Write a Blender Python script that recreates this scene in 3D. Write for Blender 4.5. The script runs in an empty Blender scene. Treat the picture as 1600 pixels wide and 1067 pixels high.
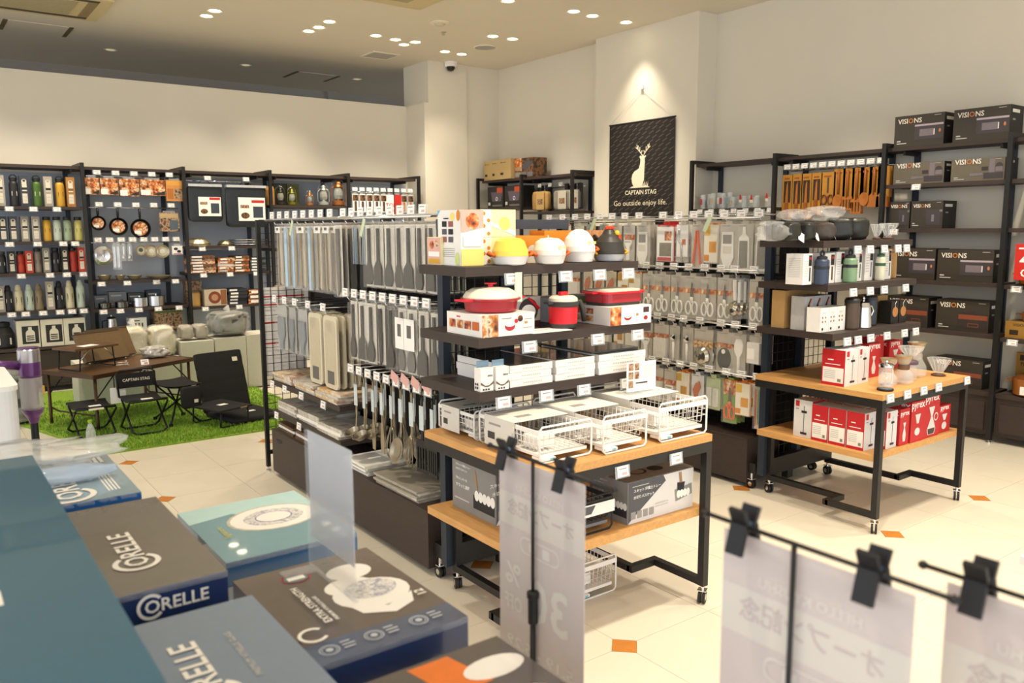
import bpy, math, random
from mathutils import Matrix, Vector, noise
PI = math.pi
random.seed(7)
SC = bpy.context.scene
COL = SC.collection

# ---------------------------------------------------------------- camera
CAM_H, FPX = 1.5, 1283.0
YAW, PIT, ROL = (math.radians(a) for a in (53.58, 7.79, 0.21))
_f = Vector((math.cos(YAW)*math.cos(PIT), math.sin(YAW)*math.cos(PIT), -math.sin(PIT)))
_r0 = Vector((math.sin(YAW), -math.cos(YAW), 0)); _d0 = _f.cross(_r0)
_r = math.cos(ROL)*_r0 + math.sin(ROL)*_d0
_d = -math.sin(ROL)*_r0 + math.cos(ROL)*_d0
EYE = Vector((0, 0, CAM_H))
cam = bpy.data.cameras.new('camera'); cam.sensor_width = 36; cam.lens = FPX/1600*36
cam.clip_start = .05; cam.clip_end = 100
cam.dof.use_dof = True; cam.dof.focus_distance = 4.2; cam.dof.aperture_fstop = 5.6
camo = bpy.data.objects.new('camera', cam); COL.objects.link(camo)
camo.matrix_world = Matrix(((_r.x, -_d.x, -_f.x, 0), (_r.y, -_d.y, -_f.y, 0), (_r.z, -_d.z, -_f.z, CAM_H), (0, 0, 0, 1)))
SC.camera = camo

# ---------------------------------------------------------------- world, exposure, large lights
SC.view_settings.view_transform = 'Standard'; SC.view_settings.look = 'None'
SC.view_settings.exposure = 0.18; SC.view_settings.gamma = 1; SC.view_settings.use_curve_mapping = False
W = bpy.data.worlds.new('world'); SC.world = W; W.use_nodes = True
W.node_tree.nodes['Background'].inputs[0].default_value = (.93, .96, 1.0, 1)     # daylight entering by the open shop front
W.node_tree.nodes['Background'].inputs[1].default_value = 2.0
WARM = (1.0, .87, .69)
def spot(loc, target, power, angle=80, blend=.7, size=.06, color=WARM):
    l = bpy.data.lights.new('downlight_beam', 'SPOT'); l.energy = power; l.spot_size = math.radians(angle); l.spot_blend = blend
    l.shadow_soft_size = size; l.color = color
    o = bpy.data.objects.new('downlight_beam', l); COL.objects.link(o); o.location = loc
    o.rotation_euler = (Vector(target)-Vector(loc)).to_track_quat('-Z', 'Y').to_euler()
    return o

# ---------------------------------------------------------------- helpers
def ray(px, py): return _r*((px-800)/FPX) + _d*((py-533.5)/FPX) + _f
def at_z(px, py, z=0.0): d = ray(px, py); return EYE + d*((z-CAM_H)/d.z)
def at_x(px, py, x): d = ray(px, py); return EYE + d*(x/d.x)
def at_y(px, py, y): d = ray(px, py); return EYE + d*(y/d.y)

def lin(h):
    if isinstance(h, tuple): return h
    c = [int(h[i:i+2], 16)/255 for i in (0, 2, 4)]
    return tuple(x/12.92 if x <= .04045 else ((x+.055)/1.055)**2.4 for x in c)
MATS = {}
def mat(h, rough=.5, metal=0.0, var=.06, scale=40, bump=0.0, stretch=None, trans=0.0, alpha=1.0, emit=0.0, ior=1.45, coat=0.0, spec=.5):
    key = (h, rough, metal, var, scale, bump, stretch, trans, alpha, emit, coat, spec)
    if key in MATS: return MATS[key]
    m = bpy.data.materials.new('surface_%s' % (h if isinstance(h, str) else 'mix')); MATS[key] = m; m.use_nodes = True
    nt = m.node_tree; b = nt.nodes['Principled BSDF']; c = lin(h)
    b.inputs['Roughness'].default_value = rough; b.inputs['Metallic'].default_value = metal
    b.inputs['Transmission Weight'].default_value = trans; b.inputs['Alpha'].default_value = alpha
    b.inputs['IOR'].default_value = ior; b.inputs['Coat Weight'].default_value = coat
    b.inputs['Specular IOR Level'].default_value = spec
    b.inputs['Base Color'].default_value = (*c, 1)
    if emit: b.inputs['Emission Color'].default_value = (*c, 1); b.inputs['Emission Strength'].default_value = emit
    if var or bump:
        tc = nt.nodes.new('ShaderNodeTexCoord'); mp = nt.nodes.new('ShaderNodeMapping'); nz = nt.nodes.new('ShaderNodeTexNoise')
        nt.links.new(tc.outputs['Object'], mp.inputs[0]); nt.links.new(mp.outputs[0], nz.inputs['Vector'])
        mp.inputs['Scale'].default_value = stretch or (1, 1, 1)
        nz.inputs['Scale'].default_value = scale; nz.inputs['Detail'].default_value = 3
        if var:
            mx = nt.nodes.new('ShaderNodeMix'); mx.data_type = 'RGBA'
            mx.inputs['A'].default_value = (*[max(0, x*(1-var*2)) for x in c], 1); mx.inputs['B'].default_value = (*[min(1, x*(1+var*2)) for x in c], 1)
            nt.links.new(nz.outputs['Fac'], mx.inputs['Factor']); nt.links.new(mx.outputs['Result'], b.inputs['Base Color'])
        if bump:
            bp = nt.nodes.new('ShaderNodeBump'); bp.inputs['Strength'].default_value = bump; bp.inputs['Distance'].default_value = .003
            nt.links.new(nz.outputs['Fac'], bp.inputs['Height']); nt.links.new(bp.outputs[0], b.inputs['Normal'])
    return m
def film(h='ffffff', a=.16, rough=.12): return mat(h, rough, var=0, alpha=a, spec=.9)
# common materials
BLACK = mat('1c1b1a', .45); BLKP = mat('17171a', .5, var=.03); SLOT = mat('232d3a', .5)
DWOOD = mat('3b302b', .55, var=.16, scale=14, stretch=(1, 9, 9)); DWOODY = mat('3d322d', .55, var=.16, scale=14, stretch=(9, 1, 9))
OAK = mat('c8965a', .5, var=.13, scale=10, stretch=(9, 1, 9), bump=.05)
WHITE = mat('eeeae4', .5, var=.02); PAPER = mat('f2efe9', .7, var=.02); KRAFT = mat('b58e5a', .8, var=.05)
STEEL = mat('c9c9c9', .22, 1.0, var=.03); CHROME = mat('dddddd', .1, 1.0, var=0); GREYP = mat('8c8c8c', .6)
RED = mat('c22a26', .5, var=.03); INK = mat('2a2a2c', .7, var=0); MIDG = mat('9b9894', .7, var=0); LTG = mat('c4c0ba', .7, var=0)
CLEAR = film('f4f6f8', .14); GLASS = mat('f4f8f6', .03, var=0, alpha=.22, spec=1.0); TAGF = film('dfe6ea', .3)

_TX = {}
def text_data(s, bold=False):
    k = (s, bold)
    if k not in _TX:
        cu = bpy.data.curves.new('lettering', 'FONT'); cu.body = s; cu.size = 1; cu.resolution_u = 2; cu.align_x = 'LEFT'
        if bold: cu.offset = .018
        ob = bpy.data.objects.new('lettering', cu); COL.objects.link(ob)
        me = bpy.data.meshes.new_from_object(ob.evaluated_get(bpy.context.evaluated_depsgraph_get()))
        v = [p.co.copy() for p in me.vertices]; f = [tuple(p.vertices) for p in me.polygons]
        bpy.data.objects.remove(ob); bpy.data.curves.remove(cu); bpy.data.meshes.remove(me)
        x0 = min((p.x for p in v), default=0); x1 = max((p.x for p in v), default=1)
        y0 = min((p.y for p in v), default=0); y1 = max((p.y for p in v), default=1)
        _TX[k] = ([((p.x-x0)/(y1-y0), (p.y-y0)/(y1-y0)) for p in v], f, (x1-x0)/(y1-y0))
    return _TX[k]

class MB:
    """collects shapes; build() links them as one mesh object"""
    def __init__(s): s.v = []; s.f = []; s.m = []; s.s = []; s.mats = []; s.T = Matrix()
    def mi(s, m):
        if m not in s.mats: s.mats.append(m)
        return s.mats.index(m)
    def add(s, vs, fs, m, smooth=False):
        n = len(s.v); s.v += [tuple(s.T @ Vector(p)) for p in vs]
        for f in fs: s.f.append(tuple(n+i for i in f)); s.m.append(s.mi(m)); s.s.append(smooth)
        return s
    def box(s, x0, x1, y0, y1, z0, z1, m):
        return s.add([(x, y, z) for z in (z0, z1) for y in (y0, y1) for x in (x0, x1)],
                     [(0, 2, 3, 1), (4, 5, 7, 6), (0, 1, 5, 4), (2, 6, 7, 3), (0, 4, 6, 2), (1, 3, 7, 5)], m)
    def quad(s, pts, m): return s.add(pts, [tuple(range(len(pts)))], m)
    def bar(s, p, q, w, m, h=None):
        p, q = Vector(p), Vector(q); d = (q-p).normalized(); u = d.cross(Vector((0, 0, 1)))
        u = Vector((1, 0, 0)) if u.length < .01 else u.normalized(); t = u.cross(d); h = h or w; u = u*w/2; t = t*h/2
        vs = [a+i*u+j*t for a in (p, q) for i, j in ((-1, -1), (1, -1), (1, 1), (-1, 1))]
        return s.add(vs, [(0, 3, 2, 1), (4, 5, 6, 7), (0, 1, 5, 4), (1, 2, 6, 5), (2, 3, 7, 6), (3, 0, 4, 7)], m)
    def tube(s, path, r, m, n=6, closed=False):
        P = [Vector(p) for p in path]; k = len(P); vs = []; up = None
        for i, p in enumerate(P):
            a = P[i-1] if (i or closed) else P[0]; b = P[(i+1) % k] if (i < k-1 or closed) else P[-1]
            d = (b-a).normalized()
            if up is None: up = d.orthogonal().normalized()
            up = (up - d*up.dot(d)); up = up.normalized() if up.length > 1e-6 else d.orthogonal().normalized()
            w = d.cross(up); rr = r[i] if isinstance(r, (list, tuple)) else r
            vs += [p + (up*math.cos(2*PI*j/n) + w*math.sin(2*PI*j/n))*rr for j in range(n)]
        fs = [(i*n+j, i*n+(j+1) % n, ((i+1) % k)*n+(j+1) % n, ((i+1) % k)*n+j) for i in range(k if closed else k-1) for j in range(n)]
        if not closed: fs += [tuple(reversed(range(n))), tuple(range((k-1)*n, k*n))]
        return s.add(vs, fs, m, True)
    def lathe(s, prof, m, n=16, c=(0, 0, 0), sx=1, sy=1, ms=None, cap=True):
        vs = []; 
        for r, z in prof: vs += [(c[0]+r*sx*math.cos(2*PI*j/n), c[1]+r*sy*math.sin(2*PI*j/n), c[2]+z) for j in range(n)]
        for i in range(len(prof)-1):
            mm = ms[i] if ms else m
            a = vs[i*n:(i+2)*n]
            s.add(a, [(j, (j+1) % n, n+(j+1) % n, n+j) for j in range(n)], mm, True)
        if len(prof) == 2 and min(prof[0][0], prof[1][0]) < 1e-4: return s
        if prof[0][0] > 1e-4: s.add(vs[:n], [tuple(reversed(range(n)))], ms[0] if ms else m)
        if not cap or m is GLASS: return s
        if prof[-1][0] > 1e-4: s.add(vs[-n:], [tuple(range(n))], ms[-1] if ms else m)
        return s
    def prism(s, poly, z0, z1, m, side=None):
        n = len(poly)
        s.add([(x, y, z0) for x, y in poly]+[(x, y, z1) for x, y in poly],
              [tuple(reversed(range(n))), tuple(range(n, 2*n))], m)
        return s.add([(x, y, z0) for x, y in poly]+[(x, y, z1) for x, y in poly],
                     [(i, (i+1) % n, n+(i+1) % n, n+i) for i in range(n)], side or m)
    def text(s, t, h, m, M, bold=False, w=None, center=True):
        v, f, asp = text_data(t, bold); sx = (w/asp if w else h)
        ox = -asp*sx/2 if center else 0
        T0 = s.T; s.T = T0 @ M; s.add([(x*sx+ox, y*h, 0) for x, y in v], f, m); s.T = T0
        return s
    # printing on the faces of a box w x d x h standing on the origin; u right, v up, both 0..1
    def face(s, side, w, d, h, off=.0006):
        return {'f': Matrix(((1, 0, 0, -w/2), (0, 0, -1, -d/2-off), (0, 1, 0, 0), (0, 0, 0, 1))),
                'b': Matrix(((-1, 0, 0, w/2), (0, 0, 1, d/2+off), (0, 1, 0, 0), (0, 0, 0, 1))),
                'l': Matrix(((0, 0, -1, -w/2-off), (-1, 0, 0, d/2), (0, 1, 0, 0), (0, 0, 0, 1))),
                'r': Matrix(((0, 0, 1, w/2+off), (1, 0, 0, -d/2), (0, 1, 0, 0), (0, 0, 0, 1))),
                't': Matrix(((1, 0, 0, -w/2), (0, 1, 0, -d/2), (0, 0, 1, h+off), (0, 0, 0, 1)))}[side], \
               {'f': (w, h), 'b': (w, h), 'l': (d, h), 'r': (d, h), 't': (w, d)}[side]
    def prints(s, w, d, h, items):
        for k, it in enumerate(items):
            M, (U, V) = s.face(it[1], w, d, h, .0005+.00014*k)
            T0 = s.T
            if it[0] == 'r':
                _, _, u0, v0, u1, v1, m = it; s.T = T0 @ M
                s.quad([(u0*U, v0*V, 0), (u1*U, v0*V, 0), (u1*U, v1*V, 0), (u0*U, v1*V, 0)], m)
            elif it[0] == 'p':
                _, _, pts, m = it; s.T = T0 @ M; s.quad([(a*U, b*V, 0) for a, b in pts], m)
            elif it[0] == 'd':
                _, _, u, v, r, asp, m = it; s.T = T0 @ M
                s.quad([(u*U+r*U*math.cos(2*PI*i/20), v*V+r*U*asp*math.sin(2*PI*i/20), 0) for i in range(20)], m)
            elif it[0] == 'o':      # ring
                _, _, u, v, r, asp, th, m = it; s.T = T0 @ M; n = 24
                vs = [(u*U+q*U*math.cos(2*PI*i/n), v*V+q*U*asp*math.sin(2*PI*i/n), 0) for q in (r, r-th) for i in range(n)]
                s.add(vs, [(i, (i+1) % n, n+(i+1) % n, n+i) for i in range(n)], m)
            elif it[0] == 't':
                _, _, u, v, hh, t, m = it[:7]; ro = it[7] if len(it) > 7 else 0
                s.text(t, hh*V if ro == 0 else hh*U, m, M @ Matrix.Translation((u*U, v*V, 0)) @ Matrix.Rotation(ro, 4, 'Z'), True)
            s.T = T0
        return s
    def build(s, name, parent=None, label=None, cat=None, group=None, kind=None, loc=None, rz=0):
        me = bpy.data.meshes.new(name); me.from_pydata(s.v, [], s.f)
        for m in s.mats: me.materials.append(m)
        me.polygons.foreach_set('material_index', s.m); me.polygons.foreach_set('use_smooth', s.s); me.update()
        o = bpy.data.objects.new(name, me); COL.objects.link(o)
        if parent: o.parent = parent
        if loc is not None: o.location = loc
        if rz: o.rotation_euler = (0, 0, rz)
        return tag(o, label, cat, group, kind)

def tag(o, label=None, cat=None, group=None, kind=None):
    for k, v in (('label', label), ('category', cat), ('group', group), ('kind', kind)):
        if v: o[k] = v
    return o
def thing(name, label, cat, loc=(0, 0, 0), rz=0, group=None, kind=None):
    o = bpy.data.objects.new(name, None); o.empty_display_size = .05; COL.objects.link(o)
    o.location = loc; o.rotation_euler = (0, 0, rz); return tag(o, label, cat, group, kind)
KIDS = {}
def dup(o, loc=None, rz=None, label=None, group=None, parent=None, scale=None):
    c = o.copy(); COL.objects.link(c)
    if parent is not None: c.parent = parent
    if loc is not None: c.location = loc
    if rz is not None: c.rotation_euler = (0, 0, rz)
    if scale is not None: c.scale = scale
    if label: c['label'] = label
    if group: c['group'] = group
    for ch in o.children: dup(ch, parent=c)
    return c
ORD = ['first', 'second', 'third', 'fourth', 'fifth', 'sixth', 'seventh', 'eighth', 'ninth', 'tenth', 'eleventh', 'twelfth',
       'thirteenth', 'fourteenth', 'fifteenth', 'sixteenth', 'seventeenth', 'eighteenth', 'nineteenth', 'twentieth']
def carton(name, label, cat, w, d, h, m, loc, rz=0, group=None, prints=(), kind=None):
    b = MB(); b.box(-w/2, w/2, -d/2, d/2, 0, h, m); b.prints(w, d, h, prints)
    return b.build(name, None, label, cat, group, kind, loc, rz)
FX = -PI/2          # turn that makes a front (local -y) face -x
# shared price card: card on a clear holder, front on local -y, hanging from the origin
def _tag():
    b = MB(); b.box(-.027, .027, -.0022, -.0008, -.04, -.002, PAPER); b.box(-.036, .036, -.0006, .0006, -.045, 0, TAGF)
    b.quad([(-.02, -.0026, -.013), (.018, -.0026, -.013), (.018, -.0026, -.009), (-.02, -.0026, -.009)], MIDG)
    b.quad([(-.005, -.0026, -.034), (.02, -.0026, -.034), (.02, -.0026, -.024), (-.005, -.0026, -.024)], mat('d3b3ad', .7, var=0))
    return b
TAG0 = None
def price_tag(parent, x, y, z, rz=0, tilt=-.15):
    global TAG0
    if TAG0 is None: o = TAG0 = _tag().build('price_tag', parent)
    else: o = TAG0.copy(); COL.objects.link(o); o.parent = parent
    o.location = (x, y, z); o.rotation_euler = (tilt, 0, rz); return o
# ================================================================ the setting
CEIL = 3.49
WALLM = mat('dcd5c5', .85, var=.015, scale=3, bump=.03); CEILM = mat('dcd3c1', .9, var=.01, scale=2)
def struct(name, boxes, m, parent=None):
    b = MB()
    for q in boxes: b.box(*q, m)
    return b.build(name, parent, kind=None if parent else 'structure')
TILEM = mat('d9d1bf', .22, var=.035, scale=5, bump=.02); JOINT = mat('b7ab95', .8); INLAY = mat('bd7a37', .3, var=.12, scale=18)
floor = struct('floor', [(-5, 7.5, -3.5, 11.8, -.1, -.004)], JOINT)
# 457 mm tiles, four round every orange inlay
GX, GY, G = 1.075, 2.016, .9144
def tile_mesh(cut):
    b = MB(); h = .4572-.0008; c = .063; g = .0008
    P = [(g, g), (h, g), (h, h), (g, h)]
    if cut: P = [(c, g), (h, g), (h, h), (g, h), (g, c)]
    b.prism(P, -.004, 0, TILEM); return b
t0 = tile_mesh(True).build('floor_tile', floor)
first = True
for i in range(-2, 12):
    for j in range(-2, 15):
        x = GX+(i//2+(i % 2))*G; y = GY+(j//2+(j % 2))*G       # the inlay corner this tile touches
        ang = {(0, 0): 0, (1, 0): PI/2, (1, 1): PI, (0, 1): -PI/2}[(i % 2, j % 2)]
        if x > 6.7 or y > 9: continue
        o = t0 if first else t0.copy()
        if not first: COL.objects.link(o)
        first = False; o.location = (x, y, 0); o.rotation_euler = (0, 0, ang)
din = MB(); din.prism([(.0615, 0), (0, .0615), (-.0615, 0), (0, -.0615)], -.004, .0001, INLAY)
d0 = None
for i in range(-1, 7):
    for j in range(-1, 8):
        x, y = GX+i*G, GY+j*G
        if x > 6.3 or y > 8.9: continue
        if d0 is None: d0 = o = din.build('floor_inlay', floor)
        else: o = d0.copy(); COL.objects.link(o)
        o.location = (x, y, 0)
# the rest of the floor outside the picture carries on plain
b = MB(); 
for q in ((-5, GX-G-.001, -3.5, 11.8), (GX+6*G-.06, 7.5, -3.5, 11.8), (GX-G, GX+6*G-.06, -3.5, GY-G-.001), (GX-G, GX+6*G-.06, GY+7*G+.458, 11.8)):
    b.box(*q, -.004, -.0005, TILEM)
b.build('floor_surround', floor)

struct('ceiling', [(-5, 7.5, -3.5, 11.8, CEIL, CEIL+.1)], CEILM)
struct('wall_back', [(-5, 5.14, 9.15, 9.3, 0, 3.0)], WALLM)
struct('wall_back_return', [(5.14, 5.25, 8.71, 9.3, 0, 3.0), (5.2, 5.25, 8.71, 9.3, 3.0, CEIL)], WALLM)
struct('wall_back_column', [(5.25, 5.75, 8.71, 9.3, 0, CEIL)], WALLM)
struct('wall_alcove_back', [(5.75, 6.6, 8.735, 9.3, 0, CEIL)], WALLM)
struct('wall_alcove', [(6.25, 6.6, 6.75, 8.735, 0, CEIL)], WALLM)
struct('pillar', [(6.1, 6.6, 5.335, 6.75, 0, CEIL)], WALLM)
struct('wall_right', [(6.35, 6.6, -3.5, 5.335, 0, CEIL)], WALLM)
struct('wall_far', [(-5, 7.5, 11.5, 11.8, 0, CEIL), (5.15, 5.3, 11.44, 11.5, 0, CEIL), (7.3, 7.5, 9.3, 11.5, 0, CEIL)], mat('aaa59c', .9, var=.02))

# ---------------------------------------------------------------- ceiling fittings
LENS = mat('fff1d2', .4, var=0, emit=14.0); TRIM = mat('e6dcc8', .5, var=0); OFFGLOW = mat('d8cba8', .3, var=0, emit=.5)  # unlit lenses get a faint added glow
def downlight(x, y, label, tx=0, ty=0, power=120, angle=75, on=True):
    t = thing('ceiling_downlight', label, 'ceiling light', (x, y, CEIL), group='recessed ceiling downlights')
    b = MB(); b.lathe([(.05, .0), (.066, -.006), (.07, -.001), (.05, -.0005)], TRIM, 20); b.build('trim_ring', t)
    b = MB(); b.lathe([(0, -.0065), (.03, -.006), (.049, -.002)], LENS if on else OFFGLOW, 20); b.build('lens', t)
    if on and power: spot((x, y, CEIL-.03), (x+tx, y+ty, 0), power, angle)
DL = [(2.485, 7.93, 0, 0, 'ceiling downlight nearest the air conditioner, front of the pair'), (2.477, 8.16, 0, .9, 'ceiling downlight of the leftmost pair, nearer the partition wall'),
      (3.5, 7.69, 0, 0, 'brightest ceiling downlight of the row of three, nearest the camera'), (3.51, 7.96, 0, .9, 'middle ceiling downlight of the row of three'),
      (3.49, 8.17, -.2, 1.1, 'ceiling downlight of the row of three, nearest the partition wall'), (4.13, 7.95, 0, 0, 'leftmost downlight of the cluster of four beside the grey square vent'),
      (4.38, 7.99, 0, .8, 'second downlight from the left in the cluster of four'), (4.57, 8.15, .3, .5, 'dim downlight of the cluster of four, nearest the grey vent'),
      (4.61, 7.97, .5, .5, 'rightmost downlight of the cluster of four'), (5.13, 7.27, .5, .2, 'ringed downlight left of the pair beside the round grey ceiling speaker'),
      (5.37, 7.25, .5, .2, 'downlight right of the pair beside the round grey ceiling speaker'), (5.12, 8.19, 0, .4, 'downlight left of the pair above the dome camera'),
      (5.35, 8.2, .3, .4, 'downlight right of the pair above the dome camera'), (5.17, 6.03, .4, 0, 'leftmost of three ceiling downlights before the pillar'),
      (5.42, 6.05, .5, 0, 'middle of three ceiling downlights before the pillar'), (5.85, 6.04, .05, 0, 'ceiling downlight above the hanging black banner'),
      (4.47, 6.1, 0, 0, 'ceiling downlight cut by the top edge of the picture')]
for x, y, tx, ty, l in DL: downlight(x, y, l, tx, ty, 22 if y > 8.1 and x > 5 else 55 if x > 5.7 else 62)
for x, y, l in ((2.05, 10.27, 'unlit downlight left in the dark space beyond the partition'), (3.55, 10.25, 'unlit downlight in the middle of the dark space beyond the partition'),
                (5.07, 10.33, 'unlit downlight at the right of the dark space beyond the partition')): downlight(x, y, l, on=False)
# further downlights of the shop, over the aisles and tables in front
for x, y, tx, ty, p in ((2.1, 1.5, .05, .5, 230), (3.4, 1.4, 0, 0, 170), (4.7, 1.6, 0, .4, 150), (1.0, 3.9, .3, 0, 130), (3.0, 3.9, 0, 0, 120), (5.0, 3.6, .6, 0, 130),
                     (5.0, 2.2, .6, 0, 120), (1.1, 6.0, 0, .5, 140), (2.9, 5.9, 0, 0, 110), (.2, .9, .2, .3, 80), (.6, 8.0, 0, .8, 130), (1.5, 8.0, 0, .8, 110), (-.8, 4.0, 0, 0, 110), (2.6, .2, 0, 0, 130), (4.6, .2, 0, 0, 130)):
    spot((x, y, CEIL-.03), (x+tx, y+ty, 0), p, 85)
t = thing('ceiling_speaker', 'flat round grey speaker grille set in the ceiling', 'speaker', (5.36, 7.74, CEIL))
b = MB(); b.lathe([(0, -.008), (.11, -.008), (.115, 0)], mat('a9a59d', .7), 28); b.build('grille', t)
b = MB(); b.lathe([(.115, 0), (.115, -.01), (.125, -.006), (.126, 0)], TRIM, 28); b.build('rim', t)
t = thing('smoke_detector', 'small round white detector with a dark ring on the ceiling', 'detector', (4.39, 7.11, CEIL))
b = MB(); b.lathe([(.1, 0), (.1, -.008), (.06, -.012)], TRIM, 24); b.build('base', t)
b = MB(); b.lathe([(.06, -.012), (.03, -.03), (0, -.03)], mat('c9bda6', .5), 20); b.build('sensor', t)
t = thing('sprinkler', 'tiny sprinkler head on the ceiling beside the detector', 'sprinkler', (4.62, 7.42, CEIL))
b = MB(); b.lathe([(.03, 0), (.03, -.004), (.012, -.008), (.012, -.025), (.02, -.028), (0, -.028)], mat('b0a48e', .4), 14); b.build('head', t)
t = thing('ceiling_vent', 'square grey ventilation panel flush with the ceiling', 'vent', (4.62, 8.8, CEIL))
b = MB(); b.box(-.15, .15, -.15, .15, -.006, 0, mat('b4b0aa', .7)); b.build('panel', t)
b = MB()
for q in ((-.17, .17, -.17, -.15), (-.17, .17, .15, .17), (-.17, -.15, -.15, .15), (.15, .17, -.15, .15)): b.box(*q, -.01, 0, TRIM)
b.build('frame', t)
t = thing('dome_camera', 'white dome security camera hanging from the ceiling near the corner', 'camera', (5.49, 8.66, CEIL))
b = MB(); b.lathe([(.075, 0), (.075, -.045), (.06, -.055)], WHITE, 22); b.build('housing', t)
b = MB(); b.lathe([(.052, -.05), (.05, -.075), (.035, -.1), (0, -.11)], mat('22201f', .1, var=0), 20); b.build('dome', t)
# air conditioner cassette, its corner in the picture
t = thing('air_conditioner', 'cream ceiling cassette air conditioner at the top left', 'air conditioner', (1.0, 8.45, CEIL))
ACM = mat('cdbb90', .6, var=.02)
b = MB(); b.box(-.66, .66, -.42, .42, -.03, 0, ACM); b.build('body', t)
b = MB(); b.box(-.4, .4, -.26, .26, -.036, -.028, mat('a99d7c', .7)); b.build('grille', t)
for x0, x1, y0, y1 in ((-.56, .56, -.36, -.3), (-.56, .56, .3, .36), (-.56, -.48, -.28, .28), (.48, .56, -.28, .28)):
    b = MB(); b.box(x0, x1, y0, y1, -.034, -.029, mat('8d7d58', .6) if x1-x0 < .2 else mat('4c463c', .7)); b.build('louvre', t)
t = thing('air_conditioner', 'air conditioner cassette corner at the top middle of the ceiling', 'air conditioner', (3.32, 6.3, CEIL))
b = MB(); b.box(-.62, .62, -.42, .42, -.03, 0, ACM); b.build('body', t)
b = MB(); b.box(-.4, .4, -.26, .26, -.036, -.028, mat('a99d7c', .7)); b.build('grille', t)
for k, (x, y, l) in enumerate(((1.25, 9.62, 'access hatch with dark slots beside the air conditioner'), (4.5, 10.5, 'access hatch in the dark ceiling beyond the partition'))):
    t = thing('ceiling_hatch', l, 'hatch', (x, y, CEIL))
    b = MB(); b.box(-.28, .28, -.24, .24, -.004, 0, CEILM); b.build('panel', t)
    for s in (-1, 1): b = MB(); b.box(s*.28-.02, s*.28+.02, -.24, .24, -.006, 0, mat('6d6146', .7)); b.build('slot', t)

# ---------------------------------------------------------------- banner on the pillar
t = thing('hanging_banner', 'black cloth banner with white stag and lettering hanging on the pillar', 'banner', (6.085, 6.047, 0))
bx0, bx1, bz0, bz1 = -.455, .455, 1.62, 2.57      # local: u along -y after the turn
t.rotation_euler = (0, 0, FX)
b = MB(); BK = mat('1d1a19', .8); b.box(bx0, bx1, -.003, .003, bz0, bz1, BK); cl = b.build('cloth', t)
LET = mat('e9dfc6', .8, var=0); DIM = mat('54473e', .8, var=0)
b = MB()
for r in range(24):          # rows of slanted small print
    for c in range(11):
        u = bx0+.02+c*.092+(r % 2)*.045; v = bz0+.02+r*.044
        if u > bx1-.06 or v > bz1-.03: continue
        b.quad([(u, -.0036, v), (u+.06, -.0036, v+.027), (u+.055, -.0036, v+.035), (u-.005, -.0036, v+.008)], DIM)
b.build('slanted_print', cl)
Mx = lambda u, v, y=-.0048: Matrix(((1, 0, 0, u), (0, 0, -1, y), (0, 1, 0, v), (0, 0, 0, 1)))
b = MB(); b.text('CAPTAIN STAG', .045, LET, Mx(.01, 1.845), True, w=.44); b.build('brand_lettering', cl)
b = MB(); b.text('Go outside enjoy life.', .068, LET, Mx(0, 1.72), False, w=.75); b.build('slogan_lettering', cl, kind='stuff')
# the stag: body, neck and head, antlers, grass
st = [(-.10, 1.83), (-.125, 1.87), (-.135, 1.92), (-.12, 1.97), (-.09, 2.0), (-.05, 2.015), (-.02, 2.03), (0, 2.08), (.005, 2.13), (-.012, 2.16), (.0, 2.175), (.022, 2.165), (.04, 2.19), (.062, 2.165),
      (.088, 2.175), (.092, 2.16), (.07, 2.14), (.075, 2.1), (.07, 2.04), (.068, 1.97), (.065, 1.9), (.045, 1.85), (.035, 1.83)]
b = MB(); b.T = Matrix.Translation((0, 0, .1+1.82*.12)) @ Matrix.Diagonal((.88, 1, .88, 1)); b.quad([(x, -.0046, z) for x, z in st], LET)
b.quad([(-.165, -.0046, 1.812), (.16, -.0046, 1.812), (.12, -.0046, 1.83), (-.12, -.0046, 1.83)], LET)
for s in (-1, 1):
    c = .042
    for path in ([(c+s*.015, 2.18), (c+s*.05, 2.22), (c+s*.085, 2.25), (c+s*.098, 2.3)], [(c+s*.05, 2.22), (c+s*.05, 2.27)], [(c+s*.08, 2.245), (c+s*.075, 2.29)], [(c+s*.03, 2.2), (c+s*.012, 2.23)], [(c+s*.085, 2.25), (c+s*.115, 2.27)]):
        for (x0, z0), (x1, z1) in zip(path, path[1:]):
            n = Vector((z1-z0, -(x1-x0))).normalized()*.0055
            b.quad([(x0-n.x, -.0047, z0-n.y), (x1-n.x, -.0047, z1-n.y), (x1+n.x, -.0047, z1+n.y), (x0+n.x, -.0047, z0+n.y)], LET)
for x, z in ((.07, 1.9), (.095, 1.885), (.12, 1.875), (.05, 1.87)): b.quad([(x-.008, -.0047, 1.825), (x+.008, -.0047, 1.825), (x+.012, -.0047, z)], LET)
b.build('stag_emblem', cl)
b = MB(); b.tube([(bx0-.01, 0, bz1), (bx1+.01, 0, bz1)], .007, BLACK); b.build('top_rod', t)
b = MB(); b.tube([(bx0, 0, bz1), (0, .004, 2.88), (bx1, 0, bz1)], .0015, WHITE, 4); b.build('hanging_cord', t)
b = MB(); b.box(-.018, .018, -.01, .012, 2.885, 2.92, WHITE); b.build('hook', t)
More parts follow.
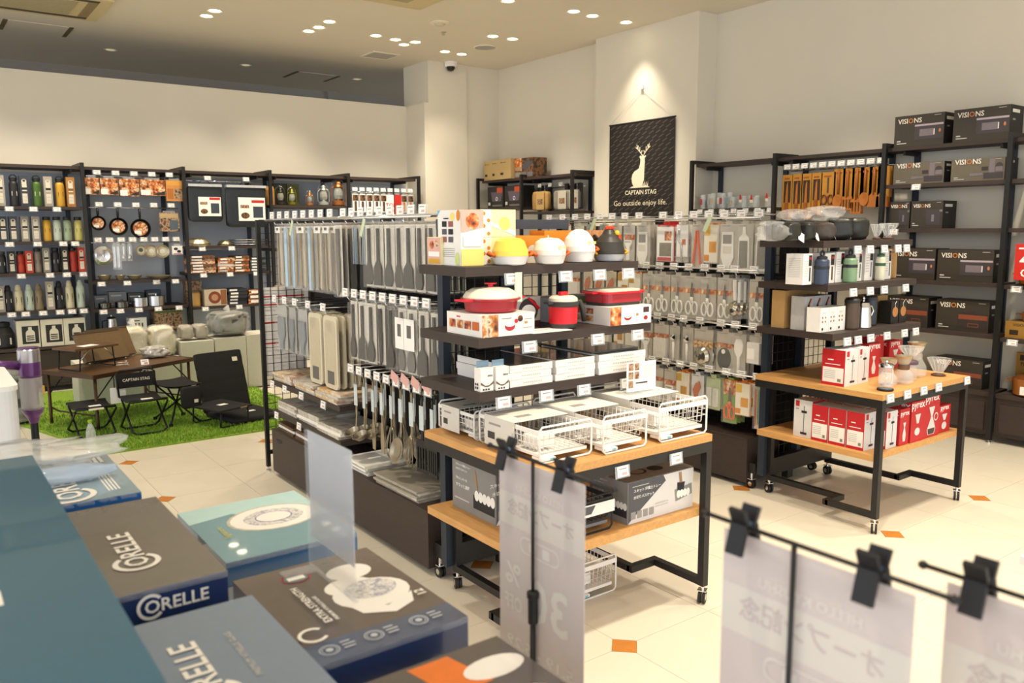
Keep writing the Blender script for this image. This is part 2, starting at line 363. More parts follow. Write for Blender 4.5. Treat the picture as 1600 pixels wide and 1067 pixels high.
# ================================================================ shared product helpers
def photo(cols, scale=14, rough=.45, kind='noise', stretch=(1, 1, 1)):
    key = ('photo', tuple(cols), scale, kind, stretch)
    if key in MATS: return MATS[key]
    m = bpy.data.materials.new('printed_picture'); MATS[key] = m; m.use_nodes = True; nt = m.node_tree; b = nt.nodes['Principled BSDF']
    tc = nt.nodes.new('ShaderNodeTexCoord'); mp = nt.nodes.new('ShaderNodeMapping'); mp.inputs['Scale'].default_value = stretch
    tx = nt.nodes.new('ShaderNodeTexNoise' if kind == 'noise' else 'ShaderNodeTexVoronoi'); tx.inputs['Scale'].default_value = scale
    rp = nt.nodes.new('ShaderNodeValToRGB'); rp.color_ramp.interpolation = 'CONSTANT' if kind != 'noise' else 'LINEAR'
    nt.links.new(tc.outputs['Object'], mp.inputs[0]); nt.links.new(mp.outputs[0], tx.inputs['Vector'])
    nt.links.new(tx.outputs['Fac' if kind == 'noise' else 'Color'], rp.inputs[0]); nt.links.new(rp.outputs[0], b.inputs['Base Color'])
    el = rp.color_ramp.elements; n = len(cols)
    while len(el) < n: el.new(.5)
    for i, c in enumerate(cols):
        el[i].position = (.3+.4*i/(n-1)) if kind == 'noise' else i/n; el[i].color = (*lin(c), 1)
    b.inputs['Roughness'].default_value = rough
    return m
FOOD = photo(['2f1d16', '8c4a24', 'c97f3c', 'e6d3b4', '7c3a22'], 26); FOODR = photo(['5c2116', 'b5532a', 'd8954b', 'efe2cc'], 34)
DARKF = photo(['17130f', '3c2c20', '80542c', '2a241e'], 24); CAMPP = photo(['2d2a26', '6b5a45', 'b79b78', '8a4a2a', '3a3c3e'], 30)
LACK = mat('2b3038', .5, var=.04)

def wall_bay(name, label, loc, rz, w, D, shelves, top=True, posts=(1, 0), topz=2.1, inset=.04, base=None, up=(.1, -.1), tags=()):
    """posts at local x=0 / x=w, boards between them; front on local -y"""
    t = thing(name, label, 'shelf', loc, rz, 'black framed wall shelves')
    for x in ([0] if posts[0] else [])+([w] if posts[1] else []):
        b = MB(); b.box(x-.016, x+.016, 0, .032, .02, topz+.03, BLACK); b.box(x-.016, x+.016, .032, D, topz, topz+.03, BLACK)
        b.lathe([(.018, 0), (.018, .008), (.006, .01), (.006, .022)], STEEL, 10, (x, .016, 0)); b.build('post', t)
    for u in up:
        x = u if u > 0 else w+u
        b = MB(); b.box(x-.02, x+.02, D-.03, D-.005, .05, topz-.02, SLOT); b.build('wall_upright', t)
    if top:
        b = MB(); b.box(.0, w, inset+.05, D, topz-.028, topz, DWOOD); b.build('top_board', t)
        for u in up:
            x = u if u > 0 else w+u
            b = MB(); b.box(x-.008, x+.008, inset+.08, D-.03, topz-.06, topz-.03, BLACK); b.build('bracket', t)
    for z in shelves:
        b = MB(); b.box(.018, w-.018, inset, D-.03, z-.028, z, DWOOD); b.build('shelf_board', t)
    if base:
        b = MB(); b.box(.018, w-.018, inset+.01, D, .05, base, DWOOD); b.build('base_cabinet', t)
        b = MB(); b.box(.05, w-.05, inset+.0, inset+.01, .08, base-.04, DWOOD); b.build('cabinet_door', t)
    for x, z in tags: price_tag(t, x, inset-.002, z-.004, 0, -.2)
    return t
def hook_row(parent, x0, x1, y, z, n, L, m=CHROME, tags=True):
    b = MB(); b.tube([(x0, y, z), (x1, y, z)], .006, m); b.build('hanging_bar', parent)
    for i in range(n):
        x = x0+(x1-x0)*(i+.5)/n
        b = MB(); b.tube([(x, y, z-.0), (x, y-L, z), (x, y-L-.008, z+.012)], .0025, m, 4); b.tube([(x, y, z+.02), (x, y-L-.012, z+.03)], .002, m, 4); b.build('hook', parent)
        if tags: price_tag(parent, x, y-L-.014, z+.05, 0, -.1)
def packet(b, w, h, m, d=.02, prints=(), y=0.0, header=None):
    """flat hanging pack, hung at the origin (hole at top)"""
    T0 = b.T; b.T = T0 @ Matrix.Translation((0, y, -h)); b.box(-w/2, w/2, -d/2, d/2, 0, h-.015, m); b.prints(w, d, h-.015, prints)
    b.box(-w*.3, w*.3, -.001, .001, h-.016, h+.004, header or CLEAR); b.T = T0; return b
def lump(b, w, d, h, m, seed=0, n=14, k=9, amp=.06, sq=.6, crk=0.0):
    rnd = random.Random(seed); ph = [(rnd.uniform(1, 4), rnd.uniform(1, 5), rnd.uniform(0, 6.3)) for _ in range(6)]
    vs = []; fs = []
    for i in range(k+1):
        t = PI*i/k
        for j in range(n):
            a = 2*PI*j/n; c, s_ = math.cos(a), math.sin(a); e = lambda q, p: math.copysign(abs(q)**p, q)
            r = 1+(crk*noise.noise(Vector((c*3.5+seed*7, s_*3.5, t*3.5)))+crk*.7*noise.noise(Vector((c*9+seed*3, s_*9, t*9))) if crk else 0)+amp*sum(math.sin(f*a*round(g) if False else round(f)*a+g*t+p) for f, g, p in ph)/2
            vs.append((w/2*e(c, sq)*e(math.sin(t), sq)*r, d/2*e(s_, sq)*e(math.sin(t), sq)*r, h/2-h/2*e(math.cos(t), sq)*(1+amp*.3*math.sin(3*a+seed) if 0 < i < k else 1)))
    for i in range(k):
        for j in range(n): fs.append((i*n+j, i*n+(j+1) % n, (i+1)*n+(j+1) % n, (i+1)*n+j))
    return b.add(vs, fs, m, True)

# ================================================================ back wall shelves
BY, BD = 8.66, .47
BX = [.505, 1.415, 2.325, 3.21, 4.115, 5.025]
RZ = {'top': 1.722, 'second': 1.405, 'third': 1.116, 'fourth': .768, 'bottom': .428}
tg = lambda xs, z: [(x, z) for x in xs]
bay0 = wall_bay('bottle_shelf', 'wall shelf holding five rows of steel bottles at the far left', (BX[0], BY, 0), 0, .91, BD, list(RZ.values()), posts=(1, 0), up=(.1, -.08), base=.39,
    tags=tg((.3, .49, .68), 1.722)+tg((.28, .5, .71, .81), 1.405)+tg((.35, .58, .72, .86), 1.116)+tg((.25, .36, .5, .64, .74, .84), .768))
bay1 = wall_bay('cookware_shelf', 'wall shelf with hanging skillets and small camping cookware', (BX[1], BY, 0), 0, .91, BD, [1.016, .747, .51], up=(.1, -.1),
    tags=tg((.1, .33, .6, .78), 1.016)+tg((.1, .25, .42, .6, .8), .747))
bay2 = wall_bay('camping_shelf', 'wall shelf with two hanging black bags and stacked camp packs', (BX[2], BY, 0), 0, .885, BD, [1.337, 1.066, .719], up=(.1, -.1),
    tags=tg((.15, .45), 1.337)+tg((.15, .42, .7), 1.066)+tg((.15, .5), .719))
bay3 = wall_bay('lantern_shelf', 'wall shelf with a row of lanterns under its top board', (BX[3], BY, 0), 0, .905, BD, [1.767, 1.3], up=(.1, -.12))
bay4 = wall_bay('lighter_shelf', 'wall shelf with hanging lighters and tools at the column', (BX[4], BY, 0), 0, .91, BD, [1.2], up=(.1, -.12), posts=(1, 1))
b = MB(); b.box(.5, 5.1, 9.125, 9.148, .1, 2.05, mat('a9b1bd', .7, var=.02)); b.build('trim_1', kind='structure')

def steel_bottle(x, z, h, r, col, label, style=0, y=8.79):
    m = mat(col, .45, .15, var=.02); dark = mat('1f1f20', .5)
    t = thing('steel_bottle', label, 'bottle', (x, y, z), group='steel bottles on the wall shelf')
    hb = h*(.78 if style == 0 else .86 if style == 1 else .8)
    b = MB(); b.lathe([(r*.94, 0), (r, .008), (r, hb*.86), (r*.92, hb*.93), (r*.72, hb)], m, 14)
    b.quad([(-r*.55, -r*.86, hb*.42), (r*.55, -r*.86, hb*.42), (r*.55, -r*.86-.001, hb*.6), (-r*.55, -r*.86-.001, hb*.6)], mat('d9d5cb', .7, var=0) if col < '8' else INK)
    b.build('body', t)
    b = MB()
    if style == 0:
        b.lathe([(r*.74, hb), (r*.78, hb+.006), (r*.78, hb+h*.1), (r*.6, hb+h*.12), (0, hb+h*.12)], dark, 12); b.build('cap', t)
        b = MB(); b.tube([(-r*.76, 0, hb+h*.05), (-r*.7, 0, hb+h*.14), (-r*.35, 0, h-.006), (r*.35, 0, h-.006), (r*.7, 0, hb+h*.14), (r*.76, 0, hb+h*.05)], .006, dark); b.build('carry_loop', t)
    elif style == 1:
        b.lathe([(r*.74, hb), (r*.9, hb+.003), (r*.9, h-.004), (r*.8, h), (0, h)], dark if col != '2a2a2c' else mat('3a3a3c', .5), 12); b.build('cap', t)
    else:
        b.lathe([(r*.72, hb), (r*.66, hb+h*.02), (r*.68, hb+h*.1), (r*.55, hb+h*.14), (r*.42, h), (0, h)], mat(col, .5) if col > '8' else dark, 12); b.build('cap', t)
        b = MB(); b.quad([(-r*.6, -r*.83, hb*.28), (r*.6, -r*.83, hb*.28), (r*.6, -r*.83-.001, hb*.68), (-r*.6, -r*.83-.001, hb*.68)], INK); b.build('printed_band', t)
    return t
def bottle_box(x, z, h, w, col, label, y=8.79):
    CR = mat('d9d1bd', .7, var=.02); dk = INK if col not in ('a8763a', 'c2402c') else mat('8f3a24' if col == 'c2402c' else '7a5626', .7)
    pr = [('d', 'f', .5, .82, .3, 1, CR), ('d', 'f', .5, .84, .16, 1, mat(col, .6)), ('r', 'f', .22, .5, .78, .78, CR), ('r', 'f', .2, .54, .8, .62, dk), ('r', 'f', .2, .1, .8, .42, CR), ('r', 'f', .28, .3, .72, .33, LTG), ('r', 'f', .28, .2, .72, .22, LTG)]
    return carton('bottle_box', label, 'box', w, .08, h, mat(col, .6), (x, y, z), 0, 'bottle boxes on the wall shelf', pr)
GRN, YEL, MINT, CREAM, PYEL, PGRN, BRZ, REDB = '4c6b2c', 'c99a32', 'b9c4b4', 'd3c9a6', 'bdb268', '98a888', '86755a', 'b8402e'
rows = {
 'top': (1.722, .275, .072, [(.753, 'x', 'a79f92'), (.862, 'b', '2a2a2c'), (.943, 'x', '3a3f4a'), (1.045, 'b', GRN), (1.134, 'x', 'a39c90'), (1.234, 'b', YEL), (1.32, 'x', 'a8763a')]),
 'second': (1.405, .225, .068, [(.751, 'x', '3a3f4a'), (.831, 'x', '4a4d52'), (.922, 'x', '8d887c'), (1.009, 'x', '9b958a'), (1.103, 'b', YEL), (1.187, 'b', MINT), (1.272, 'b', PGRN), (1.364, 'b', PYEL)]),
 'third': (1.116, .2, .062, [(.722, 'b', '2a2a2c'), (.797, 'x', '2e2c2a'), (.868, 'b', REDB), (.934, 'x', 'c2402c'), (1.006, 'b', '8a7f72'), (1.074, 'x', '8d887c'), (1.153, 'b', '2b2a2c'), (1.228, 'x', '302e2c'), (1.298, 'b', 'b93f2e'), (1.369, 'x', 'c2402d')]),
 'fourth': (.768, .24, .07, [(.682, 'x', '9a948a'), (.747, 'b', '2a2a2c'), (.827, 'b', CREAM), (.914, 'b', MINT), (.992, 'b', BRZ), (1.081, 'x', 'a19a8e'), (1.161, 'b', '29292b'), (1.247, 'b', CREAM), (1.34, 'b', MINT)])}
CN = {'2a2a2c': 'black', '2b2a2c': 'black', '29292b': 'black', GRN: 'green', YEL: 'yellow', MINT: 'pale mint', CREAM: 'cream', PYEL: 'pale yellow', PGRN: 'sage green', BRZ: 'bronze', REDB: 'red', 'b93f2e': 'red', '8a7f72': 'grey',
      'a79f92': 'grey', '3a3f4a': 'dark navy', 'a39c90': 'light grey', 'a8763a': 'ochre', '4a4d52': 'charcoal', '8d887c': 'taupe', '9b958a': 'pale taupe', '2e2c2a': 'black', 'c2402c': 'red', 'c2402d': 'red', '302e2c': 'black', '9a948a': 'grey', 'a19a8e': 'pale grey'}
for rn, (z, h, w, its) in rows.items():
    for i, (x, k, c) in enumerate(its):
        hh = h*(1.13 if rn == 'third' and i > 3 else 1.1 if rn == 'fourth' and i > 4 else 1)
        if k == 'b': steel_bottle(x, z, hh+(.012 if rn == 'top' else 0), w*.53, c, f'{CN[c]} steel bottle, {ORD[i]} from the left on the {rn} row of the bottle shelf', {'top': 0, 'second': 1, 'third': 1, 'fourth': 2}[rn])
        else: bottle_box(x, z, hh, w*.95, c, f'{CN[c]} bottle box with cream window, {ORD[i]} from the left on the {rn} row')
for i, x in enumerate((.876, 1.07, 1.26)):
    CR = mat('d8d0bf', .7, var=.02)
    carton('jug_box', f'white box with black jug emblem, {ORD[i]} from the left on the lowest bottle shelf', 'box', .185, .2, .25, CR, (x, 8.82, .428), 0, 'white jug boxes',
        [('r', 'f', .22, .14, .95, .8, INK), ('d', 'f', .58, .52, .2, 1, CR), ('r', 'f', .38, .22, .78, .55, CR), ('r', 'f', .5, .6, .66, .76, CR)] + [('r', 'f', .42, .27+.07*k, .74, .31+.07*k, INK) for k in range(3)])
t = thing('water_jug', 'large black jug beside the white boxes on the lowest bottle shelf', 'jug', (.69, 8.82, .428))
b = MB(); b.lathe([(.075, 0), (.085, .02), (.085, .13), (.06, .19), (.05, .2)], mat('232323', .5), 18); b.quad([(-.05, -.0755, .04), (.05, -.0755, .04), (.05, -.0755, .1), (-.05, -.0755, .1)], mat('cfcabd', .7, var=0)); b.build('body', t)
b = MB(); b.lathe([(.052, .2), (.056, .205), (.056, .24), (0, .25)], BLKP, 14); b.build('cap', t)

# ---- bay 1: hanging packs, skillets, small tools
hook_row(bay1, .05, .87, .14, 2.02, 5, .06); hook_row(bay1, .05, .87, .14, 1.72, 5, .06); hook_row(bay1, .05, .87, .14, 1.385, 8, .06)
for i, (x0, x1, z0) in enumerate(((1.425, 1.563, 1.83), (1.567, 1.727, 1.83), (1.733, 1.915, 1.82), (1.92, 2.158, 1.83), (2.16, 2.335, 1.78))):
    b = MB(); w = x1-x0; h = 2.0-z0
    m = FOOD if i < 4 else mat('c98a4a', .5); pp = [('r', 'f', .02, .03, .4, .35, PAPER), ('d', 'f', .62, .6, .25, .8, FOODR), ('p', 'f', [(.45, .05), (.98, .05), (.98, .3)], INK)]
    if i == 4: pp = [('r', 'f', .05, .75, .95, .97, mat('d89a45', .5)), ('r', 'f', .45, .1, .95, .6, CAMPP), ('r', 'f', .06, .1, .4, .6, mat('b06a2e', .5))]
    packet(b, w*.97, h, m, .03, pp); b.build('griddle_pack' if i < 4 else 'orange_pack', None, f'flat cookware pack with a food picture, {ORD[i]} from the left under the top board' if i < 4 else 'orange hanging pack right of the four food picture packs', 'package', 'hanging camp packs', loc=((x0+x1)/2, 8.73, 2.01))
def skillet(x, z, r, label):
    t = thing('skillet', label, 'skillet', (x, 8.74, z), group='hanging skillets'); I = mat('1a1a1b', .35, .4)
    b = MB(); b.T = Matrix.Rotation(PI/2, 4, 'X'); b.lathe([(0, -.02), (r*.8, -.02), (r, .015), (r*.97, .018), (r*.78, -.012), (0, -.012)], I, 24); b.build('pan', t)
    b = MB(); b.T = Matrix.Rotation(PI/2, 4, 'X'); b.lathe([(0, .004), (r*.72, .004)], FOOD, 20); b.T = Matrix(); b.quad([(-r*.55, -.006, -r*.5), (r*.1, -.006, -r*.62), (r*.1, -.006, -r*.25), (-r*.6, -.006, -r*.2)], PAPER); b.build('label_disc', t)
    b = MB(); b.tube([(0, -.01, r*.95), (0, -.012, r*1.3), (0, -.008, r*2.05)], [.008, .012, .011], I, 8); b.build('handle', t)
for x, r, l in ((1.53, .07, 'smallest hanging black skillet with a printed label, left of three'), (1.706, .086, 'middle hanging black skillet with a printed label'), (1.905, .096, 'largest hanging black skillet with a printed label, right of three')): skillet(x, 1.71-2.05*r+.005, r, l)
b = MB(); packet(b, .19, .2, CAMPP, .025, [('r', 'f', .05, .72, .95, .95, mat('b9a178', .6)), ('r', 'f', .5, .1, .92, .6, mat('54606c', .6))]); b.build('tool_pack', None, 'printed hanging pack right of the skillets', 'package', loc=(2.18, 8.74, 1.69))
# third hook row
b = MB(); b.T = Matrix.Rotation(PI/2, 4, 'X'); b.lathe([(0, .0), (.03, .004), (.06, .012), (.088, .0), (.09, .004), (.06, .02), (0, .012)], STEEL, 24); b.T = Matrix(); b.lathe([(0, 0), (.012, .0), (.012, .02), (0, .02)], STEEL, 8, (0, -.02, -.01))
b.build('plate_set', None, 'round steel camping plate hanging left of the cutlery', 'plate', loc=(1.55, 8.72, 1.26))
for i, (x, l, L) in enumerate(((1.655, 'long steel skewers in a sleeve beside the steel plate', .25), (1.69, 'long steel tongs in a sleeve right of the skewers', .25), (1.735, 'wrapped steel spoon hanging in the cutlery row', .17), (1.79, 'wrapped steel fork hanging in the cutlery row', .17))):
    b = MB(); packet(b, .045, L, CLEAR, .006); b.box(-.006, .006, -.002, .002, -L+.02, -.03, STEEL)
    if i > 1: b.lathe([(0, 0), (.015, .01), (.017, .03), (.006, .055)], STEEL, 10, (0, 0, -L+.015), sy=.3)
    else: b.box(-.016, -.009, -.002, .002, -L+.02, -.03, STEEL)
    b.build('camp_cutlery', None, l, 'cutlery', loc=(x, 8.72, 1.375))
for i, (x, r) in enumerate(((1.89, .05), (1.985, .062), (2.09, .066))):
    b = MB(); b.T = Matrix.Rotation(PI/2, 4, 'X'); b.lathe([(0, 0), (r*.75, .003), (r*.8, .01), (r, .014), (r, .02), (r*.7, .014), (0, .012)], mat('b3a98f', .3, .9), 22); b.lathe([(0, .02), (r*.4, .018)], mat('3c4a40' if i == 0 else 'cfc9b8', .5), 14)
    b.build('sierra_cup', None, f'{("small", "medium", "large")[i]} round steel cup hanging in the middle row', 'cup', 'hanging round cups', loc=(x, 8.72, 1.36-r))
b = MB(); packet(b, .1, .1, PAPER, .02, [('d', 'f', .35, .65, .2, .7, INK), ('d', 'f', .65, .35, .2, .7, INK), ('r', 'f', .1, .05, .9, .12, RED)]); b.build('burner_pack', None, 'white pack with two black discs hanging right of the round cups', 'package', loc=(2.235, 8.72, 1.36))
# shelves of bay 1
for i, (x, r, h) in enumerate(((1.56, .065, .055), (1.70, .05, .05), (1.83, .072, .045), (2.06, .125, .035))):
    b = MB(); b.lathe([(r*.45, 0), (r*.55, .004), (r, h), (r*.96, h), (r*.5, .008), (0, .006)], mat('b3a683', .35, .6), 22); b.build('camp_bowl', None, ('small deep metal bowl at the left of the bowl shelf', 'small metal bowl behind the deep one on the bowl shelf', 'medium metal bowl in the middle of the bowl shelf', 'wide flat metal dish at the right of the bowl shelf')[i], 'bowl', 'metal bowls on the wall shelf', loc=(x, 8.78, 1.016))
for i, (x, r, h, c) in enumerate(((1.545, .055, .05, '6d6a60'), (1.70, .062, .055, '6d6a60'), (1.865, .075, .085, 'c9c9c9'), (2.02, .08, .095, 'c9c9c9'))):
    t = thing('camp_pot', ('low dark steel pot at the left of the pot shelf', 'second low dark steel pot on the pot shelf', 'shiny steel pot, left of the two tall ones', 'shiny steel pot, right of the two tall ones')[i], 'pot', (x, 8.78, .747), group='steel camp pots')
    b = MB(); b.lathe([(r*.95, 0), (r, .005), (r, h), (r*.97, h), (r*.95, .01), (0, .008)], mat(c, .25, 1.0), 22); b.build('pot_body', t)
    b = MB(); b.lathe([(r*1.02, h), (r*1.02, h+.006), (r*.5, h+.012), (.012, h+.014), (.012, h+.026), (0, h+.028)], mat('4a4844', .3, .6) if i < 2 else STEEL, 20); b.build('lid', t)
    b = MB(); b.tube([(r*.98, -.02, h*.7), (r*1.25, -.02, h*.72), (r*1.25, .02, h*.72), (r*.98, .02, h*.7)], .003, STEEL, 5); b.build('handle', t)
for x, w, h, c, l in ((1.54, .12, .12, '7d828a', 'grey box behind the left camp pot'), (1.69, .16, .15, '8a8d92', 'pale grey box behind the second camp pot'), (1.86, .15, .13, '4e5552', 'dark green box behind the tall steel pot'), (2.03, .14, .15, '3f4b58', 'blue grey box behind the right steel pot')):
    carton('cookware_box', l, 'box', w, .1, h, mat(c, .6), (x, 8.95, .747), 0, 'boxes behind the pots', [('r', 'f', .1, .7, .7, .8, LTG)])
t = thing('percolator', 'steel percolator standing on the low shelf behind the camp table', 'percolator', (1.6, 8.8, .51))
b = MB(); b.lathe([(.05, 0), (.052, .01), (.045, .13), (.046, .135), (.03, .15), (.01, .155), (.01, .17), (0, .172)], STEEL, 18); b.build('body', t)
b = MB(); b.tube([(-.048, 0, .12), (-.085, 0, .11), (-.085, 0, .04), (-.05, 0, .03)], .006, BLKP); b.build('handle', t)
carton('white_box', 'white box with small bottle pictures on the low shelf behind the camp table', 'box', .16, .15, .13, PAPER, (1.83, 8.82, .51), 0, None, [('r', 'f', .1, .75, .6, .82, INK), ('r', 'f', .3, .15, .4, .6, mat('6a3a30', .6)), ('r', 'f', .5, .15, .6, .6, mat('a24a38', .6)), ('r', 'f', .7, .15, .78, .6, mat('3a3a3c', .6))])
carton('tent_box', 'dark printed box on the low shelf beside the cream bags', 'box', .26, .2, .19, CAMPP, (2.12, 8.85, .51), 0, None, [('r', 'f', .02, .85, .98, .97, mat('5d6a3c', .6))])
# ---- bay 2
hook_row(bay2, .05, .84, .12, 2.0, 2, .05)
for i, (x0, x1, z0) in enumerate(((2.357, 2.703, 1.585), (2.736, 3.171, 1.53))):
    t = thing('equipment_bag', f'black folded bag with a white card, hanging {("left", "right")[i]} of the pair', 'bag', ((x0+x1)/2, 8.7, 1.97), group='hanging black bags'); w = x1-x0; h = 1.97-z0
    b = MB(); b.T = Matrix.Translation((0, 0, -h)); lump(b, w, .05, h*.97, mat('22282c', .35, var=.1, scale=20), 3+i, 22, 11, .035, .22); b.build('fabric', t)
    b = MB(); b.box(-w*.22, w*.43, -.034, -.032, -h*.85, -h*.35 if i == 0 else -h*.3, PAPER)
    b.T = Matrix.Translation((w*.1, 0, -h*.85)); b.prints(w*.65, .068, h*.5, [('r', 'f', .5, .85, .98, .98, RED), ('d', 'f', .25, .25, .16, .7, DARKF), ('r', 'f', .55, .15, .92, .68, mat('39414c', .6)), ('r', 'f', .08, .6, .4, .75, CAMPP)]); b.build('product_card', t)
    b = MB(); b.box(-w*.48, w*.48, -.036, .03, -.03, -.005, mat('b9bcbc', .3)); b.tube([(-.06, 0, -.005), (-.03, 0, .03), (.03, 0, .03), (.06, 0, -.005)], .004, BLKP, 5); b.build('hanger_strip', t)
for x, r, h, l in ((2.46, .135, .085, 'wide domed metal mess kit under the left black bag'), (2.75, .08, .06, 'small domed mess kit under the right black bag')):
    b = MB(); b.lathe([(r*.97, 0), (r, .015), (r*.98, h*.35), (r*.8, h*.75), (r*.45, h), (0, h*1.02)], mat('b9ad8c', .3, .6), 26); b.lathe([(r*1.02, h*.28), (r*1.04, h*.32), (r*1.02, h*.36)], mat('857a62', .3, .9), 26); b.build('mess_kit', None, l, 'mess kit', 'domed mess kits', loc=(x, 8.82, 1.337))
for i in range(3):
    b = MB(); b.T = Matrix.Translation((0, 0, 0))
    for s in range(7): b.tube([(-.15+.05*s, -.1, .012), (-.15+.05*s, .12, .012)], .004, STEEL, 4)
    b.tube([(-.17, -.11, .012), (.17, -.11, .012), (.17, .13, .012), (-.17, .13, .012)], .006, STEEL, 5, True)
    b.build('grill_grate', None, ('lowest', 'middle', 'topmost')[i]+' steel grate in the stack right of the mess kits', 'grate', 'stacked grates', loc=(3.0, 8.84, 1.337+.024*i))
def flat_stack(xc, y, z, w, d, n, th, ms, name, lab, cat, grp, jit=.008):
    for k in range(n):
        m = ms[k % len(ms)]
        carton(name, f'{ORD[k]} pack from the bottom of {lab}', cat, w, d, th*.93, m, (xc+random.uniform(-jit, jit), y+random.uniform(-jit, jit), z+k*th), 0, grp, [('r', 'f', .1, .2, .5, .8, PAPER)])
flat_stack(2.475, 8.8, 1.066, .26, .2, 6, .03, [FOOD, CAMPP, DARKF], 'camp_pack', 'the left food print stack under the mess kits', 'package', 'stacked camp packs')
flat_stack(2.71, 8.8, 1.066, .16, .2, 5, .03, [FOODR, FOOD, PAPER], 'camp_pack', 'the second food print stack from the left', 'package', 'stacked camp packs')
flat_stack(2.875, 8.8, 1.066, .16, .2, 6, .028, [FOODR, DARKF], 'camp_pack', 'the third food print stack from the left', 'package', 'stacked camp packs')
flat_stack(3.05, 8.8, 1.066, .17, .2, 5, .03, [LACK, mat('50545a', .6)], 'camp_pack', 'the dark grey stack at the right end', 'package', 'stacked camp packs')
b = MB(); b.lathe([(.05, 0), (.052, .01), (.052, .13), (.045, .145), (0, .147)], mat('c79c5a', .4), 16); b.lathe([(.053, .145), (.053, .16), (0, .162)], mat('6c5b3e', .5), 16); b.build('fuel_can', None, 'yellow round tin on the lowest shelf under the camp packs', 'tin', loc=(2.405, 8.8, .719))
carton('lantern_box', 'brown picture box behind the yellow tin', 'box', .16, .12, .26, CAMPP, (2.42, 8.93, .719), 0)
carton('stove_box', 'cream and brown box with round picture right of the yellow tin', 'box', .23, .16, .17, mat('cdbfa6', .6), (2.6, 8.82, .719), 0, None, [('d', 'f', .45, .5, .28, 1, mat('84422a', .6)), ('r', 'f', .72, .05, .98, .95, mat('93603c', .6)), ('d', 'f', .45, .5, .15, 1, mat('b98a66', .6))])
flat_stack(2.825, 8.82, .719, .2, .18, 5, .034, [LACK, INK], 'gas_pack', 'the dark pack stack right of the stove box', 'package', 'dark packs')
flat_stack(3.05, 8.8, .719, .22, .18, 3, .05, [FOOD, DARKF], 'charcoal_pack', 'the brown stack right of the dark packs', 'package', 'brown packs')
# ---- bay 3: lanterns
def lantern(x, s, c, label, glass='d8dccf', y=8.79, z=1.767):
    m = mat(c, .3, .6); t = thing('lantern', label, 'lantern', (x, y, z), group='lanterns under the top board')
    b = MB(); b.lathe([(.05*s, 0), (.055*s, .01*s), (.05*s, .035*s), (.02*s, .05*s), (.02*s, .06*s)], m, 18); b.build('tank', t)
    b = MB(); b.lathe([(.03*s, .06*s), (.04*s, .09*s), (.038*s, .12*s), (.026*s, .15*s)], mat(glass, .05, var=0, alpha=.35, spec=1), 16); b.build('glass_globe', t)
    b = MB(); b.lathe([(.03*s, .15*s), (.035*s, .16*s), (.025*s, .18*s), (.03*s, .185*s), (.012*s, .21*s), (0, .21*s)], m, 16); b.build('cap', t)
    b = MB()
    for q in (-1, 1): b.tube([(q*.045*s, 0, .02*s), (q*.062*s, 0, .05*s), (q*.062*s, 0, .14*s), (q*.035*s, 0, .17*s)], .0045*s, m, 6)
    b.build('side_frame', t)
    b = MB(); b.tube([(-.06*s, 0, .12*s), (-.05*s, .01, .2*s), (0, .012, .235*s), (.05*s, .01, .2*s), (.06*s, 0, .12*s)], .002*s, STEEL, 4); b.build('bail', t)
lantern(3.36, .9, '3a3832', 'dark lantern in front of the green boxes'); lantern(3.49, .85, '7c7a2a', 'olive yellow lantern in front of the green boxes')
lantern(3.695, .7, 'b07a4a', 'small copper table lamp lantern'); lantern(3.86, 1.1, 'a8aca6', 'silver storm lantern left of the tall copper one'); lantern(4.04, 1.35, '9a6238', 'tall copper storm lantern')
carton('lantern_box', 'dark green lantern box behind the dark lantern', 'box', .14, .1, .24, mat('3c4630', .6), (3.4, 8.95, 1.767), 0, None, [('d', 'f', .5, .5, .3, 1, mat('6f6a30', .6))])
carton('lantern_box', 'olive lantern box behind the yellow lantern', 'box', .14, .1, .24, mat('5a5d30', .6), (3.55, 8.95, 1.767), 0, None, [('d', 'f', .5, .5, .3, 1, mat('8a8436', .6))])
t = thing('lantern', 'orange striped lantern with a black handle at the left end of the lanterns', 'lantern', (3.245, 8.8, 1.767))
b = MB(); b.lathe([(.05, 0), (.052, .06), (.052, .16), (.04, .2), (0, .2)], mat('b88a4e', .4), 16); b.build('body', t)
b = MB(); b.tube([(-.05, 0, .18), (-.045, 0, .26), (.045, 0, .26), (.05, 0, .18)], .006, BLKP); b.build('handle', t)
# ---- bay 4: lighters and tools on hooks
hook_row(bay4, .05, .86, .12, 1.93, 9, .05)
for i in range(9):
    x = 4.115+.05+.81*(i+.5)/9
    if i in (5, 6): 
        b = MB(); packet(b, .1, .24, RED if i == 6 else PAPER, .02, [('t', 'f', .5, .35, .22, '50' if False else 'TOP', RED), ('r', 'f', .1, .1, .9, .25, LTG)] if i == 5 else [('r', 'f', .2, .2, .8, .5, mat('8a4a30', .6))]); b.build('sale_pack', None, ('white pack with red lettering hanging among the lighters', 'red pack hanging right of the white one')[i-5], 'package', loc=(x, 8.71, 1.92)); continue
    b = MB(); packet(b, .075, .22, PAPER if i < 7 else mat('b9bec4', .5), .012, [('r', 'f', .05, .62, .95, .95, DARKF), ('r', 'f', .3, .05, .7, .6, INK if i < 5 else mat('c5803a', .5)), ('r', 'f', .4, .1, .48, .55, mat('8a4628', .5))])
    b.build('lighter_pack', None, f'blister packed long lighter, {ORD[i]} hook from the left beside the column', 'package', 'packed lighters', loc=(x, 8.71, 1.92))
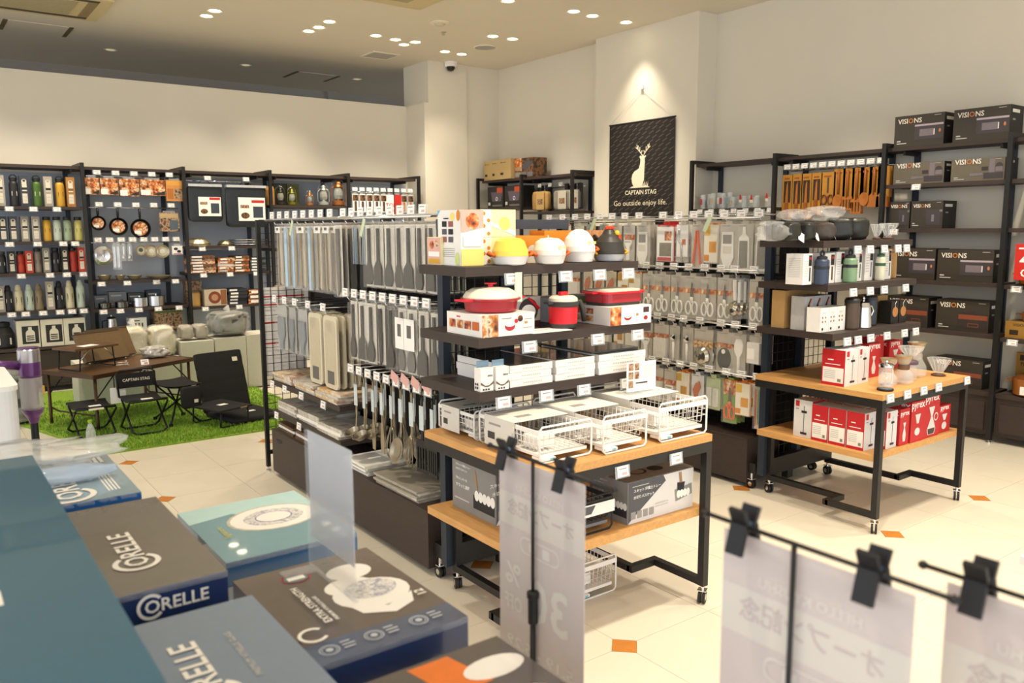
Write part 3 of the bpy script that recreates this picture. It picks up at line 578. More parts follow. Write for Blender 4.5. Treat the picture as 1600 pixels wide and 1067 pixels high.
# ================================================================ artificial turf and the camping furniture on it
TURF = mat('7d9c30', .9, var=.25, scale=60, bump=.6)
t = thing('artificial_turf', 'bright green artificial turf mat laid under the camping furniture', 'turf', (0, 0, 0))
b = MB(); b.prism([(1.0, 5.97), (2.62, 5.96), (2.62, 8.6), (.45, 8.6), (.62, 7.3)], .0005, .012, TURF); b.build('mat', t)
b = MB(); rnd = random.Random(3); vs = []; fs = []
G1, G2 = mat('8cb03a', .8, var=.1), mat('6b9328', .8, var=.1)
for mm, n in ((G1, 9000), (G2, 9000)):
    vs = []; fs = []
    for k in range(n):
        y = 5.97+2.1*rnd.random()**1.4; x0 = 1.0-(y-5.97)*.28; x = x0+.01+rnd.random()*(2.6-x0)
        a = rnd.random()*PI; dx, dy = .0035*math.cos(a), .0035*math.sin(a); lx, ly = rnd.uniform(-.008, .008), rnd.uniform(-.008, .008); i = len(vs)
        vs += [(x-dx, y-dy, .011), (x+dx, y+dy, .011), (x+lx, y+ly, .026+.008*rnd.random())]; fs.append((i, i+1, i+2))
    b.add(vs, fs, mm)
b.build('grass_pile', t, kind='stuff')
TZ = .013; TB = mat('171615', .42, .3); CLOTH = mat('1b1a1a', .85, var=.08, scale=90, bump=.3); BRN = mat('5b4026', .4, var=.12, scale=12, stretch=(1, 8, 8)); BRT = mat('4a3421', .4, .4)
# low wooden folding table
ang = math.radians(28); tx, ty = 1.345, 7.15
t = thing('camping_table', 'low brown folding camping table standing on the turf', 'table', (tx, ty, TZ), ang)
L, Wd, hz = .95, .58, .42
b = MB(); b.box(-L/2, L/2, -Wd/2, Wd/2, hz-.02, hz, BRN); b.build('tabletop', t)
for s in (-1, 1):
    b = MB(); b.box(-L/2-.004, L/2+.004, s*Wd/2-.006, s*Wd/2+.006, hz-.028, hz+.003, BRT); b.build('edge_rail', t)
    b = MB(); b.box(s*L/2-.006, s*L/2+.006, -Wd/2, Wd/2, hz-.028, hz+.003, BRT); b.build('edge_rail', t)
    for q in (-1, 1):
        b = MB(); b.tube([(s*(L/2-.03), q*(Wd/2-.025), hz-.02), (s*(L/2-.03), q*(Wd/2-.025), .05), (s*(L/2-.03), q*(Wd/2-.025), 0)], [.012, .012, .013], BRT, 8); b.build('leg', t)
        b = MB(); b.tube([(s*(L/2-.03), q*(Wd/2-.025), hz*.55), (s*(L/2-.2), q*(Wd/2-.025), hz-.02)], .005, TB, 6); b.build('brace', t)
    b = MB(); b.tube([(s*(L/2-.03), -(Wd/2-.025), .13), (s*(L/2-.05), -.2, .1), (s*(L/2-.05), .2, .1), (s*(L/2-.03), Wd/2-.025, .13)], .007, BRT, 6); b.build('stretcher', t)
b = MB(); b.box(-.05, .05, -Wd/2-.012, -Wd/2, hz-.026, hz-.002, STEEL); b.build('clasp', t)
b = MB(); b.tube([(-L/2-.01, -.06, hz-.03), (-L/2-.012, -.055, hz-.06), (-L/2-.012, .055, hz-.06), (-L/2-.01, .06, hz-.03)], .006, TB); b.build('carry_handle', t)
TT = TZ+hz+.001
def rot(x, y): c, s = math.cos(ang), math.sin(ang); return (tx+x*c-y*s, ty+x*s+y*c)
t = thing('mini_table', 'small brown folding table standing on the larger camping table', 'table', (*rot(-.27, .04), TT), ang)
b = MB(); b.box(-.19, .19, -.13, .13, .165, .18, BRN); b.build('tabletop', t)
for s in (-1, 1):
    b = MB(); b.tube([(s*.14, -.12, .165), (s*.155, -.12, .012), (s*.155, .12, .012), (s*.14, .12, .165)], .006, TB, 6); b.build('leg_frame', t)
    b = MB(); b.tube([(s*.15, -.12, .08), (s*.07, -.12, .165)], .004, STEEL, 5); b.build('brace', t)
b = MB(); b.box(-.06, .07, -.06, .03, .1805, .182, PAPER); b.build('price_card', t)
for k, (x, y, lean, l) in enumerate(((.02, .1, .5, 'brown folded table case propped on aluminium legs, front one'), (.15, .17, .45, 'brown folded table case propped behind the front one'))):
    t = thing('folding_case', l, 'camping case', (*rot(x, y), TT), ang)
    b = MB(); b.T = Matrix.Translation((0, .07, .0)) @ Matrix.Rotation(-lean, 4, 'X'); b.box(-.2, .2, -.02, .02, .02, .27, mat('6b5638', .6, var=.06)); b.box(-.2, .2, -.024, .024, .262, .275, mat('4d3d28', .6)); b.build('panel', t)
    for s in (-1, 1): b = MB(); b.bar((s*.17, .07, .006), (s*.17, .18, .2), .014, STEEL, .006); b.build('stand_leg', t)
for k, (x, y, c, l) in enumerate(((-.08, -.12, 'd2cdc2', 'coiled white cord lying on the camping table'),)):
    b = MB(); b.tube([(.05*math.cos(a*.7)*(1-.02*a), .035*math.sin(a*.7), .004+.002*a) for a in range(20)], .003, mat(c, .6), 5); b.build('rope_coil', None, l, 'cord', loc=(*rot(x, y), TT))
for x, y, l in ((.05, -.22, 'price card at the front edge of the camping table'), (.4, .05, 'price card at the right end of the camping table')):
    b = MB(); b.T = Matrix.Rotation(-.5, 4, 'X'); b.box(-.03, .03, -.001, .001, .0, .045, PAPER); b.prints(.06, .002, .045, [('r', 'f', .15, .6, .8, .75, MIDG), ('r', 'f', .4, .15, .85, .4, mat('b9746c', .7, var=0))]); b.build('price_card', None, l, 'price card', loc=(*rot(x, y), TT))
b = MB(); lump(b, .2, .16, .1, mat('c9c6bc', .15, .3, var=.3), 5, 34, 18, .06, .7, .35); b.build('wrapped_kettle', None, 'shiny wrapped bundle behind the propped cases', 'package', loc=(*rot(.36, .02), TT))

# folding stool: two U frames crossing
def ustool(label, loc, rz, w, d, z, back=None, lettering=None):
    t = thing('folding_chair' if back else 'folding_stool', label, 'chair' if back else 'stool', loc, rz)
    for s in (-1, 1):
        wi = w if s < 0 else w-.03
        b = MB(); b.tube([(-wi/2, s*d/2, z-.02), (-wi/2, s*d/2*.94, z-.03), (-wi/2, -s*d/2, .03), (-wi/2+.03, -s*d/2, .008), (wi/2-.03, -s*d/2, .008), (wi/2, -s*d/2, .03), (wi/2, s*d/2*.94, z-.03), (wi/2, s*d/2, z-.02)], .008, TB, 8); b.build('leg_frame', t)
        b = MB(); b.tube([(-w/2, s*d/2, z-.008), (w/2, s*d/2, z-.008)], .009, TB, 8); b.build('seat_rail', t)
    n = 8; b = MB(); vs = [(x*w/2*.96, -d/2+d*j/n, z+.002-.025*math.sin(PI*j/n)) for j in range(n+1) for x in (-1, 1)]
    vs += [(x, y, q-.004) for x, y, q in vs]; m = 2*(n+1)
    b.add(vs, [(2*j, 2*j+1, 2*j+3, 2*j+2) for j in range(n)]+[(m+2*j, m+2*j+2, m+2*j+3, m+2*j+1) for j in range(n)]+[(2*j, 2*j+2, m+2*j+2, m+2*j) for j in range(n)]+[(2*j+1, m+2*j+1, m+2*j+3, 2*j+3) for j in range(n)], CLOTH, True); seat = b.build('seat', t)
    b = MB(); b.box(-.045+.03, .035+.03, -.022, .022, z-.021, z-.017, PAPER); b.build('price_card', seat)
    if back:
        z0, z1 = back
        b = MB(); b.tube([(-w/2, d/2, z-.01), (-w/2, d/2+.05, z1), (-w/2+.025, d/2+.056, z1+.022), (w/2-.025, d/2+.056, z1+.022), (w/2, d/2+.05, z1), (w/2, d/2, z-.01)], .008, TB, 8); b.build('back_frame', t)
        b = MB(); b.box(-w/2-.006, w/2+.006, d/2+.03, d/2+.042, z0, z1, CLOTH); bk = b.build('backrest', t)
        b = MB(); b.text('CAPTAIN STAG', .022, LET, Matrix(((1, 0, 0, 0), (0, 0, -1, d/2+.029), (0, 1, 0, z0+(z1-z0)*.45), (0, 0, 0, 1))), True, w=w*.72); b.build('lettering', bk, kind='stuff')
        b = MB(); b.box(-w/2-.05, -w/2+.06, d/2+.045, d/2+.048, z-.06, z+.06, PAPER); b.build('hang_tag', t)
    else:
        b = MB(); b.box(-.05, .05, -d/2-.013, -d/2-.011, z-.02, z-.006, LET); b.build('lettering_patch', t)
    return t
ustool('small black folding stool with a tube frame, leftmost seat on the turf', (1.02, 6.59, TZ), .05, .27, .3, .23)
ustool('black folding chair with white lettering across its backrest', (1.355, 6.47, TZ), .05, .27, .26, .26, (.31, .42))
t = thing('tripod_stool', 'black quad leg folding stool with a side pouch', 'stool', (1.633, 6.66, TZ), .1)
C4 = [(-.11, -.17), (.11, -.17), (.11, .17), (-.11, .17)]
for i, (x, y) in enumerate(C4):
    x2, y2 = C4[(i+2) % 4]; b = MB(); b.tube([(x, y, .012), (x2*1.05, y2, .3)], .0075, TB, 7); b.lathe([(.016, 0), (.016, .02), (.008, .024)], TB, 8, (x, y, 0)); b.build('leg', t)
b = MB(); n = 6; vs = []
for i in range(n+1):
    for j in range(n+1):
        u, v = i/n*2-1, j/n*2-1; vs.append((u*.135, v*.19, .305-.035*(1-u*u)*(1-v*v)+.012*u*u*v*v))
vs2 = [(x, y, z-.006) for x, y, z in vs]; N = (n+1)**2
b.add(vs+vs2, [(i*(n+1)+j, (i+1)*(n+1)+j, (i+1)*(n+1)+j+1, i*(n+1)+j+1) for i in range(n) for j in range(n)]+[(N+i*(n+1)+j, N+i*(n+1)+j+1, N+(i+1)*(n+1)+j+1, N+(i+1)*(n+1)+j) for i in range(n) for j in range(n)], CLOTH, True); b.build('seat', t)
b = MB(); b.T = Matrix.Translation((.04, -.205, .13)); lump(b, .15, .05, .17, CLOTH, 8, 14, 8, .02, .3); pc = b.build('pouch', t)
b = MB(); b.box(.055, .085, -.234, -.232, .175, .2, LET); b.build('emblem', pc)
t = thing('low_table', 'low black fabric topped folding table in front of the floor chair', 'table', (1.883, 6.36, TZ), .35)
b = MB(); b.box(-.15, .15, -.19, .19, .135, .147, CLOTH); b.build('tabletop', t)
for s in (-1, 1): b = MB(); b.tube([(-.12, s*.17, .135), (-.13, s*.165, .02), (-.11, s*.16, .008), (.11, s*.16, .008), (.13, s*.165, .02), (.12, s*.17, .135)], .007, TB, 7); b.build('leg_frame', t)
b = MB(); b.box(-.02, .05, -.03, .02, .1475, .149, PAPER); b.build('price_card', t)
b = MB(); b.box(.04, .1, -.192, -.19, .137, .145, mat('b08a5a', .7)); b.build('brand_tab', t)
t = thing('floor_chair', 'black padded legless floor chair with a tall reclined back', 'chair', (2.1, 6.5, TZ), .2)
b = MB(); lump(b, .42, .5, .045, CLOTH, 2, 20, 8, .01, .25); b.build('seat_pad', t)
b = MB()
for k in range(4):
    b.T = Matrix.Translation((-.02, .2, .03)) @ Matrix.Rotation(-.28, 4, 'X') @ Matrix.Translation((0, 0, k*.115)); lump(b, .41, .034, .14, CLOTH, 4+k, 24, 8, .006, .16)
bk = b.build('backrest', t)
b = MB(); b.T = Matrix.Translation((-.02, .2, .03)) @ Matrix.Rotation(-.28, 4, 'X'); b.box(.11, .155, -.021, -.019, .39, .425, LET); b.build('emblem', bk)
b = MB(); b.box(.02, .08, -.06, -.02, .0455, .047, PAPER); b.build('price_card', t)
# storage cartons behind
GRC = mat('c4c0b0', .75, var=.03)
for i, (x, w, h) in enumerate(((1.13, .27, .36), (1.41, .27, .36), (1.69, .27, .36), (1.98, .29, .48), (2.28, .29, .49), (2.575, .24, .5))):
    carton('storage_carton', ('leftmost low grey carton behind the camping table', 'second low grey carton behind the camping table', 'third low grey carton behind the camping table', 'tall grey carton right of the low ones', 'tall grey carton behind the floor chair', 'tall grey carton at the right end of the carton row')[i], 'carton', w, .34, h, GRC, (x+w/2-.02, 7.87, TZ), 0, 'grey cartons behind the camping furniture')
PLW = mat('dcd2b6', .3, var=.12, scale=16, bump=.9); PLB = mat('9b8f78', .3, var=.15, scale=18, bump=.9); PLD = mat('55564f', .3, var=.3, scale=14, bump=.9)
def bag(label, x, y, z, w, d, h, m, seed, twist=True):
    t = thing('wrapped_roll', label, 'bag', (x, y, z), group='plastic wrapped rolls')
    b = MB(); lump(b, w, d, h, m, seed, 34, 22, .05, .5, .16); b.build('roll', t)
    b = MB(); lump(b, w*1.06, d*1.06, h*1.04, film('f2f0e6', .25, .1), seed, 40, 26, .05, .5, .24)
    if twist: b.tube([(0, 0, h*.97), (.01, 0, h*1.06), (-.015, 0, h*1.2)], [.045, .014, .035], film('f2f0e6', .5, .2), 8)
    b.build('plastic_wrap', t)
bag('tall cream roll in a knotted clear bag behind the table', 1.59, 7.83, TZ+.362, .2, .2, .28, PLW, 11); bag('wide cream roll in clear plastic beside the knotted bag', 1.83, 7.85, TZ+.362, .21, .22, .27, PLW, 12, False)
for i, x in enumerate((2.04, 2.17)): bag(('left', 'right')[i]+' tan roll standing on the tall grey carton', x, 7.85, TZ+.492, .115, .15, .13, PLB, 20+i, False)
bag('large dark bundle in clear plastic on the right carton', 2.44, 7.86, TZ+.5, .32, .26, .22, PLD, 31)
t = thing('bagged_chair', 'long brown carry bag leaning against the shelf at the carton row end', 'bag', (2.9, 8.0, TZ))
b = MB(); b.T = Matrix.Rotation(.16, 4, 'Y') @ Matrix.Rotation(-.1, 4, 'X'); lump(b, .16, .14, .95, mat('6d5a41', .5, var=.1, bump=.4), 41, 16, 12, .05, .4); b.build('bag_body', t)
b = MB(); b.tube([(.02, -.075, .2), (.03, -.1, .35), (.06, -.085, .55)], .008, mat('2f2a22', .7), 6); b.build('strap', t)
t = thing('wrapped_bundle', 'dark bundle in clear plastic standing left of the camping table', 'bag', (.62, 7.35, TZ))
b = MB(); lump(b, .2, .2, .38, mat('3b3e34', .4, var=.3, scale=30, bump=.8), 51, 40, 26, .05, .4, .22); b.build('bundle', t)
b = MB(); lump(b, .21, .21, .45, film('e8eae0', .22, .1), 51, 44, 28, .06, .45, .32); b.build('plastic_wrap', t)
t = thing('water_bottle', 'clear plastic water bottle with a green cap standing on the turf edge', 'bottle', (.93, 6.1, TZ))
b = MB(); b.lathe([(.028, 0), (.032, .006), (.032, .04), (.029, .05), (.032, .06), (.032, .12), (.026, .15), (.012, .185), (.012, .195)], mat('e4ece6', .05, var=0, alpha=.3, spec=1), 16); b.build('bottle_body', t)
b = MB(); b.lathe([(.014, .195), (.014, .212), (0, .213)], mat('8fae2a', .5), 12); b.build('cap', t)
# ================================================================ long double sided rack with hanging kitchen tools
class Proto:
    """one finished thing; every further call copies it with its parts"""
    def __init__(s, o): s.o = o; s.used = False
    def at(s, loc, rz, label, group=None):
        o = dup(s.o, loc, rz, label, group) if s.used else s.o
        if not s.used:
            s.used = True; o.location = loc; o.rotation_euler = (0, 0, rz); o['label'] = label
            if group: o['group'] = group
        return o
BEIGE = mat('b3a58c', .5, var=.06); DGREY = mat('3b3a38', .5, var=.05); MGREY = mat('66635e', .5, var=.05); BLUEP = mat('a9c4d9', .5, var=.03); PLAS = film('f2eee6', .09, .12); CARD = mat('d6d0c4', .6, var=.03)
UP = Matrix(((1, 0, 0, 0), (0, 0, -1, 0), (0, 1, 0, 0), (0, 0, 0, 1)))     # polygon plane stands up, front on -y
def flat(b, pts, th, m, x=0, z=0, y=0): T0 = b.T; b.T = T0 @ Matrix.Translation((x, y, z)) @ UP; b.prism(pts, -th/2, th/2, m); b.T = T0
SPOON = [(-.008, 0), (.008, 0), (.011, -.16), (.03, -.2), (.034, -.235), (.02, -.265), (-.02, -.265), (-.034, -.235), (-.03, -.2), (-.011, -.16)]
TURNER = [(-.008, 0), (.008, 0), (.009, -.15), (.035, -.18), (.04, -.265), (-.04, -.265), (-.035, -.18), (-.009, -.15)]
KNIFE = [(-.012, 0), (.012, 0), (.012, -.11), (.016, -.12), (.014, -.25), (-.006, -.275), (-.012, -.12)]
def hang_pack(name, cat, w, h, shape=None, sm=DGREY, card=True, cardm=None, strips=None, sc=1.0, head=None):
    t = thing(name, 'x', cat)
    b = MB(); b.box(-w/2, w/2, -.012, .004, -h, -.012, PLAS); b.box(-w/2, w/2, -.0005, .0005, -.016, .012, PLAS); b.build('plastic_sleeve', t)
    if card: b = MB(); b.box(-w*.46, w*.46, .0045, .006, -h+.004, -.004, cardm or CARD); b.build('backing_card', t)
    if shape: b = MB(); flat(b, [(x*sc, y*sc) for x, y in shape], .008, sm, z=-.02, y=-.003); b.build('utensil', t)
    for k, (x, ww, z0, z1, m) in enumerate(strips or ()): b = MB(); b.box(x-ww/2, x+ww/2, -.0085, .002, z0*h, z1*h, m); b.build('stick', t)
    if head: b = MB(); b.box(-w*.48, w*.48, -.0145, -.0125, head[0]*h, head[1]*h, PAPER); b.prints(0, 0, 0, ()); b.quad([(-w*.2, -.015, (head[0]*.6+head[1]*.4)*h), (w*.2, -.015, (head[0]*.6+head[1]*.4)*h), (w*.2, -.015, (head[0]*.2+head[1]*.8)*h), (-w*.2, -.015, (head[0]*.2+head[1]*.8)*h)], MGREY); b.build('printed_header', t)
    return Proto(t)
A = thing('utensil_rack', 'long black double sided rack hung with packaged kitchen tools', 'rack', (2.06, 4.9, 0), FX)
RL = 2.05
b = MB(); b.box(.05, RL-.02, -.012, .012, .1, 1.5, mat('141313', .6)); b.build('back_panel', A)
for x in (0.0, 1.0, RL-.02):
    b = MB(); b.box(x-.02, x+.02, -.025, .025, .02, 1.56, BLACK); b.build('upright', A)
for s, y0, y1 in (('l', -.325, -.03), ('r', .03, .325)):
    for x0, x1 in ((.06, 1.0), (1.01, 1.93)):
        b = MB(); b.box(x0, x1, y0, y1, .03, .285, DWOOD); bc = b.build('base_cabinet', A)
        if s == 'l': b = MB(); b.prism([(x0+.1+.055*math.cos(a*PI/8), .22+.02*math.sin(a*PI/8)) for a in range(8, 17)], 0, .001, INK); 
        if s == 'l':
            b = MB(); T = Matrix.Translation((0, y0-.0005, 0)) @ UP; b.T = T; b.prism([(x0+.12+.05*math.cos(PI+a*PI/8), .245+.022*math.sin(PI+a*PI/8)) for a in range(9)], -.001, .001, INK); b.build('finger_slot', bc)
        b = MB(); b.box(x0, x1, y0-.004, y1, .2855, .293, DWOOD); b.build('cabinet_top', bc)
# wire end frame at the far end
fe = -.04
for y in (-.32, .32):
    b = MB(); b.box(fe-.012, fe+.012, y-.012, y+.012, .03, 1.56, BLACK); b.lathe([(.014, 0), (.014, .01), (.005, .012), (.005, .03)], STEEL, 10, (fe, y, 0)); b.build('end_post', A)
for z in (.12, 1.55): b = MB(); b.box(fe-.01, fe+.01, -.31, .31, z-.012, z+.012, BLACK); b.build('end_bar', A)
def mesh_panel(parent, M, w, z0, z1, step=.05, m=BLACK):
    b = MB(); b.T = M
    for i in range(int(w/step)+1): b.bar((i*step, 0, z0), (i*step, 0, z1), .003, m)
    for k in range(int((z1-z0)/step)+1): b.bar((0, .003, z0+k*step), (w, .003, z0+k*step), .003, m)
    return b.build('wire_mesh', parent, kind='stuff')
mesh_panel(A, Matrix(((0, 1, 0, fe), (1, 0, 0, -.31), (0, 0, 1, 0), (0, 0, 0, 1))), .62, .13, 1.54)
t = thing('ruled_board', 'white board with red lines standing behind the far wire end panel', 'board', (1.86, 4.946, .6), 0)
b = MB(); b.box(-.12, .16, 0, .01, 0, .55, WHITE); b.build('panel', t)
for z in (.2, .33, .44, .49): b = MB(); b.box(-.12, .16, -.0015, 0, z, z+.008, RED); b.build('red_line', t)
# price rails and hooks: (z, x0, x1, n, length, tags)
def rack_rail(parent, x0, x1, y, z): b = MB(); b.tube([(x0, y, z), (x1, y, z)], .006, CHROME); b.build('price_rail', parent)
rack_rail(A, .1, 2.0, -.325, 1.555)
def tool_hooks(parent, xs, z, L, tagz=None, cards=PAPER):
    for x in xs:
        b = MB(); b.tube([(x, -.012, z), (x, -L, z), (x, -L-.01, z+.014)], .003, CHROME, 5); b.build('hook', parent)
        b = MB(); b.tube([(x, -.012, z+.03), (x, -L-.018, z+.034)], .0025, CHROME, 5); b.build('tag_arm', parent)
        price_tag(parent, x, -L-.02, (tagz or z+.06), 0, -.05)
xs1f = [.18+.115*i for i in range(8)]; xs1n = [1.14+.096*i for i in range(9)]
tool_hooks(A, xs1f+xs1n, 1.53, .29, 1.605); xs2n = [1.14+.098*i for i in range(9)]; tool_hooks(A, xs2n, 1.155, .29, 1.215)
xs2f = [.16, .32, .47, .66, .86]; tool_hooks(A, xs2f, 1.06, .29, 1.12)
xs3 = [1.13+.095*i for i in range(9)]; tool_hooks(A, xs3, .79, .27, .83)
for x in xs3[5:]: b = MB(); b.T = Matrix.Rotation(.35, 4, 'Y'); b.box(-.04, .03, -.001, .001, -.035, .008, mat('d9a9a0', .7, var=.02)); b.build('pink_sale_tag', A, loc=(x, -.293, .84))
for x, y, z in ((.55, -.335, 1.55), (1.42, -.335, 1.55)): b = MB(); b.T = Matrix.Rotation(.5, 4, 'Y'); b.box(-.012, .012, -.001, .001, -.09, 0, mat('c3d0b0', .7, var=.02)); b.build('green_paper_flag', A, loc=(x, y, z))
def W(x, y, z): return (2.06+y, 4.9-x, z)         # rack-local to world
skew = hang_pack('skewer_pack', 'package', .085, .36, card=False, strips=[(-.025, .006, -.95, -.05, BEIGE), (-.008, .006, -.97, -.06, STEEL), (.01, .006, -.93, -.05, BEIGE), (.027, .006, -.95, -.08, CARD)], head=(-.12, -.02))
skewb = hang_pack('blue_skewer_pack', 'package', .085, .36, card=False, strips=[(-.01, .03, -.98, -.04, BLUEP), (.024, .006, -.95, -.06, BEIGE)])
skewd = hang_pack('serrated_knife_pack', 'package', .085, .37, KNIFE, MGREY, sc=1.25)
tong = thing('silicone_tongs', 'x', 'tongs')
for s in (-1, 1):
    b = MB(); b.bar((s*.006, 0, -.01), (s*.016, 0, -.2), .012, mat('b9cbd8', .3, .5), .004); b.build('steel_arm', tong); b = MB(); flat(b, [(-.014, 0), (.014, 0), (.022, -.1), (.012, -.13), (-.012, -.13), (-.022, -.1)], .02, BLKP, s*.017, -.195); b.build('tip', tong)
tong = Proto(tong)
spoonp = hang_pack('spoon_pack', 'package', .088, .3, SPOON); turnp = hang_pack('turner_pack', 'package', .092, .3, TURNER); knifep = hang_pack('spatula_pack', 'package', .075, .29, KNIFE, BLKP)
brushp = hang_pack('brush_pack', 'package', .09, .3, SPOON, MGREY, head=(-.62, -.15)); darkp = hang_pack('black_ladle_pack', 'package', .085, .3, SPOON, BLKP, card=False)
bladep = hang_pack('folded_bag_pack', 'package', .08, .3, TURNER, DGREY, cardm=mat('cfc8ba', .6))
gadg = hang_pack('grey_gadget_pack', 'package', .13, .27, [(-.04, -.05), (.04, -.05), (.045, -.15), (.02, -.2), (.02, -.24), (-.02, -.24), (-.02, -.2), (-.045, -.15)], mat('7f868c', .5), cardm=mat('a9aaa6', .6))
G_ = 'packs hanging on the long rack'
def stack(pr, x, z, n, what, row, hk, L=.27, step=.034, jit=.006):
    for k in range(n):
        pr.at(W(x+random.uniform(-jit, jit), -L+k*step, z-.004), FX+random.uniform(-.1, .1), f'{what}, {row}, {ORD[hk]} hook from far end, {ORD[k]} from front', G_)
for i, x in enumerate(xs1f):
    if i in (1, 2, 4): stack(skewb, x, 1.53, 2, 'blue wrapped sticks', 'top row', i); stack(skew, x+.005, 1.528, 4, 'wrapped skewers behind blue', 'top row', i, .19)
    elif i == 7: stack(skewd, x, 1.53, 5, 'wrapped serrated blade', 'top row', i)
    else: stack(skew, x, 1.53, 6, 'wrapped long skewers', 'top row', i)
for i, x in enumerate(xs1n):
    h = 8+i
    if i < 2: stack(tong, x, 1.53, 3, 'black tipped steel tongs', 'top row', h, .25, .06)
    elif i < 5: stack((spoonp, turnp, spoonp)[i-2], x, 1.53, 5, ('packed grey spoon', 'packed grey turner', 'packed grey spoon')[i-2], 'top row', h)
    else: stack((turnp, spoonp)[i % 2], x, 1.53, 5, ('packed grey turner', 'packed grey spoon')[i % 2], 'top row', h)
for i, x in enumerate(xs2n):
    pr, nm = ((spoonp, 'packed spoon'), (turnp, 'packed turner'), (spoonp, 'packed spoon'), (knifep, 'packed black spatula'), (darkp, 'wrapped black ladle'), (brushp, 'carded brush'), (brushp, 'carded brush'), (bladep, 'white carded turner'), (bladep, 'white carded turner'))[i]
    stack(pr, x, 1.155, 5, nm, 'middle row', i)
for i, x in enumerate(xs2f[:3]): stack(gadg, x, 1.06, 4, 'carded grey gadget', 'middle row', i)
# white cutting boards
t = thing('cutting_board', 'x', 'cutting board')
rr = lambda w, h, r, n=5: [(w/2-r+r*math.cos(a*PI/2/n), h/2-r+r*math.sin(a*PI/2/n)) for a in range(n+1)]+[(-w/2+r-r*math.sin(a*PI/2/n), h/2-r+r*math.cos(a*PI/2/n)) for a in range(n+1)]+[(-w/2+r-r*math.cos(a*PI/2/n), -h/2+r-r*math.sin(a*PI/2/n)) for a in range(n+1)]+[(w/2-r+r*math.sin(a*PI/2/n), -h/2+r-r*math.cos(a*PI/2/n)) for a in range(n+1)]
b = MB(); flat(b, rr(.17, .39, .03), .012, mat('d5cbb2', .5, var=.02), 0, -.2); b.build('board', t)
b = MB(); flat(b, rr(.13, .34, .02), .002, mat('c3b89e', .5, var=.04), 0, -.2, -.0065); b.build('groove', t)
b = MB(); b.box(-.04, .04, -.009, -.0076, -.37, -.3, MGREY); b.build('sticker', t)
cb = Proto(t)
for i, x in enumerate(xs2f[3:]):
    for k in range(4): cb.at(W(x, -.27+k*.04, 1.055), FX, f'cream cutting board, {("far", "near")[i]} pair of hooks, {ORD[k]} from the front', 'hanging cutting boards')
# bare steel utensils on the lowest hooks
ST = mat('a69c8a', .28, .85, var=.04)
def utensil(kind):
    t = thing(kind, 'x', {'ladle': 'ladle', 'whisk': 'whisk', 'skimmer': 'skimmer', 'pastry_slicer': 'spatula', 'slotted_turner': 'turner'}[kind])
    m = BLKP if kind == 'slotted_turner' else ST
    b = MB(); b.tube([(0, -.004, .004), (0, -.008, -.01), (0, 0, -.02)], .003, m, 5); b.box(-.008, .008, -.002, .002, -.22, -.012, m); b.build('handle', t)
    b = MB(); b.box(-.016, .016, -.0045, -.003, -.17, -.06, mat('c9d2d4', .5)); b.build('paper_band', t)
    b = MB()
    if kind in ('ladle', 'skimmer'):
        r = .04 if kind == 'ladle' else .055; b.T = Matrix.Translation((0, -.03, -.3)) @ Matrix.Rotation(.5 if kind == 'ladle' else 1.3, 4, 'X')
        b.lathe([(0, -.03 if kind == 'ladle' else -.012), (r*.6, -.024 if kind == 'ladle' else -.01), (r, 0), (r*1.1, .001), (r*.95, .002), (r*.55, -.018 if kind == 'ladle' else -.006), (0, -.024 if kind == 'ladle' else -.008)], m, 18); b.T = Matrix(); b.bar((0, 0, -.215), (0, -.005, -.28), .012, m, .004); b.build('bowl', t)
    elif kind == 'whisk':
        for a in range(5):
            c, s = math.cos(a*PI/5), math.sin(a*PI/5); b.tube([(.008*c*q, .008*s*q, -.21) if abs(q) == 1 and z == 0 else (c*q*x, s*q*x, z) for q, x, z in ((1, .008, -.21), (1, .03, -.29), (1, .032, -.33), (1, .015, -.36), (-1, .015, -.36), (-1, .032, -.33), (-1, .03, -.29), (-1, .008, -.21))], .0016, m, 4)
        b.build('wire_head', t)
    elif kind == 'pastry_slicer': flat(b, [(-.012, -.21), (.012, -.21), (.022, -.3), (.016, -.36), (-.016, -.36), (-.022, -.3)], .003, m); b.build('blade', t)
    else:
        for k in range(5): b.box(-.044+k*.02, -.034+k*.02, -.003, .003, -.35, -.245, m)
        b.box(-.045, .047, -.003, .003, -.25, -.215, m); b.box(-.045, .047, -.003, .003, -.365, -.348, m); b.build('slotted_blade', t)
    return Proto(t)
U = {k: utensil(k) for k in ('ladle', 'whisk', 'skimmer', 'pastry_slicer', 'slotted_turner')}
for i, k in enumerate(('ladle', 'ladle', 'pastry_slicer', 'pastry_slicer', 'whisk', 'skimmer', 'whisk', 'slotted_turner', 'slotted_turner')):
    for q in range(3): U[k].at(W(xs3[i]+random.uniform(-.01, .01), -.265+q*.06, .785), FX+random.uniform(-.12, .12), f'unpacked {"black" if k == "slotted_turner" else "steel"} {k.replace("_", " ")}, lowest row, {ORD[i]} hook from far end, {ORD[q]} from front', 'bare utensils on the lowest hooks')
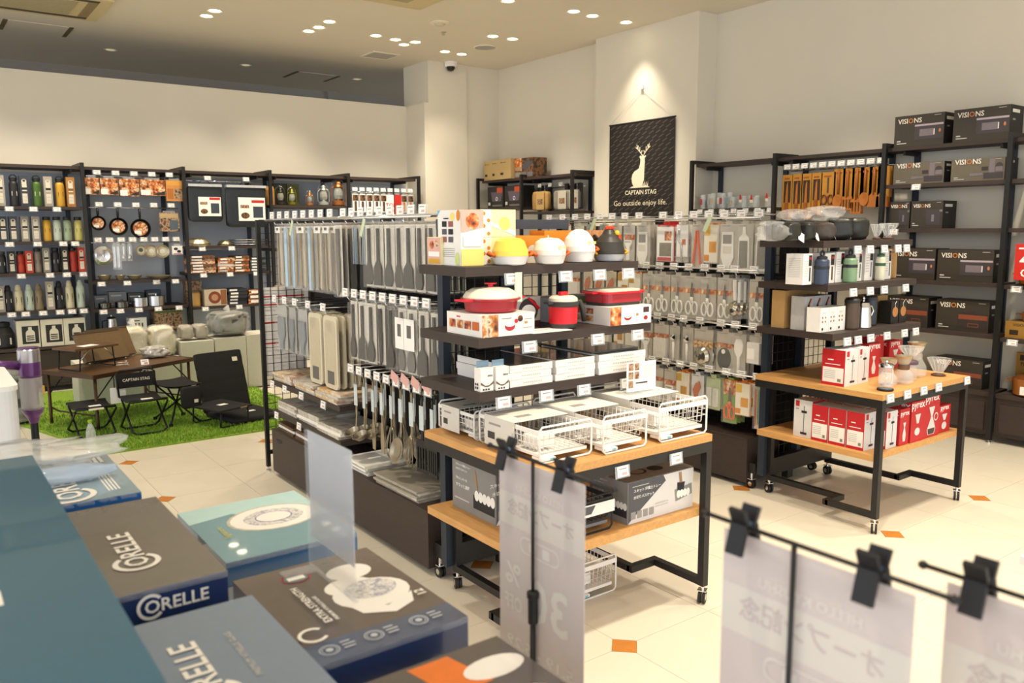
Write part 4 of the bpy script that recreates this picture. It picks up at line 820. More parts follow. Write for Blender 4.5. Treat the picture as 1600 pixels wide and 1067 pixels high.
# shelves with flat packs at the far half
for z in (.6, .415): b = MB(); b.box(.08, 1.05, -.32, -.03, z-.028, z, DWOOD); b.build('shelf_board', A); [price_tag(A, x, -.322, z-.002, 0, -.1) for x in ((.1, .3, .55, .85) if z > .5 else (.15, .5))]
TOW = [photo(['d8cdb8', 'c9a56a', 'e2dacb', 'a86d42', 'ddd5c6'], 9), photo(['cfc8bc', 'b7aea0', 'dcd6ca', '9c8f7e'], 9), photo(['d9d0be', 'cf9f52', 'e7e0d2', 'b5884e'], 10)]
def lay(x, z, n, w, d, th, ms, nm, lab, cat='package'):
    for k in range(n): carton(nm, f'{lab}, {ORD[k]} from the bottom', cat, w, d, th*.94, ms[k % len(ms)], W(x+random.uniform(-.01, .01), -.18+random.uniform(-.01, .01), z+k*th), FX+random.uniform(-.03, .03), 'flat packs lying on the rack')
for i, x in enumerate((.24, .56, .88)): lay(x, .6, 4, .29, .26, .013, TOW[i:]+TOW[:i], 'placemat_pack', f'patterned placemat pack, {("far", "middle", "near")[i]} pile of the upper rack shelf')
for i, x in enumerate((.25, .57, .88)): lay(x, .415, 4 if i < 2 else 3, .29, .25, .016, [TOW[1], PAPER, TOW[1]], 'cloth_pack', f'pale cloth pack, {("far", "middle", "near")[i]} pile of the lower rack shelf')
for i, x in enumerate((.22, .5)): lay(x, .293, 3, .25, .24, .016, [mat('6d5138', .5, var=.2), PAPER], 'brown_mat_pack', f'brown mat pack, {("far", "near")[i]} pile on the rack base')
lay(1.2, .293, 5, .24, .25, .01, [PAPER, TOW[1]], 'apron_pack', 'thin white pack with black straps, middle pile on the rack base'); lay(1.62, .293, 5, .4, .27, .01, [mat('a39c8e', .3, var=.2, scale=12), TOW[1]], 'apron_pack', 'large grey plastic pack, near pile on the rack base')
# caster wheels under the near end
def caster(parent, x, y, top, r=.026, rz=0, name='caster'):
    b = MB(); T = Matrix.Translation((x, y, r)) @ Matrix.Rotation(rz, 4, 'Z'); b.T = T @ Matrix.Rotation(PI/2, 4, 'X')
    for s in (-1, 1): b.lathe([(0, s*.004), (r, s*.004), (r, s*.014), (r*.5, s*.0145), (0, s*.0145)] if s > 0 else [(0, -.0145), (r*.5, -.0145), (r, -.014), (r, -.004), (0, -.004)], BLKP, 16); b.lathe([(0, s*.0152), (r*.5, s*.0148)], CHROME, 12)
    b.T = T; b.box(-r*.7, r*.7, -.018, .018, r*1.05, r*1.2, CHROME); b.lathe([(.008, r*.9), (.008, top-r)], CHROME, 8); c = b.build(name, parent)
    return c
for y in (-.29, .29): caster(A, RL-.08, y, .09)
b = MB(); b.box(1.94, 2.0, -.3, .3, .09, .15, BLACK); b.build('foot_beam', A)
# ================================================================ display tables and end shelves (two of each)
def display_table(label, x0, y0):
    t = thing('display_table', label, 'table', (x0, y0, 0), group='rolling display tables'); w, d = .87, .74
    b = MB(); b.box(0, w, 0, d, .672, .7, OAK); b.build('tabletop', t)
    for q in ((.0, w, 0, .03), (0, w, d-.03, d), (0, .03, .03, d-.03), (w-.03, w, .03, d-.03)): b = MB(); b.box(*q, .632, .6715, BLACK); b.build('frame_bar', t)
    L = [(.015, .015), (w-.015, .015), (.14, d-.015), (w-.15, d-.015)]
    for x, y in L: b = MB(); b.box(x-.015, x+.015, y-.015, y+.015, .075, .632, BLACK); b.build('leg', t); caster(t, x, y, .08, .026, .5 if y < .1 else 1.2)
    for (xf, yf), (xr, yr) in ((L[0], L[2]), (L[1], L[3])):
        b = MB(); b.bar((xf, yf+.015, .09), (xf, .28, .09), .03, BLACK, .028); b.bar((xf+(.015 if xr < xf else -.015), .28, .09), (xr+(-.015 if xr < xf else .015), .28, .09), .03, BLACK, .0279); b.bar((xr, .28, .09), (xr, yr-.015, .09), .03, BLACK, .028); b.build('foot_rail', t)
    b = MB(); b.box(L[2][0]+.015, L[3][0]-.015, d-.03, d, .105, .2, BLACK); b.build('rear_rail', t)
    b = MB(); b.box(-.01, w+.01, .03, d-.031, .365, .395, OAK); b.build('lower_shelf', t)
    return t
T1 = display_table('display table holding white wire dish racks, rolling black frame', 1.63, 2.065); T2 = display_table('display table holding glass pots and red boxes, rolling black frame', 3.745, 2.065)
def end_shelf(label, x0, zs, deps, y1=2.82):
    t = thing('end_shelf', label, 'shelf', (x0, y1, 0), group='dark end shelves of the racks'); w = .86
    for x in (.12, .435, .74): b = MB(); b.box(x-.018, x+.018, -.02, .02, .1, 1.5, SLOT); b.build('slotted_post', t)
    b = MB(); b.box(.1, .76, -.02, .02, 1.5, 1.54, mat('3d434d', .5)); b.build('top_beam', t)
    for z, d in zip(zs, deps): b = MB(); b.box(-.005, w, -.022-d, -.022, z, z+.035, DWOOD); b.build('shelf_board', t)
    b = MB()
    mesh_panel(t, Matrix.Translation((.12, .0, 0)), .62, .15, 1.49)
    return t
EA = end_shelf('dark end shelf with red cookware and egg shaped cookers', 1.62, (1.33, 1.08, .885), (.33, .41, .41))
def tags_on(t, xs, y, z): [price_tag(t, x, y, z, 0, -.1) for x in xs]
tags_on(EA, (.2, .46, .64, .8), -.354, 1.338); tags_on(EA, (.22, .56, .78), -.434, 1.09); tags_on(EA, (.1, .3, .49, .72), -.434, .895); tags_on(T1, (.38, .66), -.003, .66)
b = MB(); b.box(-.016, .016, -.001, .001, -.11, 0, mat('d3e2cc', .7, var=.02)); b.build('green_paper_flag', EA, loc=(.225, -.362, 1.34))
S1, S2, S3 = 1.366, 1.116, .921
YL, ORG, PINK = mat('f0dd7a', .55, var=.02), mat('dc8a26', .5, var=.05), mat('dcaea0', .6, var=.03)
CIT = mat('f3e9b4', .6, var=.02)
def citrus(loc, label):
    pr = [('r', 'f', 0, 0, .3, 1, mat('f6f0e4', .6))]+[('d', 'f', u, v, .045, 1, ORG) for u, v in ((.09, .85), (.22, .6), (.09, .4), (.22, .12))]+[('p', 'f', [(.3, .4), (1, .02), (1, .2), (.3, .55)], mat('c3dde6', .6)), ('d', 'f', .68, .48, .16, 1, mat('e3d777', .6))]
    pr += [('r', 'l', .05, .55, .95, .95, PINK), ('r', 'l', .1, .1, .9, .3, mat('d9a62e', .6))]
    return carton('cooker_box', label, 'box', .165, .13, .104, CIT, loc, 0, 'citrus patterned boxes', pr)
citrus((1.855, 2.665, S1), 'citrus patterned box behind the yellow dome cooker, lower of two'); citrus((1.855, 2.665, S1+.105), 'citrus patterned box with cooker picture, upper of two')
carton('cooker_box', 'small pink box with food picture at the shelf end', 'box', .055, .1, .105, CIT, (1.665, 2.72, S1), 0, None, [('r', 'l', .02, .02, .98, .98, PINK), ('d', 'l', .35, .72, .16, 1.0, FOODR), ('d', 'l', .7, .75, .14, 1.0, FOOD), ('r', 'l', .1, .3, .9, .48, PAPER), ('r', 'l', .1, .06, .9, .22, mat('d9a62e', .6)), ('d', 'f', .5, .8, .3, 1, ORG), ('d', 'f', .5, .4, .3, 1, ORG)])
pr = [('p', 'l', [(.0, 1), (0, .9), (.12, 1)], mat('6db3dd', .6)), ('d', 'l', .65, .88, .1, 1, YL), ('d', 'l', .9, .9, .08, 1.6, ORG), ('d', 'l', .06, .25, .05, 2.4, mat('dca0c4', .6)), ('d', 'l', .85, .12, .1, 1.6, mat('cfdc8f', .6))]
pr += [('r', 'l', .2+.28*(k % 2), .7-.14*(k//2), .4+.28*(k % 2), .8-.14*(k//2), (INK, mat('9a5a50', .6), mat('5a5560', .6))[k % 3]) for k in range(6)]+[('r', 'l', .25, .3-.035*k, .75, .31-.035*k, MIDG) for k in range(5)]+[('r', 'l', .28, .84, .5, .86, INK), ('p', 'f', [(0, .6), (1, .7), (1, 1), (0, 1)], PINK), ('d', 'f', .5, .8, .3, 1, FOODR), ('r', 'f', .1, .35, .9, .55, PAPER), ('r', 'f', 0, 0, 1, .3, YL)]
carton('cooker_box', 'tall white box with small pictures beside the citrus boxes', 'box', .1, .16, .205, WHITE, (1.7, 2.63, S1), 0, None, pr)
def egg_cooker(label, x, y, prof, base, dome, handle, hh, extra=None):
    t = thing('egg_cooker', label, 'cooker', (x, y, S1), -.2, 'microwave egg cookers'); r = prof[0][0]
    b = MB(); b.lathe([(r*.72, 0), (r*.85, .004), (r*.98, hh*.85), (r*1.04, hh), (r*.95, hh)], base, 26); b.build('base', t)
    b = MB(); b.lathe([(r*1.03, hh)]+[(a, hh+z) for a, z in prof], dome, 26); dm = b.build('dome', t)
    for s in (-1, 1): b = MB(); b.tube([(s*r*1.0, -.016, hh), (s*r*1.22, -.018, hh+.008), (s*r*1.25, 0, hh+.014), (s*r*1.22, .018, hh+.008), (s*r*1.0, .016, hh)], .006, handle, 7); b.build('handle', t)
    return t, dm
WB = mat('e6e4e2', .4, var=.01); OH = mat('d9631f', .5); SILV = mat('b9bcc2', .4, var=.02)
egg_cooker('yellow domed egg cooker with orange handles', 1.848, 2.515, [(.07, 0), (.068, .02), (.055, .055), (.04, .066), (0, .07)], WB, mat('edcf55', .4, var=.02), OH, .034)
t, dm = egg_cooker('low white domed egg cooker with orange handles', 2.02, 2.49, [(.063, 0), (.064, .02), (.055, .05), (.035, .064), (0, .068)], WB, mat('eeeae0', .4, var=.01), OH, .034)
b = MB(); [b.quad([(x, -.066, .06), (x+.012, -.066, .06), (x+.012, -.063, .07), (x, -.063, .07)], YL) for x in (.005, .025)]; b.build('printed_marks', dm, kind='stuff')
t, dm = egg_cooker('tall white egg shaped cooker', 2.205, 2.53, [(.066, 0), (.066, .02), (.056, .052), (.036, .078), (.015, .088), (0, .09)], WB, mat('f0ede6', .4, var=.01), OH, .044)
b = MB(); [b.quad([(x, -.068, .075), (x+.012, -.068, .075), (x+.012, -.065, .085), (x, -.065, .085)], YL) for x in (.005, .028)]; b.build('printed_marks', dm, kind='stuff')
t, dm = egg_cooker('black hen shaped egg cooker with red comb', 2.37, 2.53, [(.066, 0), (.066, .012), (.058, .05), (.042, .07), (.03, .082), (.02, .1), (0, .104)], SILV, mat('35332f', .4, var=.03), mat('e0a520', .5), .03)
RC = mat('d8401e', .45)
b = MB(); [b.lathe([(0, -.008), (.008, -.004), (.009, .004), (0, .01)], RC, 8, (.014*k, -.004, .137)) for k in (-1, 0, 1)]; b.build('comb', t)
b = MB(); b.T = Matrix.Translation((.026, -.02, .118)); b.lathe([(.011, -.008), (.012, 0), (.008, .008), (0, .01)], mat('e8b422', .5), 10); b.build('beak', t)
b = MB(); b.T = Matrix.Translation((.032, -.03, .1)); b.lathe([(0, -.014), (.008, -.008), (.006, .006), (0, .012)], RC, 8); b.build('wattle', t)
b = MB(); b.T = Matrix.Translation((-.052, .03, .09)) @ Matrix.Rotation(1.2, 4, 'Y'); b.lathe([(0, 0), (.02, .004), (.02, .01), (0, .012)], mat('2b2927', .5), 12); b.build('tail', t)
OB = [('d', 'f', .55, .25, .2, 1.3, mat('d9d2c4', .6)), ('r', 'f', .08, .6, .14, .85, PAPER)]
for x, y, w, d, h, l in ((2.03, 2.68, .17, .12, .108, 'orange box behind the low white cooker'), (2.2, 2.7, .155, .1, .128, 'orange box behind the tall egg cooker'), (2.38, 2.69, .17, .12, .128, 'orange box with wood print behind the hen cooker')):
    carton('cooker_box', l, 'box', w, d, h, ORG if x < 2.3 else photo(['c98a52', 'b06a3c', 'd9a878', 'a8643a'], 30, stretch=(6, 1, .4)), (x, y, S1), 0, 'orange cooker boxes', OB)
# second shelf: red cookware
RD = mat('a81f2a', .35, var=.03, coat=.3); RDB = mat('d3202c', .35, var=.02); CRM = mat('eee6cf', .4, var=.01); DK = mat('3a3a38', .45)
pr = [('r', 'f', 0, 0, .3, 1, FOOD), ('d', 'f', .52, .45, .1, .8, mat('b03038', .6)), ('d', 'f', .52, .55, .1, .5, WHITE), ('d', 'f', .64, .65, .035, 1, RDB), ('d', 'f', .72, .75, .05, 1, FOOD), ('r', 'f', .36, .78, .55, .82, MIDG), ('r', 'f', .8, .7, .95, .73, MIDG), ('r', 'f', .78, .3, .95, .33, MIDG), ('r', 'f', .8, .5, .86, .6, KRAFT)]
pr += [('r', 'l', .08+.22*k, .3, .26+.22*k, .68, (FOODR, FOOD, FOODR, mat('c4672c', .6))[k]) for k in range(4)]+[('r', 'l', .3, .8, .4, .86, RDB)]
carton('pan_box', 'white cookware box under the round red pan', 'box', .235, .235, .08, WHITE, (1.75, 2.508, S2), 0, None, pr)
t = thing('red_pan', 'round red pan with a cream domed lid', 'pan', (1.75, 2.505, S2+.081), .1)
b = MB(); b.lathe([(.085, 0), (.096, .006), (.1, .04), (.104, .044), (.112, .046), (.112, .052), (.098, .052)], RD, 32); b.build('pan_body', t)
b = MB(); b.lathe([(.104, .052), (.104, .056), (.092, .074), (.07, .086), (.03, .09), (0, .09)], CRM, 32); b.build('lid', t)
b = MB(); b.lathe([(.01, .09), (.01, .1), (.024, .102), (.024, .107), (0, .108)], RDB, 14); b.build('knob', t)
for s in (-1, 1): b = MB(); b.box(s*.128-.02, s*.128+.02, -.03, .03, .044, .051, RDB); b.build('side_handle', t)
carton('pan_box', 'grey box picturing a bowl of rice behind the pot', 'box', .12, .08, .12, mat('b9b2a8', .6), (1.97, 2.6, S2), 0, None, [('d', 'f', .5, .55, .4, 1, mat('3a2f30', .6)), ('d', 'f', .5, .5, .3, .8, PAPER), ('p', 'f', [(.45, .98), (.55, .98), (1, .6), (.9, .55)], RDB), ('r', 'f', .1, 0, 1, .2, mat('4a2024', .6))])
t = thing('red_pot', 'tall red pot with a cream lid and black side handle', 'pot', (2.06, 2.455, S2), 0)
b = MB(); b.lathe([(.05, 0), (.053, .004), (.056, .02)], DK, 26); b.lathe([(.056, .02), (.058, .085)], RDB, 26); b.lathe([(.058, .085), (.062, .09), (.064, .104), (.06, .106)], DK, 26); b.build('pot_body', t)
b = MB(); b.lathe([(.057, .106), (.056, .118), (.045, .126), (0, .128)], CRM, 26); b.build('lid', t)
b = MB(); b.box(-.018, .018, -.009, .009, .127, .142, RDB); b.build('knob', t)
b = MB(); b.tube([(.06, 0, .1), (.082, -.004, .1), (.094, -.008, .07), (.1, -.01, .02)], [.008, .011, .011, .009], DK, 8); b.build('handle', t)
b = MB(); b.box(-.085, -.055, -.015, .015, .098, .106, DK); b.build('helper_lip', t)
for z, l in ((0, 'white cookware box under the red casserole'),):
    carton('pan_box', l, 'box', .23, .22, .074, WHITE, (2.355, 2.488, S2), 0, None, [('r', 'f', 0, 0, .26, 1, FOODR), ('d', 'f', .42, .4, .09, .6, RD), ('d', 'f', .42, .46, .08, .45, WHITE), ('r', 'f', .8, .6, .94, .9, mat('4a2c30', .6)), ('r', 'f', .62, .45, .68, .58, KRAFT), ('d', 'f', .86, .3, .05, .8, RD)]+[('r', 'l', .05+.3*(k % 2), .55-.4*(k//2), .25+.3*(k % 2), .85-.4*(k//2), FOOD) for k in range(4)])
t = thing('red_casserole', 'rectangular red casserole dish with a cream lid', 'casserole', (2.36, 2.49, S2+.075), 0)
b = MB(); b.prism(rr(.2, .14, .025), 0, .012, DK); b.prism(rr(.21, .15, .03), .012, .048, RD); b.build('dish', t)
b = MB(); b.prism(rr(.235, .17, .035), .0485, .056, RDB); b.prism(rr(.2, .145, .03), .0561, .063, CRM); b.build('lid', t)
for s in (-1, 1): b = MB(); b.box(s*.13-.015, s*.13+.015, -.035, .035, .049, .055, RDB); b.build('side_grip', t)
carton('tableware_box', 'flat grey box lying behind the casserole', 'box', .3, .12, .1, mat('8d8a8c', .6), (2.28, 2.7, S2), 0, None, [('r', 'f', .4, .3, .7, .95, mat('7c9a4a', .6)), ('r', 'f', .62, .2, .9, .7, FOODR)])
b = MB(); b.box(-.1, .09, -.06, .05, 0, .002, PAPER); b.prints(.18, .1, .002, [('r', 't', .1, .5, .6, .55, MIDG)]); b.build('leaflet', None, 'white leaflet lying in front of the red pot', 'leaflet', loc=(1.95, 2.435, S2))
# third shelf: flat boxes and small boxes
GT = mat('5c5b58', .15, var=.03, coat=.5)
k3 = 0
for i, (x, n) in enumerate(((1.855, 3), (2.075, 3), (2.325, 3))):
    for k in range(n):
        w = .2 if i < 2 else .26
        carton('tray_box', f'flat white tray box, {("left", "middle", "right")[i]} stack of the lowest end shelf, {ORD[k]} from the bottom', 'box', w, .36, .026, WHITE, (x+random.uniform(-.004, .004), 2.575, S3+.027*k), random.uniform(-.015, .015), 'flat tray boxes', [('r', 't', .01, .01, .99, .99, GT)]+[('r', 'f', .3+.05*j, .4, .335+.05*j, .58, LTG) for j in range(9)])
b = MB(); b.box(-.13, .13, -.17, .17, 0, .008, mat('4a4c48', .2, coat=.4)); b.build('bath_mat', None, 'dark grey flat mat lying on the right tray box stack', 'mat', loc=(2.32, 2.6, S3+.0815))
for i, (x, y) in enumerate(((1.655, 2.415), (1.716, 2.405))):
    t = thing('hanger_box', f'small white box with a blue hanging tab, {("left", "right")[i]} one', 'box', (x, y, S3), 0, 'small boxes with blue tabs')
    b = MB(); b.box(-.028, .028, -.02, .02, 0, .085, WHITE); b.prints(.056, .04, .085, [('p', 'f', [(0, .42), (.35, .25), (.65, .25), (1, .42), (1, .3), (.6, .18), (.4, .18), (0, .3)], mat('6b5f52', .6))]+[('r', 'f', .55+.1*j, .62, .61+.1*j, .7, INK) for j in range(4)]+[('r', 'f', .15+.2*j, .05, .28+.2*j, .12, INK) for j in range(3)]+[('r', 'l', .15+.3*j, .1+.15*k, .35+.3*j, .2+.15*k, INK) for j in range(2) for k in range(2)]); b.build('box_body', t)
    b = MB(); b.box(-.026, .026, .008, .0105, .085, .108, mat('7f9cb0', .5)); b.build('hanging_tab', t)
# dish racks on the table
RWM = mat('efece6', .35, var=.01); TRY = mat('f2efe8', .4, var=.01)
def dish_rack(label, x0, x1, y0, y1, h, wm=RWM, z=.7005, sleeve=True, grp='white wire dish racks'):
    w, d = x1-x0, y1-y0; t = thing('dish_rack', label, 'dish rack', ((x0+x1)/2, (y0+y1)/2, z), 0, grp)
    for s in (-1, 1):
        y = s*(d/2-.004); b = MB(); b.tube([(-w/2+.01, y, h), (-w/2, y, h-.012), (-w/2, y, .015), (-w/2+.012, y, .004), (w/2-.012, y, .004), (w/2, y, .015), (w/2, y, h-.012), (w/2-.01, y, h)], .004, wm, 6, True); b.build('leg_frame', t)
        b = MB(); b.box(-w/2, w/2, y-.003, y+.003, h*.78, h*.9, wm); b.build('rim_band', t)
        b = MB(); b.box(s*(w/2)-.002, s*(w/2)+.002, -d/2, d/2, h*.78, h*.9, wm); b.build('rim_band', t)
    b = MB(); n = int(w/.022); k = int(d/.022)
    for i in range(1, n):
        x = -w/2+w*i/n; b.tube([(x, -d/2+.008, h*.85), (x, -d/2+.014, h*.32), (x, d/2-.014, h*.32), (x, d/2-.008, h*.85)], .0017, wm, 4)
    for i in range(1, k):
        y = -d/2+d*i/k
        for s in (-1, 1): b.tube([(s*(w/2-.002), y, h*.85), (s*(w/2-.008), y, h*.32)], .0017, wm, 4)
    for z2 in (.5, .66):
        b.tube([(-w/2, -d/2+.008, h*z2), (w/2, -d/2+.008, h*z2), (w/2, d/2-.008, h*z2), (-w/2, d/2-.008, h*z2)], .0017, wm, 4, True)
    b.build('wire_basket', t, kind='stuff')
    b = MB(); b.box(-w/2+.012, w/2-.012, -d/2+.015, d/2-.015, h*.16, h*.24, TRY if wm == RWM else mat('77777a', .5)); tr = b.build('drip_tray', t)
    if wm == RWM:
        b = MB(); b.box(-w/2+.01, -w/2+.07, -d/2+.002, -d/2+.06, h*.08, h*.15, TRY); b.build('spout', tr)
        b = MB(); b.box(-w/2+.045, -w/2+.06, -d/2-.0005, -d/2+.002, h*.09, h*.14, mat('7cc0cc', .5)); b.build('spout_plug', tr)
        b = MB(); b.T = Matrix.Translation((-w*.22, -d*.25, h*.33)); b.box(-.04, .04, -.04, .04, 0, h*.3, TRY); b.build('cutlery_holder', t)
    if sleeve:
        b = MB(); sl = mat('dad5cb', .6, var=.02); b.box(-w/2-.007, -w/2-.0055, -d*.12, d*.38, .012, h*.94, sl); b.box(-w/2-.007, w/2+.006, -d*.12, d*.38, h*.94, h*.955, mat('e9e4d8', .6, var=.02))
        b.quad([(-w/2-.0075, d*.3, h*.7), (-w/2-.0075, d*.1, h*.7), (-w/2-.0075, d*.1, h*.76), (-w/2-.0075, d*.3, h*.76)], MIDG); b.quad([(-w/2-.0075, d*.32, h*.3), (-w/2-.0075, d*.2, h*.3), (-w/2-.0075, d*.2, h*.5), (-w/2-.0075, d*.32, h*.5)], DGREY)
        b.quad([(-w/2-.0075, -.03, h*.25), (-w/2-.0075, -d*.11, h*.25), (-w/2-.0075, -d*.11, h*.65), (-w/2-.0075, -.03, h*.65)], LTG)
        b.quad([(-w*.3, d*.02, h*.957), (w*.0, d*.02, h*.957), (w*.0, d*.1, h*.957), (-w*.3, d*.1, h*.957)], MIDG); b.build('carton_sleeve', t)
    return t
dish_rack('white wire dish rack half under the dark shelf, back left of the table', 1.69, 1.9, 2.53, 2.79, .115); dish_rack('white wire dish rack nearest the left front table corner', 1.69, 1.925, 2.13, 2.5, .13)
dish_rack('white wire dish rack in the middle of the table front', 1.945, 2.16, 2.09, 2.5, .14); dish_rack('white wire dish rack at the right end of the table', 2.225, 2.49, 2.085, 2.5, .15)
t = thing('sign_card', 'white information card with small photos standing on the right dish rack', 'sign', (2.36, 2.32, .7005+.145), -.1)
b = MB(); b.box(-.075, .075, -.001, .001, .005, .125, PAPER); b.prints(.15, .002, .13, [('r', 'f', .06+.2*(k % 2), .7-.27*(k//2), .22+.2*(k % 2), .92-.27*(k//2), CAMPP) for k in range(5)]+[('r', 'f', .55, .8-.07*k, .93, .815-.07*k, LTG) for k in range(6)]+[('r', 'f', .3, .28, .7, .32, INK)]); b.build('card', t)
b = MB(); b.box(-.1, .08, -.05, .04, 0, .0045, TAGF); b.build('clear_foot', t)
# lower shelf of the table
GC = mat('8a8884', .6, var=.03); LG = mat('dedbd8', .6, var=.02); SLATE = mat('55565b', .6, var=.03)
def rack_box(label, w, d, h, loc, grp='dish rack cartons'):
    pr = [('p', 'f', [(0, 0), (0, 1), (.52, 1), (.56, .85), (.02, .05)], SLATE), ('t', 'f', .28, .74, .085, 'スキット 珪藻土トレー', PAPER), ('t', 'f', .23, .58, .085, '水切りバスケット', PAPER), ('r', 'f', .06, .88, .3, .9, LTG), ('r', 'f', .04, .1, .11, .28, MIDG), ('r', 'f', .13, .1, .2, .28, MIDG), ('r', 'f', .22, .1, .29, .28, MIDG), ('r', 'f', .31, .1, .38, .28, MIDG), ('r', 'f', .4, .32, .6, .35, LTG), ('r', 'f', .4, .26, .6, .28, LTG)]
    pr += [('p', 'f', [(.72, .25), (.98, .35), (.97, .62), (.7, .55)], mat('8f8d88', .6)), ('p', 'f', [(.74, .5), (.84, .5), (.86, .7), (.74, .72)], INK), ('p', 'f', [(.78, .7), (.795, .7), (.775, .97), (.76, .97)], mat('b08050', .6)), ('p', 'f', [(.8, .7), (.815, .7), (.8, .97), (.785, .97)], mat('b08050', .6))]+[('d', 'f', .76+.05*k, .42, .03, 1.5, PAPER) for k in range(4)]
    pr += [('r', 'l', 0, 0, 1, 1, GC), ('t', 'l', .26, .88, .05, 'スキット 珪藻土トレー', PAPER), ('t', 'l', .22, .79, .05, '水切りバスケット', PAPER), ('t', 'l', .22, .6, .055, '汚れとニオイを', PAPER), ('t', 'l', .25, .45, .08, 'サラッと速乾', PAPER), ('r', 'l', .05, .2, .4, .23, LTG), ('p', 'l', [(.5, .15), (.98, .15), (.98, .45), (.5, .42)], INK)]+[('d', 'l', .58+.09*k, .42, .05, 1.4, PAPER) for k in range(5)]+[('p', 'l', [(.58, .55), (.61, .55), (.56, .9), (.53, .9)], mat('b08050', .6))]
    pr += [('r', 't', 0, 0, 1, 1, mat('8f8577', .5, var=.05)), ('d', 't', .35, .4, .12, .8, INK), ('d', 't', .35, .4, .09, .8, mat('8f8577', .5)), ('d', 't', .6, .35, .1, .8, INK)]
    return carton('dish_rack_box', label, 'box', w, d, h, LG, loc, 0, grp, pr)
rack_box('grey dish rack carton at the left of the lower table shelf', .22, .3, .2, (1.82, 2.57, .3955)); rack_box('grey and white dish rack carton at the right of the lower table shelf', .36, .21, .16, (2.29, 2.235, .3955))
dish_rack('black wire dish rack with a paper band on the lower table shelf', 1.86, 2.04, 2.14, 2.45, .14, BLACK, .3955, False, 'black dish rack')
b = MB(); b.box(-.095, .095, -.16, -.1585, .07, .115, PAPER); b.prints(0, 0, 0, ()); b.quad([(-.08, -.1605, .08), (-.02, -.1605, .08), (.0, -.1605, .11), (-.08, -.1605, .11)], SLATE); b.build('paper_band', None, 'printed paper band around the black dish rack', 'band', loc=(1.95, 2.295, .3955))
dish_rack('white wire basket standing on the floor under the table', 2.07, 2.285, 2.37, 2.66, .16, RWM, .0005, False)
# ================================================================ second rack: gadgets on cards
B = thing('gadget_rack', 'black double sided rack hung with carded kitchen gadgets behind the glass table', 'rack', (4.17, 5.0, 0), FX)
BL = 2.15
b = MB(); b.box(.05, BL-.02, -.012, .012, .1, 1.52, mat('141313', .6)); b.build('back_panel', B)
for x in (0.02, 1.05, BL-.02): b = MB(); b.box(x-.02, x+.02, -.025, .025, .02, 1.58, BLACK); b.build('upright', B)
for y0, y1 in ((-.325, -.03), (.03, .325)):
    for x0, x1 in ((.06, 1.05), (1.06, 2.08)):
        b = MB(); b.box(x0, x1, y0, y1, .03, .285, DWOOD); bc = b.build('base_cabinet', B)
        b = MB(); b.box(x0, x1, y0-.004, y1, .2855, .293, DWOOD); b.build('cabinet_top', bc)
for y in (-.3, .3): caster(B, BL-.05, y, .09)
b = MB(); b.box(2.085, 2.13, -.31, .31, .09, .15, BLACK); b.build('foot_beam', B)
WB2 = lambda y, dx, z: (4.17+dx, y, z)
def gpack(name, cat, w, h, fn, cardm=mat('bdb6a9', .6, var=.03), top=None, topm=None):
    t = thing(name, 'x', cat)
    b = MB(); b.box(-w/2, w/2, .002, .004, -h, -.005, cardm); b.box(-w*.18, w*.18, .002, .004, -.005, .012, cardm)
    if top: b.prints(0, 0, 0, ()); b.quad([(-w/2, .0015, -h*top[1]), (w/2, .0015, -h*top[1]), (w/2, .0015, -h*top[0]), (-w/2, .0015, -h*top[0])], topm or FOODR)
    b.quad([(-w*.4, .0014, -h*.07), (w*.1, .0014, -h*.07), (w*.1, .0014, -h*.05), (-w*.4, .0014, -h*.05)], MIDG); b.build('backing_card', t)
    b = MB(); nm = fn(b, w, h); b.build(nm, t, kind='stuff' if nm in ('whisk', 'assorted_tools', 'spoon_set') else None)
    b = MB(); b.box(-w/2, w/2, -.016, -.0155, -h, -.01, film('f6f6f4', .06, .1)); b.build('plastic_front', t)
    return Proto(t)
GH = mat('efece4', .45, var=.01); GM = mat('8a857b', .4, .3, var=.03); ORH = mat('e2622a', .45)
def f_grater(b, w, h):
    flat(b, [(-w*.3, -h*.3), (-w*.1, -h*.22), (-w*.06, -h*.08), (w*.06, -h*.08), (w*.1, -h*.22), (w*.3, -h*.3), (w*.34, -h*.95), (-w*.34, -h*.95)], .008, GH, y=-.005)
    flat(b, [(-w*.24, -h*.36), (w*.24, -h*.36), (w*.27, -h*.9), (-w*.27, -h*.9)], .002, GM, y=-.0105)
    for i in range(5):
        for j in range(9): b.box(-w*.2+w*.1*i-.002, -w*.2+w*.1*i+.002, -.0125, -.011, -h*(.4+.055*j)-.002, -h*(.4+.055*j)+.002, GREYP)
    return 'grater'
def f_grater2(b, w, h):
    flat(b, [(-w*.32, -h*.18), (w*.32, -h*.18), (w*.36, -h*.7), (w*.12, -h*.95), (-w*.12, -h*.95), (-w*.36, -h*.7)], .008, GH, y=-.005); b.box(-w*.25, w*.25, -.0105, -.009, -h*.42, -h*.24, GM); b.box(-w*.25, w*.25, -.0105, -.009, -h*.62, -h*.47, CARD); return 'grater'
def f_sciss(b, w, h, m=GH):
    flat(b, [(-.004, -h*.16), (.004, -h*.2), (.01, -h*.5), (-.012, -h*.5)], .003, STEEL, y=-.004); flat(b, [(.006, -h*.2), (.012, -h*.5), (-.002, -h*.5)], .003, mat('8c8a88', .3, .8), y=-.008)
    for s in (-1, 1):
        c = (s*w*.2, -h*.76); b.tube([(c[0]+w*.17*math.cos(a*PI/6), -.006, c[1]+h*.15*math.sin(a*PI/6)) for a in range(12)], .006, m, 6, True); b.tube([(s*w*.06, -.006, -h*.64), (s*.004, -.006, -h*.5)], .006, m, 6)
    return 'scissors'
